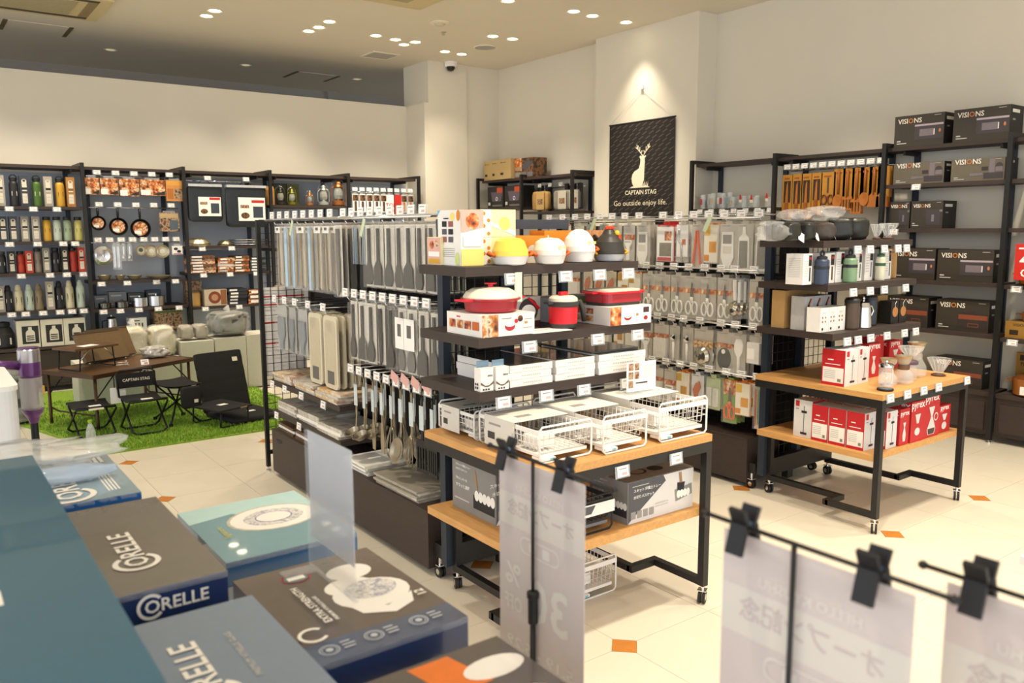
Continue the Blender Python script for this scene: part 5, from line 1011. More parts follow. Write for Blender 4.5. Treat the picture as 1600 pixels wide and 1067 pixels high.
def f_peel(b, w, h):
    flat(b, [(-w*.3, -h*.42), (w*.3, -h*.42), (w*.32, -h*.5), (.012, -h*.62), (.014, -h*.95), (-.014, -h*.95), (-.012, -h*.62), (-w*.32, -h*.5)], .01, GH, y=-.006); b.box(-w*.26, w*.26, -.013, -.011, -h*.48, -h*.45, STEEL); return 'peeler'
def f_tongs(b, w, h):
    for s in (-1, 1): b.bar((s*.004, -.006, -h*.16), (s*w*.28, -.006, -h*.92), .014, ORH, .008)
    return 'tongs'
def f_photo(b, w, h): b.box(-w*.47, w*.47, -.012, .0015, -h*.98, -h*.08, PAPER); b.box(-w*.3, w*.4, -.0135, -.0125, -h*.85, -h*.5, mat('7c7363', .4, var=.2)); b.box(0, w*.4, -.0135, -.0125, -h*.44, -h*.2, FOODR); b.box(-w*.42, w*.4, -.0135, -.0125, -h*.97, -h*.88, RED); return 'boxed_slicer'
def f_knife(b, w, h): b.box(-w*.45, w*.45, -.004, .001, -h*.85, -h*.04, PAPER); b.tube([(-.02, -.008, -h*.15), (-.028, -.008, -h*.4), (.0, -.008, -h*.55), (.004, -.008, -h*.99)], .006, STEEL, 6); b.box(0, w*.3, -.006, -.005, -h*.55, -h*.4, FOODR); return 'curved_tool'
def f_food(b, w, h): b.box(-w*.48, w*.48, -.014, .001, -h*.97, -h*.04, mat('e8dfcb', .5)); b.box(-w*.46, -w*.05, -.0155, -.0145, -h*.3, -h*.06, mat('e3b436', .5)); b.box(-w*.1, w*.4, -.0155, -.0145, -h*.72, -h*.45, mat('d99a3c', .5)); b.box(-w*.46, -w*.1, -.0155, -.0145, -h*.93, -h*.78, mat('d98a26', .5)); return 'boxed_mould'
def f_sieve(b, w, h): T0 = b.T; b.T = T0 @ Matrix.Translation((0, -.004, -h*.68)) @ Matrix.Rotation(PI/2, 4, 'X'); b.lathe([(w*.42, 0), (w*.4, .012), (w*.3, .028), (w*.15, .038), (0, .04)], mat('b5b0a4', .18, .9), 20); b.T = T0; b.box(-w*.5, w*.5, -.004, -.002, -h*.48, -h*.3, photo(['4f6b2c', 'c8782a', 'd8c89a', 'b3402a'], 60)); return 'metal_sieve'
def f_ladle(b, w, h): b.bar((-.01, -.01, -h*.05), (-.002, -.012, -h*.55), .016, GH, .012); b.bar((.02, -.006, -h*.1), (.022, -.008, -h*.6), .014, GH, .01); T0 = b.T; b.T = T0 @ Matrix.Translation((0, -.02, -h*.75)) @ Matrix.Rotation(1.1, 4, 'X'); b.lathe([(w*.5, 0), (w*.42, .02), (w*.2, .035), (0, .037)], mat('b5b0a4', .2, .9), 18); b.T = T0; return 'strainer_ladle'
def f_oval(b, w, h): flat(b, [(w*.36*math.cos(a*PI/10), -h*.68+h*.27*math.sin(a*PI/10)) for a in range(20)], .012, mat('3b3a36', .5, var=.3, scale=80), y=-.006); flat(b, [(.014*math.cos(a*PI/5), -h*.5+.014*math.sin(a*PI/5)) for a in range(10)], .004, GH, y=-.014); return 'steamer_mat'
def f_spoon(b, w, h): flat(b, [(x*1.0, y) for x, y in ((-.006, -h), (.006, -h), (.008, -h*.55), (.028, -h*.42), (.03, -h*.25), (.016, -h*.14), (-.016, -h*.14), (-.03, -h*.25), (-.028, -h*.42), (-.008, -h*.55))], .009, mat('f1eee8', .4, var=.01), y=-.006); return 'rice_paddle'
def f_small(b, w, h): b.box(-w*.4, w*.4, -.035, .001, -h*.95, -h*.25, mat('dedbd6', .5)); b.box(-w*.34, w*.1, -.036, -.0352, -h*.8, -h*.45, PAPER); return 'white_container'
def f_can(b, w, h): b.tube([(0, -.008, -h*.45), (0, -.008, -h*.95)], .008, GH, 7); T0 = b.T; b.T = T0 @ Matrix.Translation((0, -.004, -h*.33)) @ Matrix.Rotation(PI/2, 4, 'X'); b.lathe([(w*.3, 0), (w*.26, .012), (0, .02)], CHROME, 16); b.T = T0; return 'scoop'
def f_box(b, w, h): b.box(-w*.42, w*.42, -.02, .001, -h*.95, -h*.4, mat('d9d5ca', .5)); b.box(-w*.2, w*.2, -.022, -.0205, -h*.8, -h*.55, CARD); return 'moulded_tray'
def f_scissor_or(b, w, h): f_sciss(b, w, h, ORH); return 'scissors'
def f_hand(b, w, h): flat(b, [(-.006, -h*.95), (.006, -h*.95), (.01, -h*.6), (.03, -h*.4), (.02, -h*.22), (-.01, -h*.3), (-.03, -h*.5)], .008, mat('b8581e', .5), y=-.005); return 'wooden_spatula'
def f_col(b, w, h):
    for k in range(5): b.box(-w*.4+w*.17*k, -w*.4+w*.17*k+.006, -.01-.001*k, -.004, -h*(.93-.03*k), -h*.1, mat(('c85a62', '8fae5a', '5a8ab8', 'd9b24a', 'c86a9a')[k], .5))
    return 'assorted_tools'
def f_tube(b, w, h):
    for s in (-1, 1): b.box(s*w*.22-w*.14, s*w*.22+w*.14, -.016, .001, -h*.9, -h*.35, mat('e8e6df', .4))
    return 'spoon_set'
P = {'grater': gpack('grater_pack', 'grater', .115, .285, f_grater), 'slicer': gpack('slicer_pack', 'slicer', .12, .285, f_grater2), 'scissors': gpack('scissors_pack', 'scissors', .12, .265, f_sciss, top=(.3, .42)), 'peeler': gpack('peeler_pack', 'peeler', .1, .25, f_peel, top=(.28, .42)),
     'orange': gpack('orange_tongs_pack', 'tongs', .105, .27, f_tongs), 'photo': gpack('photo_pack', 'package', .14, .24, f_photo, RED), 'knife': gpack('curved_tool_pack', 'package', .1, .24, f_knife), 'food': gpack('mould_pack', 'package', .1, .24, f_food, top=(.0, .1)),
     'sieve': gpack('sieve_pack', 'sieve', .15, .25, f_sieve), 'ladle': gpack('strainer_pack', 'strainer', .085, .24, f_ladle, CLEAR), 'oval': gpack('steamer_pack', 'package', .13, .24, f_oval, top=(.3, .42)), 'spoon': gpack('rice_paddle_pack', 'paddle', .09, .26, f_spoon),
     'small': gpack('container_pack', 'container', .11, .17, f_small), 'scoop': gpack('scoop_pack', 'scoop', .085, .23, f_can), 'tray': gpack('tray_pack', 'package', .12, .23, f_box, top=(.28, .4)),
     'oscis': gpack('orange_scissors_pack', 'scissors', .1, .26, f_scissor_or, mat('7fa04a', .5), (.0, .35)), 'hand': gpack('wooden_tool_pack', 'spatula', .1, .2, f_hand, mat('d9dadb', .5)), 'col': gpack('colourful_pack', 'package', .09, .26, f_col, mat('d8c3b4', .5), (0, .3), photo(['d04a5a', 'e0c040', '6aa0c8', '7cae5a'], 70)),
     'opack': gpack('orange_pack', 'package', .1, .2, f_food, mat('d8742e', .5), (.0, 1.0), FOODR), 'white': gpack('white_tube_pack', 'package', .11, .2, f_tube, mat('b9c49a', .5)), 'wood': gpack('wooden_tongs_pack', 'package', .1, .22, f_hand, mat('cbbfa6', .5))}
NAME = {'grater': 'carded steel grater', 'slicer': 'carded white slicer', 'scissors': 'carded white scissors', 'peeler': 'carded white peeler', 'orange': 'packed orange tongs', 'photo': 'red topped boxed slicer', 'knife': 'carded curved tool', 'food': 'boxed food picture mould',
        'sieve': 'carded round steel sieve', 'ladle': 'steel strainer ladle', 'oval': 'carded dark oval mat', 'spoon': 'white rice paddle', 'small': 'small white container pack', 'scoop': 'carded chrome scoop', 'tray': 'carded cream tray', 'oscis': 'orange scissors on green card', 'hand': 'carded wooden spatula', 'col': 'colourful multi tool pack', 'opack': 'orange printed pack', 'white': 'white tube pair pack', 'wood': 'pale wooden tool pack'}
ROWS = [('top', 1.545, [(2.9, 'grater'), (3.02, 'grater'), (3.14, 'slicer'), (3.255, 'food'), (3.37, 'orange'), (3.49, 'knife'), (3.62, 'photo'), (3.83, 'slicer'), (3.96, 'peeler'), (4.08, 'peeler'), (4.2, 'col'), (4.33, 'col'), (4.46, 'wood'), (4.6, 'food'), (4.75, 'wood')]),
        ('second', 1.23, [(2.92, 'scissors'), (3.055, 'ladle'), (3.15, 'scissors'), (3.275, 'scissors'), (3.4, 'scissors'), (3.52, 'scissors'), (3.64, 'scissors'), (3.76, 'scissors'), (3.88, 'food'), (3.99, 'opack'), (4.12, 'wood'), (4.24, 'wood'), (4.36, 'wood'), (4.5, 'tray'), (4.66, 'wood')]),
        ('third', .91, [(2.91, 'small'), (3.035, 'spoon'), (3.14, 'oval'), (3.3, 'sieve'), (3.43, 'scoop'), (3.53, 'scoop'), (3.65, 'tray'), (3.78, 'peeler'), (3.9, 'tray'), (4.03, 'opack'), (4.17, 'tray'), (4.3, 'wood'), (4.45, 'food'), (4.6, 'tray')]),
        ('lowest', .625, [(2.87, 'col'), (2.98, 'opack'), (3.09, 'oscis'), (3.22, 'white'), (3.34, 'hand'), (3.45, 'opack'), (3.57, 'peeler'), (3.69, 'tray'), (3.82, 'wood'), (3.96, 'opack'), (4.1, 'tray')])]
rack_rail(B, .1, BL-.02, -.335, 1.56)
for x in (.78, 1.78): b = MB(); b.T = Matrix.Rotation(.5, 4, 'Y'); b.box(-.014, .014, -.001, .001, -.1, 0, mat('c3d0b0', .7, var=.02)); b.build('green_paper_flag', B, loc=(x, -.345, 1.57))
for rn, z, its in ROWS:
    tool_hooks(B, [5.0-y for y, k in its], z, .3, z+.06)
    if rn != 'top': rack_rail(B, .3, BL-.04, -.325, z+.035)
    for i, (y, k) in enumerate(its):
        for q in range(3 if y < 3.9 else 1): P[k].at(WB2(y+random.uniform(-.006, .006), -.285+q*.04, z-.014), FX+random.uniform(-.06, .06), f'{NAME[k]}, gadget rack {rn} row, {ORD[i]} hook from near, {ORD[q]} back', 'carded gadgets')

# ================================================================ end shelf of the second rack
EB = end_shelf('dark end shelf with coffee gear above the glass table', 3.735, (1.40, 1.18, .935), (.385, .42, .46))
tags_on(EB, (.3, .42, .56, .7, .79), -.41, 1.408); tags_on(EB, (.22, .38, .52, .74), -.445, 1.19); tags_on(EB, (.12, .22, .34, .5, .68, .8), -.486, .945); tags_on(T2, (.06, .22, .38, .53, .84), -.003, .7)
Z1, Z2, Z3 = 1.436, 1.216, .971
PX = lambda p, yy, r: at_y(p, r, yy).x
BAGB = mat('23241f', .35, var=.25, scale=25, bump=.5); BAGC = film('f4f2ee', .26, .06)
for i, p in enumerate((1228, 1253, 1283, 1309, 1335)):
    t = thing('bagged_dripper', f'black ware in a dark bag, {ORD[i]} from the left on the coffee end shelf', 'bag', (PX(p, 2.52, 370), 2.52, Z1), .3*i, 'dark bagged ware')
    b = MB(); lump(b, .11, .13, .095 if i < 3 else .12, BAGB if i != 2 else mat('4a3f35', .35, var=.2), 60+i, 26, 14, .04, .5, .14); b.build('bagged_ware', t)
    b = MB(); b.T = Matrix.Translation((.02, -.075, 0)) @ Matrix.Rotation(-.4, 4, 'X') @ Matrix.Rotation(.5, 4, 'Y'); b.box(-.02, .02, -.0008, .0008, .0, .05, PAPER); b.build('paper_tag', t)
for i, (p, w, h, z) in enumerate(((1213, .13, .1, 0), (1247, .15, .06, .1), (1293, .2, .08, .1))):
    b = MB(); lump(b, w, .13, h, BAGC, 71+i, 30, 16, .1, .7, .35); b.build('clear_bag', None, ('crumpled clear bag with white card at the left end of the coffee shelf', 'crumpled clear bag lying on the second dark bag', 'large crumpled clear bag on the middle dark bags')[i], 'bag', 'crumpled clear bags', loc=(PX(p, 2.52, 370), 2.54, Z1+z))
def dripper(label, x, y, z, r, h, base=True, m=GLASS, rib=True, grp='glass drippers'):
    t = thing('glass_dripper', label, 'dripper', (x, y, z), 0, grp)
    b = MB(); b.lathe([(r*.32, .012), (r*.36, .018), (r, h), (r*1.03, h), (r*.98, h-.004)], m, 24)
    if rib:
        for k in range(12): a = 2*PI*k/12; b.tube([(r*.38*math.cos(a), r*.38*math.sin(a), .022), (r*1.0*math.cos(a), r*1.0*math.sin(a), h-.006)], .0018, m, 4)
    b.build('cone', t)
    if base: b = MB(); b.lathe([(r*.6, 0), (r*.62, .006), (r*.4, .012), (r*.3, .012)], mat('5b3a2c', .5), 20); b.build('wooden_collar', t)
    b = MB(); b.tube([(r*.8, 0, h*.8), (r*1.2, 0, h*.75), (r*1.15, 0, h*.4), (r*.6, 0, h*.4)], .003, m, 5); b.build('handle', t)
dripper('small glass dripper left of the pair on the coffee end shelf', 4.37, 2.5, Z1, .036, .085); dripper('glass dripper at the right end of the coffee end shelf', 4.49, 2.5, Z1, .05, .09)
# second shelf: flasks and white boxes
def white_box(p, yy, w, d, h, label, z, r, pic='3a3f4a', grp='white flask boxes'):
    pr = [('r', 'f', .6, .6, .95, .95, INK), ('r', 'f', .68, .1, .84, .55, mat(pic, .6)), ('d', 'f', .78, .85, .1, 1, RED)]+[('r', 'f', .1, .75-.08*k, .5, .77-.08*k, LTG) for k in range(7)]+[('r', 'l', .15, .85-.06*k, .85, .865-.06*k, LTG) for k in range(11)]
    return carton('flask_box', label, 'box', w, d, h, WHITE, (PX(p, yy, r)+w/2, yy+d/2, z), 0, grp, pr)
for i, (p, w, h, c) in enumerate(((1254, .08, .155, '3a3f4a'), (1288, .09, .155, '5a4038'), (1305, .08, .16, '23242a'), (1334, .075, .165, '4f7a60'), (1350, .085, .18, '8a8494'), (1381, .07, .165, '2f4a3c'))):
    white_box(p, 2.46, w*.95, .1, h, f'white flask box, {ORD[i]} from the left on the flask shelf', Z2, 440, c)
for p, c, lid, l in ((1283, '39435a', '22242a', 'dark blue flask with a carry ring'), (1327, '7d9c78', '26282a', 'sage green flask with a black band'), (1374, 'd3cfb8', '2f5a44', 'cream flask with a green band')):
    t = thing('flask', l+' on the flask shelf', 'flask', (PX(p, 2.43, 440), 2.43, Z2), 0, 'flasks'); r = .036 if p != 1374 else .026
    b = MB(); b.lathe([(r*.95, 0), (r, .006), (r, .118), (r*.85, .126), (r*.7, .128)], mat(c, .4, .1, var=.02), 18); b.build('body', t)
    b = MB(); b.lathe([(r*1.02, .078), (r*1.05, .08), (r*1.05, .092), (r*1.02, .094)], mat(lid, .5), 18); b.build('band', t)
    b = MB(); b.lathe([(r*.72, .128), (r*.72, .14), (r*.5, .143), (0, .143)], mat(lid, .5), 14); b.build('cap', t)
    b = MB(); b.T = Matrix.Translation((0, 0, .155)) @ Matrix.Rotation(PI/2, 4, 'X'); b.tube([(.014*math.cos(a*PI/6), .014*math.sin(a*PI/6), 0) for a in range(12)], .005, mat(lid, .5), 6, True); b.build('carry_ring', t)
carton('kraft_box', 'tall kraft box at the right end of the flask shelf', 'box', .13, .13, .17, KRAFT, (4.525, 2.56, Z2), 0, None, [('r', 'f', .1, .85, .9, .87, INK), ('t', 'f', .5, .62, .08, 'olivia' if False else 'glass', mat('8a6a40', .7))])
for i in range(5): 
    b = MB(); b.lathe([(.03, 0), (.034, .01), (.036, .06), (.034, .06), (.03, .012), (0, .01)], mat('a8782a', .05, var=0, alpha=.55, spec=1), 16); b.build('amber_glass', None, f'amber glass cup, {ORD[i]} from the left behind the kettles', 'cup', 'amber cups', loc=(4.08+.085*i, 2.7, Z3+.0))
# third shelf
for i in range(3):
    carton('mill_box', f'white box with small food icons, {ORD[i]} from the left on the kettle shelf', 'box', .072, .08, .125, WHITE, (3.765+.0745*i, 2.45, Z3), 0, 'white icon boxes', [('d', 'f', .25+.35*(k % 2), .6-.17*(k//2), .08, 1, (mat('b0503a', .6), mat('a0723a', .6))[k % 2]) for k in range(4)]+[('d', 'f', .26, .13, .1, 1, INK), ('r', 'f', .2, .8, .7, .82, LTG), ('r', 'f', .2, .75, .6, .77, LTG), ('p', 'r', [(0, 0), (1, 0), (1, 1), (0, 1)], mat('e6e4e4', .6)), ('d', 'r', .4, .5, .12, 1, ORG)])
    carton('grinder_box', f'grey box with tool picture, {ORD[i]} from the left behind the white icon boxes', 'box', .078, .08, .175, mat('b4b2b0', .6), (3.79+.08*i, 2.56, Z3), 0, 'grey grinder boxes', [('p', 'f', [(.3, .7), (.5, .66), (.8, .9), (.65, .95)], INK), ('p', 'f', [(.5, .75), (.6, .72), (.85, .92), (.78, .95)], mat('c87a3a', .6))])
carton('kraft_box', 'low kraft box behind the grey grinder boxes', 'box', .3, .08, .2, KRAFT, (3.9, 2.68, Z3), 0)
def mug_flask(x, y, c, label):
    t = thing('tumbler', label, 'tumbler', (x, y, Z3)); r = .038
    b = MB(); b.lathe([(r*.92, 0), (r, .008), (r, .135), (r*.97, .14)], mat(c, .45, .2, var=.05), 20); b.build('body', t)
    b = MB(); b.lathe([(r*1.02, .14), (r*1.02, .155), (r*.85, .162), (0, .163)], mat('262628', .5), 18); b.build('lid', t)
    b = MB(); b.tube([(r*.95, 0, .125), (r*1.5, -.005, .115), (r*1.5, -.005, .05), (r*.95, 0, .035)], .005, mat('2b2c2e', .5), 6); b.build('handle', t)
mug_flask(3.995-.0, 2.4, '544538', 'dark bronze tumbler left of the steel kettle'); mug_flask(4.235, 2.44, '343b45', 'navy tumbler right of the steel kettle')
t = thing('coffee_kettle', 'polished steel coffee kettle on the third end shelf', 'kettle', (4.1, 2.4, Z3), 0)
b = MB(); b.lathe([(.046, 0), (.048, .006), (.04, .11), (.03, .135), (.012, .145)], CHROME, 26); b.build('body', t)
b = MB(); b.lathe([(.008, .145), (.006, .15), (.011, .158), (.006, .166), (0, .167)], CHROME, 12); b.build('lid_knob', t)
b = MB(); b.tube([(.034, 0, .115), (.07, -.008, .112), (.085, -.01, .085), (.06, -.006, .045), (.045, 0, .03)], .005, CHROME, 7); b.build('handle', t)
for x, w, h, l in ((4.33, .11, .14, 'kraft box behind the navy tumbler'), (4.45, .11, .15, 'kraft box with black front near the shelf end'), ): carton('kraft_box', l, 'box', w, .12, h, KRAFT, (x, 2.55, Z3), 0, 'kraft boxes on the kettle shelf', [('r', 'f', .3, .7, .7, .75, INK)])
for i, x in enumerate((4.415, 4.5)):
    t = thing('boxed_bottle', f'black box with a round kraft tag, {("left", "right")[i]} one at the shelf end', 'box', (x, 2.43, Z3), 0, 'black boxes with round tags')
    b = MB(); b.box(-.038, .038, -.035, .035, 0, .125, mat('1e1d1c', .5)); b.build('box_body', t)
    b = MB(); b.T = Matrix.Translation((0, -.037, .065)) @ Matrix.Rotation(PI/2, 4, 'X'); b.lathe([(0, .001), (.028, .001), (.028, -.001), (0, -.001)], mat('b07a48', .7), 18); b.build('round_tag', t)
    b = MB(); b.tube([(0, -.037, .09), (-.01, -.04, .11), (.012, -.037, .126)], .0015, PAPER, 4); b.build('string', t)
# ================================================================ glass table
PYR = mat('c0242a', .5, var=.02); GLW = mat('d9d6d2', .5, var=.02)
def pyrex(label, x, y, z, w, d, h, shape, grp='red glassware boxes', rz=0):
    pr = [('t', 'f', .5, .77, .19 if w > .1 else .14, 'pyrex', PAPER)]; pr += {'drip': [('p', 'f', [(.3, .68), (.72, .68), (.58, .45), (.44, .45)], GLW), ('d', 'f', .5, .25, .2, .8, GLW)], 'jug': [('p', 'f', [(.3, .7), (.68, .7), (.55, .48), (.6, .42), (.78, .18), (.7, .06), (.3, .06), (.22, .18), (.42, .42), (.45, .48)], GLW), ('p', 'f', [(.26, .2), (.74, .2), (.68, .07), (.32, .07)], mat('4b3f3a', .6)), ('o', 'f', .78, .45, .14, 1.0, .04, GLW)],
          'carafe': [('p', 'f', [(.35, .62), (.65, .62), (.55, .48), (.68, .28), (.62, .1), (.38, .1), (.32, .28), (.45, .48)], GLW)], 'tall': [('p', 'f', [(.3, .6), (.7, .6), (.58, .25), (.42, .25)], GLW)]}[shape]
    pr += [('t', 'l', .5, .77, .17, 'pyrex', PAPER), ('r', 'l', .1, .12, .9, .5, mat('b01f26', .5))]
    return carton('glassware_box', label, 'box', w, d, h, PYR, (x, y, z), rz, grp, pr)
def press_box(label, x, y, z, w=.1, d=.09, h=.185, turned=False, grp='press boxes'):
    red = [('r', 'X', 0, .0, 1, 1, PYR), ('r', 'X', .05, .08, .95, .5, PAPER), ('r', 'X', .25, .7, .5, .73, PAPER), ('r', 'X', .15, .58, .8, .6, PAPER)]+[('r', 'X', .12, .4-.05*k, .6, .415-.05*k, LTG) for k in range(5)]+[('r', 'X', .7, .12, .85, .2, mat('7d8c74', .6))]
    wht = [('r', 'X', .1, .82, .3, .97, RED), ('r', 'X', .55, .12, .58, .85, INK), ('r', 'X', .42, .66, .72, .72, INK), ('r', 'X', .4, .08, .75, .14, mat('3a2d3a', .6)), ('r', 'X', .12, .74, .28, .77, MIDG)]
    fx = lambda L, s: [(a[0], s, *a[2:]) for a in L]
    return carton('press_box', label, 'box', w, d, h, mat('dcdad8', .6, var=.02), (x, y, z), 0, grp, fx(wht, 'f')+fx(red, 'l') if not turned else fx(red, 'f')+fx(wht, 'l'))
TT2 = .7005
press_box('red and white press box at the front left of the glass table', 3.845, 2.36, TT2, .12, .13); press_box('white press box right of the first one on the glass table', 3.965, 2.36, TT2, .1, .12)
pyrex('red glassware box right of the press boxes', 4.165, 2.41, TT2, .115, .1, .185, 'carafe'); pyrex('tall red glassware box behind the press boxes', 4.38, 2.52, TT2, .12, .12, .235, 'tall'); pyrex('red glassware box behind the glass carafes', 4.53, 2.5, TT2, .13, .12, .16, 'drip')
t = thing('french_press', 'glass french press with a chrome lid at the table front', 'coffee press', (3.87, 2.125, TT2))
b = MB(); b.lathe([(.033, .008), (.034, .012), (.034, .118), (.033, .12)], GLASS, 22); b.build('glass_beaker', t)
b = MB(); b.lathe([(.038, 0), (.04, .004), (.038, .01), (.0, .01)], BLKP, 20); b.build('base', t)
b = MB(); b.lathe([(.036, .118), (.036, .128), (.028, .134), (0, .136)], CHROME, 20); b.lathe([(.007, .136), (.009, .142), (.008, .15), (0, .153)], CHROME, 10); b.build('lid', t)
b = MB(); b.lathe([(.0015, .03), (.0015, .118)], CHROME, 6); b.lathe([(0, .028), (.031, .028), (.031, .032), (0, .032)], CHROME, 18); b.build('plunger', t)
b = MB(); b.tube([(.035, 0, .11), (.058, 0, .108), (.06, 0, .03), (.036, 0, .025)], .0035, CHROME, 6); b.build('handle', t)
def carafe(label, x, y, r, h, band, cone=True):
    t = thing('coffee_carafe', label, 'carafe', (x, y, TT2), 0, 'glass coffee carafes')
    b = MB(); b.lathe([(r*.8, 0), (r, .012), (r*.95, h*.3), (r*.42, h*.58), (r*.45, h*.64), (r*.75, h*.9), (r*.78, h*.9)], GLASS, 24); b.build('glass_body', t)
    b = MB(); b.lathe([(r*.5, h*.5), (r*.56, h*.52), (r*.56, h*.66), (r*.5, h*.68)], band, 18); b.build('neck_band', t)
    if cone: b = MB(); b.lathe([(r*.3, h*.62), (r*.85, h*.98), (r*.9, h*1.0), (r*.86, h*1.0)], mat('b9ad92', .3, .7, var=.05), 22); b.build('steel_filter', t)
    return t
carafe('glass carafe with an amber band, left of the pair', 4.005, 2.19, .046, .14, mat('b5682a', .4)); carafe('glass carafe with a brown wooden band, right of the pair', 4.12, 2.17, .052, .145, mat('6b4a34', .5))
t = thing('glass_mug', 'glass mug with a violet lid behind the carafes', 'mug', (4.24, 2.2, TT2))
b = MB(); b.lathe([(.036, 0), (.038, .006), (.038, .085), (.036, .085)], GLASS, 20); b.build('mug_body', t)
b = MB(); b.lathe([(.04, .085), (.04, .1), (.03, .106), (0, .106)], mat('5d4a55', .5), 18); b.build('lid', t)
dripper('ribbed glass dripper standing on the violet lidded mug', 4.24, 2.2, TT2+.107, .062, .07, False)
carafe('tall glass carafe with a large steel cone filter', 4.38, 2.24, .055, .185, film('e8e4da', .3)); dripper('ribbed glass dripper with a wooden collar at the table end', 4.49, 2.17, TT2, .06, .095)
# lower shelf
TL2 = .3955
press_box('press box showing its white side at the left of the lower glass shelf', 3.83, 2.52, TL2, .1, .11, .2, True)
for i, y in enumerate((2.415, 2.315, 2.215)): press_box(f'press box showing its red side, {ORD[i]} along the lower glass shelf edge', 3.83, y-.0, TL2, .11, .095, .19)
for i, y in enumerate((2.42, 2.3)): press_box(f'white press box in the second column of the lower glass shelf, {("back", "front")[i]}', 3.945, y-.0, TL2, .1, .11, .19)
press_box('white press box at the front of the lower glass shelf', 3.945, 2.17, TL2, .1, .1, .19)
pyrex('red box with a carafe picture at the front of the lower shelf', 4.05, 2.17, TL2, .09, .12, .19, 'carafe'); pyrex('red box with a dripper picture on the lower shelf', 4.17, 2.17, TL2, .13, .13, .215, 'drip'); pyrex('tallest red box with a jug picture on the lower shelf', 4.325, 2.18, TL2, .16, .14, .235, 'jug'); pyrex('small red box at the right end of the lower shelf', 4.485, 2.18, TL2, .13, .12, .15, 'drip')
for i, (x, y) in enumerate(((4.06, 2.38), (4.22, 2.4), (4.05, 2.55))): pyrex(f'red box in the back of the lower glass shelf, {("left", "right", "rearmost")[i]}', x, y, TL2, .13, .15, .215, 'drip')
# ================================================================ right wall shelves
RXF, RD = 6.02, .325
def rbay(name, label, y0, y1, shelves, base=None, tags=(), posts=(1, 0), up=(.1, -.1)):
    return wall_bay(name, label, (RXF, y0, 0), FX, y0-y1, RD, shelves, posts=posts, base=base, tags=tags, inset=.03, up=up)
R1 = rbay('glass_shelf', 'wall shelf of drinking glasses beside the pillar', 5.32, 4.40, [1.68, 1.2], tags=[(.1+.13*i, 1.68) for i in range(7)])
R2 = rbay('wooden_tool_shelf', 'wall shelf hung with wooden kitchen tools', 4.40, 3.425, [1.2]); R3 = rbay('appliance_shelf', 'wall shelf stacked with dark appliance boxes', 3.425, 2.54, [1.822, 1.494, 1.115, .757, .35], .32, [(.25, 1.822), (.1, 1.494)])
R4 = rbay('pot_shelf', 'wall shelf with amber pots cut by the right picture edge', 2.54, 1.62, [1.822, 1.494, 1.11, .745, .35], .32, [(.1, 1.11), (.1, .745)], (1, 1))
RY = lambda y, dx, z: (RXF+dx, y, z)
# glasses
rnd = random.Random(5); LB = [mat('b3404a', .6), mat('8fb0c4', .6), mat('c9a878', .6), mat('d8d4cc', .6)]
for i in range(7):
    y = 5.24-.058*i; h = .1+.05*rnd.random()
    t = thing('drinking_glass', f'clear drinking glass with a printed sticker, {ORD[i]} from the pillar on the glass shelf', 'glass', RY(y, .12 if i % 2 else .09, 1.681), FX, 'drinking glasses on the wall shelf')
    b = MB(); b.lathe([(.022, 0), (.024, .004), (.027, h), (.025, h), (.022, .008), (0, .006)], GLASS, 16); b.build('glass_body', t)
    b = MB(); b.box(-.012, .012, -.029, -.0275, h*.3, h*.7, LB[i % 4]); b.build('sticker', t)
for i in range(6):
    b = MB(); h = .11; b.lathe([(.022, 0), (.024, .004), (.027, h), (.025, h), (.022, .008), (0, .006)], GLASS, 14); b.build('drinking_glass', None, f'clear glass in the back row, {ORD[i]} from the pillar', 'glass', 'stacked drinking glasses', loc=RY(5.04-.07*i, .17, 1.681+.0))
for i, (y, k) in enumerate(((4.78, .06), (4.66, .045), (4.5, .07))):
    t = thing('glass_jar', f'wide glass jar with a red and cream tag, {ORD[i]} from the left', 'jar', RY(y, .1, 1.681), FX, 'tagged glass jars')
    b = MB(); b.lathe([(.04, 0), (.045, .006), (.046, .07), (.04, .085), (.042, .09)], GLASS, 18); b.build('jar_body', t)
    b = MB(); b.box(-.014, .014, -.05, -.0485, .03+k*.3, .055+k*.3, mat('e9e2cc', .7)); flat(b, [(-.014, 0), (.014, 0), (.006, .04), (-.006, .045)], .0015, RED, 0, .055+k*.3, -.049); b.build('paper_tag', t)
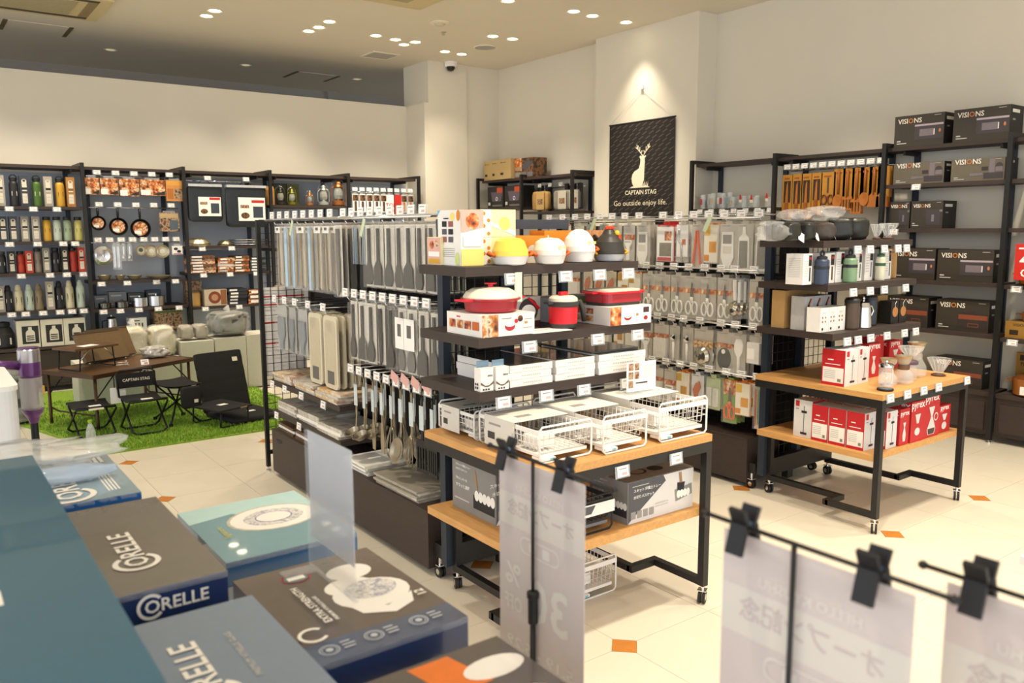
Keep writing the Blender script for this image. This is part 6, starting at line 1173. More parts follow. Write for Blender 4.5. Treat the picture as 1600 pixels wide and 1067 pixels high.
# wooden tools
hook_row(R2, .03, .95, .2, 1.985, 11, .1)
WD = mat('b06a2a', .5, var=.12, scale=20, stretch=(1, 1, .15)); WD2 = mat('96541f', .5, var=.12, scale=20, stretch=(1, 1, .15)); BRD = mat('b9822f', .5, var=.1, scale=18); DKW = mat('3a2a1e', .5)
def woodpack(label, y, z, w, h, kind, q=0):
    t = thing({'knife': 'knife_card', 'scissors': 'scissors_card'}.get(kind, 'wooden_tool'), label, {'knife': 'knife', 'scissors': 'scissors'}.get(kind, 'wooden tool'), RY(y, .1+.03*q, z), FX, 'wooden kitchen tools on the wall')
    b = MB(); b.box(-w/2, w/2, .002, .006, -h if kind in ('knife', 'scissors') else -h*.75, .01, BRD)
    b.quad([(-w*.3, .0012, -.03), (w*.2, .0012, -.03), (w*.2, .0012, -.015), (-w*.3, .0012, -.015)], WD2); b.build('wood_card', t); b = MB()
    if kind == 'knife':
        b.box(-w*.32, w*.32, -.001, .0015, -h*.62, -h*.12, DKW); flat(b, [(-.014, -h*.62), (.012, -h*.62), (.008, -h*.14), (-.004, -h*.2)], .003, WD, y=-.004); b.build('blade', t)
        b = MB(); b.box(-.014, .014, -.012, .001, -h*1.0, -h*.63, WD2); b.build('handle', t)
    elif kind == 'scissors':
        b.box(-.006, .006, -.004, .0015, -h*.55, -h*.12, mat('5b5048', .4, .5)); [b.tube([(s*.03+.025*math.cos(a*PI/5), -.006, -h*.75+.038*math.sin(a*PI/5)) for a in range(10)], .006, mat('6b3522', .5), 6, True) for s in (-1, 1)]; b.build('scissors', t, kind='stuff')
    else:
        b.tube([(0, -.012, 0), (0, -.014, -h*.3), (0, -.012, -h*.68)], [.009, .011, .009], WD2, 8); b.build('handle', t); b = MB()
        if kind == 'spoon': T0 = b.T; b.T = T0 @ Matrix.Translation((0, -.012, -h*.82)) @ Matrix.Rotation(PI/2, 4, 'X'); b.lathe([(0, -.004), (.03, .0), (.04, .012), (.038, .014), (0, .006)], WD, 16, sy=1.35)
        elif kind == 'turner': 
            for k in range(4): b.box(-.045+.026*k, -.033+.026*k, -.015, -.009, -h*.97, -h*.72, WD)
            b.box(-.045, .045, -.0151, -.0089, -h*.74, -h*.66, WD); b.box(-.045, .045, -.0151, -.0089, -h*1.0, -h*.95, WD)
        else: flat(b, [(-.012, -h*.62), (.012, -h*.62), (.045, -h*.75), (.048, -h), (-.048, -h), (-.045, -h*.75)], .007, WD, y=-.012)
        b.build('head', t)
WT = [(4.33, 'knife', 'knife with wooden sheath card, first from the left', .36), (4.235, 'knife', 'knife with wooden sheath card, second from the left', .38), (4.145, 'knife', 'knife with wooden sheath card, third from the left', .37), (4.05, 'knife', 'slim knife on a wooden card beside the scissors', .34), (3.945, 'scissors', 'scissors on a wooden card between knives and spatulas', .28),
      (3.845, 'spoon', 'wooden ladle hanging right of the scissors card', .3), (3.765, 'turner', 'wide slotted wooden turner', .32), (3.685, 'turner', 'angled slotted wooden turner', .35), (3.615, 'spoon', 'round wooden spoon among the turners', .29), (3.54, 'spat', 'flat wooden spatula near the shelf post', .3), (3.47, 'spat', 'narrow wooden spatula beside the shelf post', .3)]
for y, k, l, h in WT:
    for q in range(2): woodpack(l+(' hanging in front on the wall' if q == 0 else ' hanging behind the first one'), y, 1.96 if k not in ('knife', 'scissors') else 1.94, .1 if k != 'scissors' else .13, h, k, q)
# appliance boxes
VB = mat('3d372e', .5, var=.04); VG = mat('6a6253', .5, var=.04); VT = mat('e9e2d6', .6, var=0); LAV = mat('443e42', .5); LAVL = mat('7b7177', .5); ORO = mat('c77f4a', .6); CUP = mat('8a4a30', .5)
def visions(label, y0, y1, z, h, kind, d=.2, dx=.09):
    w = y0-y1; m = VG if kind in ('mixer',) else VB; th = min(.14, .022/h*1.0)
    tw = min(.36, .13/w)          # share of the face taken by the word
    pr = [('r', 'r', .0, .0, 1, 1, mat('1f1d1c', .5)), ('r', 'r', .15, .78, .7, .88, VT), ('r', 'r', .2, .55, .4, .6, MIDG), ('r', 'f', .8, .93, .93, .945, LTG), ('r', 'f', .06, .16, .14, .2, LTG), ('r', 'f', .06, .09, .26, .12, LTG)]
    pr += {'oven': [('r', 'f', .42, .2, .985, .66, LAV), ('r', 'f', .42, .62, .985, .68, mat('b5a6b0', .4)), ('r', 'f', .52, .3, .82, .52, LAVL), ('r', 'f', .8, .32, .82, .5, VT), ('d', 'f', .92, .44, .02, 1.8, ORO)],
           'mixer': [('r', 'f', .62, .08, .98, .35, LAV), ('r', 'f', .72, .35, .82, .96, LAVL), ('d', 'f', .9, .62, .07, 1, LAV), ('r', 'f', .84, .4, .96, .6, LAVL), ('r', 'f', .58, .45, .7, .62, mat('3a3436', .5)), ('p', 'f', [(.36, .22), (.6, .26), (.6, .34), (.37, .36)], LAVL)],
           'kettle': [('p', 'f', [(.5, .12), (.92, .12), (.95, .68), (.47, .68)], LAV), ('r', 'f', .66, .25, .74, .5, LAVL), ('r', 'f', .9, .6, .99, .68, LAVL)],
           'pot': [('p', 'f', [(.42, .1), (.98, .1), (.98, .62), (.46, .62), (.42, .5)], mat('3a3230', .5)), ('r', 'f', .44, .4, .98, .55, CUP), ('r', 'f', .6, .62, .76, .68, mat('3a3230', .5)), ('r', 'f', .62, .16, .82, .28, CUP), ('r', 'f', .63, .18, .81, .26, mat('3a3230', .5))]}[kind]
    o = MB(); o.box(-w/2, w/2, -d/2, d/2, 0, h, m); o.prints(w, d, h, pr)
    M, _ = o.face('f', w, d, h, .004); hh = .036 if w > .3 else .026
    u = w*.07
    for s, mm in (('VISI', VT), ('O', ORO), ('NS', VT)): o.text(s, hh, mm, M @ Matrix.Translation((u, h*(.76 if kind != 'oven' else .74), 0)), True, center=False); u += (text_data(s, True)[2]+.14)*hh
    o.build('appliance_box', None, label, 'box', 'dark appliance boxes', loc=(RXF+dx+d/2-.0, (y0+y1)/2, z), rz=FX)
visions('dark oven box on the very top of the appliance shelf, left one', 3.4, 3.03, 2.101, .225, 'oven'); visions('dark oven box on the very top of the appliance shelf, right one', 2.965, 2.59, 2.101, .225, 'oven')
visions('grey mixer set box left on the upper shelf', 3.39, 3.01, 1.823, .155, 'mixer'); visions('grey mixer set box right on the upper shelf', 2.96, 2.6, 1.823, .155, 'mixer')
visions('dark kettle box left on the shelf under the mixer boxes', 3.405, 3.245, 1.495, .2, 'kettle'); visions('dark kettle box right on the shelf under the mixer boxes', 3.235, 3.0, 1.495, .2, 'kettle')
visions('dark oven box half hidden by the kraft box', 3.37, 3.03, 1.116, .23, 'oven'); visions('dark oven box in full view under the kettle boxes', 3.015, 2.625, 1.116, .225, 'oven')
visions('dark grill pot box half hidden by the coffee shelf', 3.38, 3.06, .758, .225, 'pot'); visions('dark grill pot box in full view on the fourth shelf', 3.0, 2.63, .758, .22, 'pot'); visions('dark grill pot box on the lowest shelf behind the glass table', 3.0, 2.645, .351, .2, 'pot')
# right edge bay
AMB = mat('9a5a22', .3, var=.08, coat=.3); OCH = mat('9c7430', .55, var=.05)
def ambpot(label, y, z, r, h):
    t = thing('amber_pot', label, 'pot', RY(y, .155, z), FX, 'amber pots'); b = MB(); b.lathe([(r*.8, 0), (r*.95, .01), (r, h), (r*.95, h), (r*.85, .012), (0, .01)], AMB, 24); b.build('pot_body', t)
    b = MB(); b.lathe([(r*.99, h), (r*.7, h+.025), (.015, h+.03), (.015, h+.045), (0, h+.046)], mat('7a4a22', .15, var=0, alpha=.7), 22); b.build('lid', t)
    for s in (-1, 1): b = MB(); b.box(s*r*1.12-.02, s*r*1.12+.02, -.025, .025, h*.75, h*.85, AMB); b.build('side_handle', t)
    b = MB(); b.box(-.03, .02, -r-.004, -r*.97, h*.15, h*.6, PAPER); b.build('price_sticker', t)
ambpot('amber pot beside the red sale sign', 2.36, 1.111, .12, .09); ambpot('amber pot standing on the ochre box', 2.33, .746+.115, .11, .06); ambpot('large amber pot on the lowest open shelf', 2.34, .351, .125, .12)
t = thing('framed_tray', 'orange rimmed tray leaning on the second shelf at the picture edge', 'tray', RY(2.36, .2, 1.495), FX)
b = MB(); b.box(-.12, .12, -.01, .01, .0, .22, AMB); b.build('rim', t); b = MB(); b.box(-.095, .095, -.012, -.0105, .025, .195, mat('8a6a3a', .4)); b.build('inner_panel', t)
carton('cookware_box', 'ochre box with dark lettering under the amber pot', 'box', .28, .2, .114, OCH, RY(2.37, .17, .746), FX, 'ochre cookware boxes', [('t', 'f', .35, .72, .18, 'VISIONS', DKW), ('r', 'f', .1, .2, .3, .5, DKW), ('r', 'f', .45, .25, .75, .6, DKW)])
carton('cookware_box', 'tall ochre box standing behind the large amber pot', 'box', .3, .03, .27, OCH, RY(2.36, .3, .351), FX, 'ochre cookware boxes', [('r', 'f', .08, .8, .4, .95, DKW), ('t', 'f', .25, .66, .1, 'Flame', DKW), ('t', 'f', .7, .55, .14, 'VISIONS', DKW)])
t = thing('sale_sign', 'red sale sign with white figures cut by the right picture edge', 'sign', RY(2.36, -.01, 1.15), FX)
b = MB(); b.box(-.09, .12, -.002, .002, 0, .24, mat('c42a22', .5)); b.text('4', .09, PAPER, Matrix(((1, 0, 0, -.03), (0, 0, -1, -.003), (0, 1, 0, .09), (0, 0, 0, 1))), True); b.text('0', .09, PAPER, Matrix(((1, 0, 0, .04), (0, 0, -1, -.003), (0, 1, 0, .09), (0, 0, 0, 1))), True); b.text('OFF', .055, PAPER, Matrix(((1, 0, 0, .015), (0, 0, -1, -.003), (0, 1, 0, .02), (0, 0, 0, 1))), True)
b.box(-.07, .1, -.003, -.0025, .205, .215, PAPER); b.build('sign_panel', t, kind='stuff'); b = MB(); b.box(.0, .02, .002, .035, -.038, .02, TAGF); b.build('clip', t)
# ================================================================ alcove shelf beyond the pillar
AL = []
for k, (y0, y1, l, pp) in enumerate(((8.67, 7.77, 'alcove wall shelf with brown cartons on top', (1, 0)), (7.77, 6.86, 'alcove wall shelf of bagged coats next to the pillar', (1, 1)))):
    AL.append(wall_bay('alcove_shelf', l, (5.86, y0, 0), FX, y0-y1, .385, [1.76 if k == 0 else 1.7, 1.2], posts=pp, inset=.03))
AZ = lambda y, dx, z: (5.86+dx, y, z)
for i, y in enumerate((8.56, 8.36, 8.13)): carton('kraft_carton', f'kraft carton with small black print on the alcove shelf top, {ORD[i]} from the left', 'carton', .19 if i < 2 else .24, .2, .235, mat('b59a68', .75, var=.04), AZ(y, .2-.03*i, 2.101), FX, 'kraft cartons on the alcove shelf', [('r', 'f', .15, .82, .6, .84, INK), ('p', 'f', [(.12, .8), (.2, .8), (.16, .88)], INK), ('r', 'f', .12, .2, .38, .32, INK)])
carton('stove_carton', 'dark picture carton with orange panels on the alcove shelf top', 'carton', .36, .2, .225, DARKF, AZ(7.815, .19, 2.101), FX, None, [('r', 'f', 0, .35, .38, 1, FOODR), ('p', 'f', [(.36, .5), (.6, .35), (.98, .7), (.65, .95)], mat('4b474e', .5)), ('r', 'f', .02, .05, .32, .28, mat('8a8784', .6)), ('r', 'f', .36, .05, .62, .28, mat('77736e', .6)), ('r', 'f', .66, .05, .95, .28, mat('6c6a70', .6)), ('r', 'f', .02, .38, .36, .55, mat('a08a6a', .6))])
for i, y in enumerate((8.37, 8.01)): carton('fire_pit_box', f'black box with a grey fire pit picture, {("left", "right")[i]} in the alcove', 'box', .33, .2, .255, mat('232120', .5), AZ(y, .17, 1.761), FX, 'black fire pit boxes', [('p', 'f', [(.3, .3), (.85, .3), (.95, .75), (.2, .75)], mat('57505a', .5)), ('d', 'f', .58, .42, .07, 1, PAPER), ('d', 'f', .58, .42, .05, 1, mat('55489a', .6)), ('r', 'f', .6, .7, .95, .95, mat('b0482a', .6)), ('r', 'f', .04, .12, .17, .26, LTG), ('r', 'f', .3, .06, .9, .14, mat('6d6a62', .6))])
hook_row(AL[1], .1, .86, .25, 1.97, 4, .1)
for i, (y, c, l) in enumerate(((7.52, 'b08a50', 'tan bagged poncho with a printed card in the alcove'), (7.13, '8d897c', 'grey bagged poncho with a printed card in the alcove'), (6.93, '55585a', 'dark bagged coat next to the pillar'))):
    t = thing('bagged_poncho', l, 'bag', AZ(y, .12, 1.96), FX, 'bagged ponchos'); b = MB(); b.T = Matrix.Translation((0, 0, -.25)); lump(b, .3 if i < 2 else .12, .07, .22, mat(c, .4, var=.1), 80+i, 24, 12, .03, .35, .06); b.build('bag_body', t)
    b = MB(); b.box(-.04, .1, -.047, -.045, -.24, -.04, mat('c3a368' if i == 0 else 'c9c2b2', .6)); b.box(-.02, .08, -.0485, -.0472, -.18, -.12, CAMPP); b.build('printed_card', t)
for i in range(5):
    b = MB(); packet(b, .05, .3, mat('2f3032', .5), .04); b.build('hanging_cover', None, f'dark folded cover hanging in the alcove, {ORD[i]} from the left', 'cover', 'dark folded covers', loc=AZ(7.68-.03-.12*i if i < 2 else 7.4-.11*i, .22, 2.02), rz=FX)
# ================================================================ foreground: boxed tableware on a table, sign stands
t = thing('front_table', 'white topped sales table under the boxed dinnerware', 'table', (.06, 1.3, 0))
b = MB(); b.prism([(-.62, -1.0), (.56, -1.0), (.56, .46), (.27, .46), (.27, .8), (-.62, .8)], .79, .828, WHITE); b.build('tabletop', t)
for x, y in ((-.58, -.96), (.52, -.96), (-.58, .76), (.23, .76), (.52, .42)): b = MB(); b.box(x-.02, x+.02, y-.02, y+.02, 0, .79, BLACK); b.build('leg', t)
wrapm = lambda h, r=.22: mat(h, r, var=.03, coat=.6, spec=.6)
NAVY, NSHEEN, NGREY, TEAL = wrapm('24345c'), wrapm('6f6a66'), wrapm('7c8896'), wrapm('225a74', .45)  # navy boxes get lighter tops: ceiling reflection put into the colour
def cring(side, u, v, r, asp, m): return ('o', side, u, v, r, asp, r*.26, m)
def dinner_box(label, x0, x1, y0, y1, z1, z0, m, top, front):
    w, d, h = x1-x0, y1-y0, z1-z0
    t = thing('dinnerware_box', label, 'box', ((x0+x1)/2, (y0+y1)/2, z0), 0, 'boxed dinnerware')
    b = MB(); b.box(-w/2, w/2, -d/2, d/2, 0, h, m); b.prints(w, d, h, list(top)+list(front)); b.build('carton', t)
    b = MB(); n = 26; vs = []; fs = []          # crinkled edge of the shrink film along the front
    for k in range(n+1):
        x = -w/2+w*k/n; j = .0015*math.sin(k*2.3)+.001*math.sin(k*5.1); vs += [(x, -d/2-.001+j*.3, h+.0012), (x, -d/2-.003+j, h-.003+j), (x, -d/2-.0012, h-.009)]
    for k in range(n): fs += [(3*k, 3*k+1, 3*k+4, 3*k+3), (3*k+1, 3*k+2, 3*k+5, 3*k+4)]
    b.add(vs, fs, film('f4f4f0', .16, .06), True); b.build('film_edge', t)
    return t
LT = mat('ebe7df', .6, var=0)
def corelle(side, u, v, h, ro=0, m=LT):      # the word with a C that wraps the O
    return [('t', side, u, v, h, 'ORELLE', m, ro)]
def arc_c(b, M, cx, cy, r, m, th=.24, a0=.7, a1=5.6, n=22):
    vs = [(cx+q*math.cos(a0+(a1-a0)*i/n), cy+q*math.sin(a0+(a1-a0)*i/n), 0) for i in range(n+1) for q in (r, r*(1-th))]; T0 = b.T; b.T = T0 @ M
    b.add(vs, [(2*i, 2*i+2, 2*i+3, 2*i+1) for i in range(n)], m); b.T = T0
def brand(t, M, hh):                          # CORELLE lettering as a part of the box
    b = MB(); b.text('ORELLE', hh, LT, M, True, center=False); arc_c(b, M, hh*.42, hh*.5, hh*.98, LT); return b.build('brand_lettering', t, kind='stuff')
R90 = Matrix.Rotation(PI/2, 4, 'Z')
# teal long box nearest the camera
t = dinner_box('long plain teal box at the bottom left corner', -.42, .158, .55, 1.672, 1.1, .829, TEAL, [], [])
b = MB(); b.box(-.05, 0, 0, .042, 0, .0006, LT); b.build('white_label', t, loc=(.1875, -.11, .2715))
# light blue box at the back
t = dinner_box('light blue dinnerware box at the far end of the table', .163, .346, 1.726, 2.1, .98, .829, wrapm('8fa6b4'), [('r', 't', 0, 0, 1, 1, wrapm('8ba3b0'))]+[('r', 't', .72+.035*k, .12, .738+.035*k, .6, LT) for k in range(4)]+[('r', 't', .68+.06*k, .74, .72+.06*k, .94, LT) for k in range(4)], [('r', 'f', 0, 0, 1, 1, wrapm('2a5f9c'))])
f, _ = MB().face('t', .183, .374, .151, .002); brand(t, f @ Matrix.Translation((.087, .03, 0)) @ R90, .05)
b = MB(); b.text('CLASSIC', .018, LT, f @ Matrix.Translation((.122, .14, 0)) @ R90, True, center=False); b.build('series_lettering', t, kind='stuff')
f, _ = MB().face('f', .183, .374, .151, .002); b = MB(); b.text('CORELLE', .024, LT, f @ Matrix.Translation((.04, .108, 0)), True, center=False); b.build('front_lettering', t, kind='stuff')
# navy box, the ceiling's reflection painted grey on its top
t = dinner_box('navy dinnerware box with ceiling reflection painted grey on top and large white lettering', .163, .362, 1.232, 1.675, .98, .829, NAVY, [('r', 't', 0, 0, 1, 1, NSHEEN)], [])
f, _ = MB().face('t', .199, .443, .151, .002); brand(t, f @ Matrix.Translation((.112, .1, 0)) @ R90, .036)
f, _ = MB().face('f', .199, .443, .151, .002); brand(t, f @ Matrix.Translation((.078, .115, 0)), .02)
# navy box in front of it, pale ceiling sheen painted on its top
t = dinner_box('navy dinnerware box with painted pale blue sheen at the bottom edge of the picture', .163, .377, .74, 1.168, .96, .829, NAVY, [('r', 't', 0, 0, 1, 1, wrapm('76869a'))], [])
f, _ = MB().face('t', .214, .428, .131, .002); brand(t, f @ Matrix.Translation((.105, .17, 0)) @ R90, .036)
f2, _ = MB().face('t', .214, .428, .131, .0025); b = MB(); b.text('PREMIUM VITRELLE GLASS', .008, LTG, f2 @ Matrix.Translation((.15, .2, 0)) @ R90, False, center=False); b.build('small_lettering', t, kind='stuff')
# two tone box with a plate picture
PLT = mat('e6e2dc', .4, var=.01); PLR = mat('b5b2a2', .5); FLO = photo(['d8d6d0', '8a8ca0', 'dedbd4', 'b0aeb4', 'e2dfd8'], 70)
sg = [('r', 't', 0, 0, 1, 1, wrapm('6f97a4')), ('p', 't', [(0, .72), (.35, .78), (.75, .5), (1, .42), (1, 1), (0, 1)], wrapm('b7d9da')), ('d', 't', .61, .57, .37, .8, PLR), ('d', 't', .61, .57, .345, .8, PLT), ('d', 't', .61, .57, .24, .8, FLO), ('o', 't', .61, .57, .15, .8, .012, mat('6a6a94', .6)), ('d', 't', .61, .57, .14, .8, PLT)]
t = dinner_box('teal and pale blue box picturing a patterned plate', .426, .686, 1.455, 1.785, .9, .829, wrapm('25527c'), sg, [('r', 'f', 0, .0, 1, .35, wrapm('8a9298'))])
f, _ = MB().face('t', .26, .33, .071, .003); b = MB(); b.text('Signature', .017, mat('c8b843', .6), f @ Matrix.Translation((.052, .115, 0)) @ R90, False, center=False); b.build('series_lettering', t, kind='stuff')
# dark box with the white plates and round icons
ICON = mat('b3b9c2', .6, var=0)
ex = [('r', 't', 0, 0, 1, 1, wrapm('5d5450')), ('r', 't', 0, 0, 1, .17, wrapm('4b566e')), ('d', 't', .7, .76, .16, .8, PLT), ('d', 't', .68, .48, .26, .85, PLT), ('d', 't', .6, .6, .17, .8, PLT), ('d', 't', .7, .52, .18, .8, FLO), ('p', 't', [(.46, .42), (.68, .31), (.9, .38), (.84, .28), (.68, .23), (.5, .3)], PLT)]  # grey-brown base of the top is reflected ceiling, painted over navy
ex += [('o', 't', .36, .84, .1, .8, .006, RED), ('d', 't', .36, .84, .085, .8, mat('70787c', .6)), ('r', 't', .3, .82, .42, .86, LT)]
for u in (.14, .42, .72): ex += [('o', 't', u, .085, .06, 1.0, .007, ICON), ('o', 't', u, .085, .045, 1.0, .005, ICON), ('d', 't', u, .085, .022, 1.0, ICON), ('r', 't', u+.08, .06, u+.15, .07, ICON), ('r', 't', u+.08, .085, u+.16, .095, ICON), ('r', 't', u+.08, .11, u+.14, .12, ICON)]
t = dinner_box('dark dinnerware box picturing white plates under the clear stand', .397, .642, .985, 1.325, .92, .829, NAVY, ex, [])
f, _ = MB().face('t', .245, .34, .091, .006)
for s, hh, u, v in (('EXTRA STRENGTH', .0125, .072, .1), ('PREMIUM VITRELLE GLASS', .006, .083, .1), ('12', .016, .232, .1)):
    b = MB(); b.text(s, hh, LT, f @ Matrix.Translation((u, v, 0)) @ R90, True, center=False); b.build('lettering', t, kind='stuff')
b = MB(); arc_c(b, f @ Matrix.Translation((.03, .075, 0)), 0, 0, .022, LT); b.build('brand_arc', t)
orr = [('r', 't', 0, 0, 1, 1, wrapm('57504d')), ('p', 't', [(.35, .98), (.62, .98), (.7, .72), (.42, .72)], mat('d9742f', .5)), ('d', 't', .78, .8, .2, .55, PLT), ('d', 't', .72, .5, .22, .8, PLT), ('o', 't', .25, .75, .13, .8, .01, RED), ('d', 't', .25, .75, .11, .8, mat('70787c', .6)), ('r', 't', .17, .72, .33, .78, LT)]  # top of this navy box also carries painted ceiling reflection
t = dinner_box('dark dinnerware box with an orange panel at the bottom edge of the picture', .41, .642, .58, .91, .92, .829, NAVY, orr, [])
# clear acrylic stand with paper
t = thing('acrylic_stand', 'clear acrylic sign stand with white paper standing on the dark box', 'sign stand', (.525, 1.215, .9215), FX)
ACR = mat('e8eef2', .05, var=0, alpha=.14, spec=1.0)
b = MB(); b.box(-.09, .09, -.002, .002, 0, .243, ACR); b.build('upright_panel', t)
b = MB(); b.box(-.085, .085, .0022, .0028, .055, .243, mat('dcdce0', .7, var=.01, alpha=.55)); b.build('paper', t)
b = MB(); b.box(-.09, -.06, -.055, .0, 0, .003, ACR); b.box(-.09, .09, .0, .004, 0, .004, ACR); b.build('foot', t)
# crumpled plastic over the back boxes
b = MB(); lump(b, .42, .2, .05, film('eef0ee', .38, .08), 91, 44, 14, .1, .6, .5); b.build('plastic_sheet', None, 'crumpled clear plastic sheet lying behind the teal box', 'plastic sheet', loc=(.1, 2.02, .985))
b = MB(); b.T = Matrix.Rotation(PI/2, 4, 'Y'); lump(b, .035, .04, .2, film('b8cbe0', .6, .1), 92, 16, 20, .1, .8, .3); b.build('plastic_roll', None, 'rolled pale blue plastic lying on the light blue box', 'plastic sheet', loc=(.13, 1.87, 1.0))
# ---------------------------------------------------------------- sign stands with paper posters (seen from the back)
PAP = mat('d3c6c2', .8, var=.02, alpha=.95); PB1 = mat('dbd4cb', .8, var=0, alpha=.95); PB2 = mat('c9bcb8', .8, var=0, alpha=.95); PW = mat('ddd6ce', .8, var=0)
def mir(u, v, off=0): return Matrix(((-1, 0, 0, u), (0, 0, -1, -.0012-off), (0, 1, 0, v), (0, 0, 0, 1)))
def poster(label, y0, y1, x, ztop, rod, kind, mast, low, joint=True):
    w = y0-y1; yc = (y0+y1)/2; t = thing('sign_stand', label, 'sign stand', (x, yc, 0), FX, 'clip sign stands')
    H = .36
    b = MB(); b.box(-w/2, w/2, -.0006, .0006, ztop-H, ztop, PAP)
    for v0, v1, m in ((.72, .84, PB1), (.0, .1, PB1)): b.quad([(-w/2, -.0009, ztop-H+H*v0-.01), (w/2, -.0009, ztop-H+H*v0-.01), (w/2, -.0009, ztop-H+H*v1), (-w/2, -.0009, ztop-H+H*v1)], m)
    pp = b.build('paper_poster', t)
    L = [('HELLO KYUSHU', .86, .03, .55, PW), ('オープン記念', .745, .075, .78, PB2), ('30', .3, .2, .46, PW) if kind else ('30', .3, .2, .46, PW), ('5.19 - 5.29', .13, .05, .8, PW)]
    for s, v, hh, ww, m in L:
        b = MB(); b.text(s, hh*H, m, mir(0 if s != '30' else w*.1, ztop-H+H*v), True, w=w*ww); b.build('show_through_print', pp, kind='stuff')
    for s, u, v, hh, ww in (('%', -.32, .42, .1, .2), ('OFF', -.32, .3, .07, .22)): b = MB(); b.text(s, hh*H, PW, mir(w*u, ztop-H+H*v), True, w=w*ww); b.build('show_through_print', pp, kind='stuff')
    b = MB(); T0 = mir(0, ztop-H+H*.63); b.T = T0; o1 = rr(w*.46, H*.075, .012); o2 = [(a*.95, c*.82) for a, c in o1]; n = len(o1); b.add([(*p, 0) for p in o1]+[(*p, 0) for p in o2], [(i, (i+1) % n, n+(i+1) % n, n+i) for i in range(n)], PW); b.quad([(-w*.12, -.008, 0), (-w*.04, -.008, 0), (-w*.04, .008, 0), (-w*.12, .008, 0)], PW); b.quad([(w*.04, -.008, 0), (w*.12, -.008, 0), (w*.12, .008, 0), (w*.04, .008, 0)], PW); b.build('show_through_frame', pp, kind='stuff')
    zr = ztop+.012; x0, x1 = yc-rod[0], yc-rod[1]
    b = MB(); b.tube([(x0, -.008, zr), (x1, -.008, zr)], .0026, BLACK, 8); [b.lathe([(0, -.005), (.0045, -.002), (.0045, .002), (0, .005)], BLACK, 10, (xx, -.008, zr)) for xx in (x0, x1)]; b.build('cross_rod', t, kind=None)
    xm = yc-mast; b = MB(); b.tube([(xm, -.008, zr), (xm, -.008, low)], .0028, BLACK, 8); b.build('mast', t)
    b = MB(); b.tube([(xm, -.008, low), (xm, -.008, .03)], .0045, BLACK, 8); b.build('lower_mast', t)
    if joint: b = MB(); b.lathe([(.006, -.03), (.008, -.028), (.008, .012), (.01, .014), (.01, .022), (.006, .024)], BLACK, 10, (xm, -.008, low)); b.build('height_joint', t)
    b = MB(); b.lathe([(.1, 0), (.1, .006), (.02, .012), (.008, .03)], BLACK, 24, (xm, -.008, 0)); b.build('floor_base', t)
    for k, s in enumerate((-.35, .33)):
        c = thing('clip', None, None, (w*s, -.008, zr)); c.parent = t
        for q in (-1, 1):
            b = MB(); b.T = Matrix.Rotation(q*.28, 4, 'X'); b.box(-.01, .01, q*.008-.0025, q*.008+.0025, -.03, .002, BLKP); b.T = Matrix.Rotation(-q*.42, 4, 'X'); b.box(-.01, .01, q*.003-.0025, q*.003+.0025, .0, .024, BLKP); b.build('clip_jaw', c)
        b = MB(); b.tube([(-.008, 0, .002), (.008, 0, .002)], .0055, mat('5d7590', .3, .6), 10); b.build('clip_spring', c)
poster('sign stand with a paper poster in front of the dish rack table', 1.053, .844, .751, 1.14, (1.068, .775), 1, .955, .92)
poster('sign stand with a paper poster at the bottom centre right', .546, .338, .686, 1.182, (.566, .302), 0, .455, .9, False)
poster('sign stand with a paper poster cut by the right picture edge', .348, .139, .765, 1.17, (.368, .1), 0, .24, .9, False)
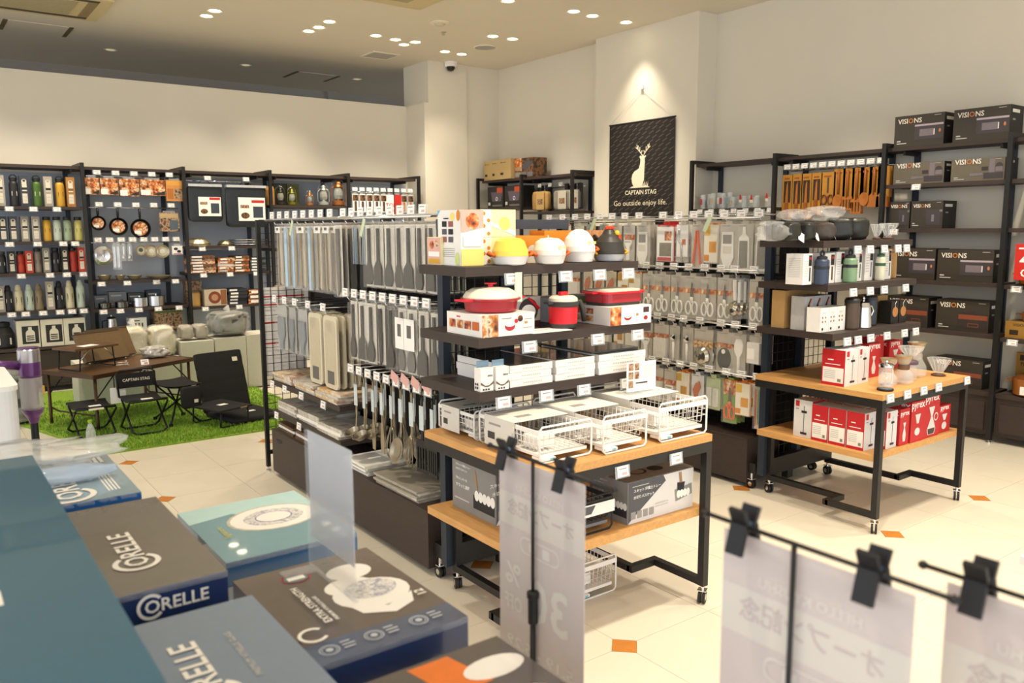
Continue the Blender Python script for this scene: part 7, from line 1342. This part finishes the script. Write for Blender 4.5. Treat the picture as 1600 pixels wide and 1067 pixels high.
# ---------------------------------------------------------------- vacuum cleaner and white counter at the left edge
VX, VY = .455, 4.6
t = thing('white_counter', 'white rounded counter at the left picture edge', 'counter', (.06, 4.25, 0))
b = MB(); b.prism(rr(.56, .62, .05), 0, .84, mat('d7d9dc', .5, var=.01)); b.build('body', t)
b = MB(); b.prism(rr(.57, .63, .05), .84, .86, mat('e4e4e2', .5, var=.01)); b.build('counter_top', t)
b = MB(); b.box(-.12, .12, -.09, .09, 0, .002, PAPER); b.prints(.24, .18, .002, [('d', 't', .6, .4, .12, .8, mat('3a78b8', .6)), ('r', 't', .2, .6, .8, .66, mat('8a5a60', .6)), ('r', 't', .1, .2, .4, .24, MIDG)]); b.build('leaflet', None, 'leaflet with a blue spot lying on the white counter', 'leaflet', loc=(.17, 4.3, .8605))
PUR = mat('5b2f6b', .3, .3, var=.03, coat=.4); t = thing('stick_vacuum', 'purple stick vacuum cleaner standing beyond the white counter', 'vacuum cleaner', (VX, VY, 0))
b = MB(); b.lathe([(.05, .865), (.05, .925), (.046, .93)], mat('a9a6aa', .25, .8), 22); b.build('motor_ring', t)
b = MB(); b.lathe([(.046, .93), (.046, .937), (0, .939)], PUR, 22); b.build('filter_cap', t)
b = MB(); b.lathe([(.044, .79), (.05, .8), (.05, .865)], PUR, 22); b.build('collar', t)
b = MB(); b.lathe([(.046, .63), (.05, .64), (.05, .79)], mat('c9c4c6', .08, var=0, alpha=.4, spec=1), 22); b.build('dust_bin', t)
b = MB(); b.lathe([(.028, .65), (.03, .7), (.03, .79)], mat('7a757c', .4), 16); b.build('cyclone', t)
b = MB(); b.lathe([(.02, .56), (.03, .59), (.044, .61), (.05, .63)], PUR, 20); b.build('nozzle_neck', t)
b = MB(); b.lathe([(.016, .06), (.018, .56)], BLKP, 14); b.build('wand', t)
b = MB(); b.box(-.11, .11, -.05, .04, .0, .06, BLKP); b.build('floor_head', t)
b = MB(); b.tube([(-.045, 0, .85), (-.12, -.01, .862), (-.24, -.02, .89)], [.024, .021, .022], PUR, 12); b.build('handle', t)
b = MB(); b.box(.046, .056, -.008, .008, .7, .74, mat('d9a82a', .5)); b.build('release_button', t)
# stacked plates at the right edge
t = thing('plate_stand', 'small white stand at the right picture edge', 'stand', (2.06, .64, 0)); b = MB(); b.box(-.1, .1, -.1, .1, .75, .77, WHITE); b.build('stand_top', t); b = MB(); b.lathe([(.09, 0), (.09, .01), (.02, .02), (.02, .75)], WHITE, 18); b.build('stand_foot', t)
for k in range(5):
    b = MB(); b.lathe([(.05, 0), (.06, .002), (.1, .014), (.098, .017), (.05, .005), (0, .005)], mat('e9e7e4', .3, var=.01), 30); b.lathe([(.101, .0125), (.1015, .0145), (.1, .0165)], mat('5f83b5' if k == 4 else '8a8a8c', .4), 30, cap=False); b.build('dinner_plate', None, f'white plate in the stack at the right picture edge, {ORD[k]} from the bottom', 'plate', 'stacked plates', loc=(2.06, .64, .7705+.0095*k))
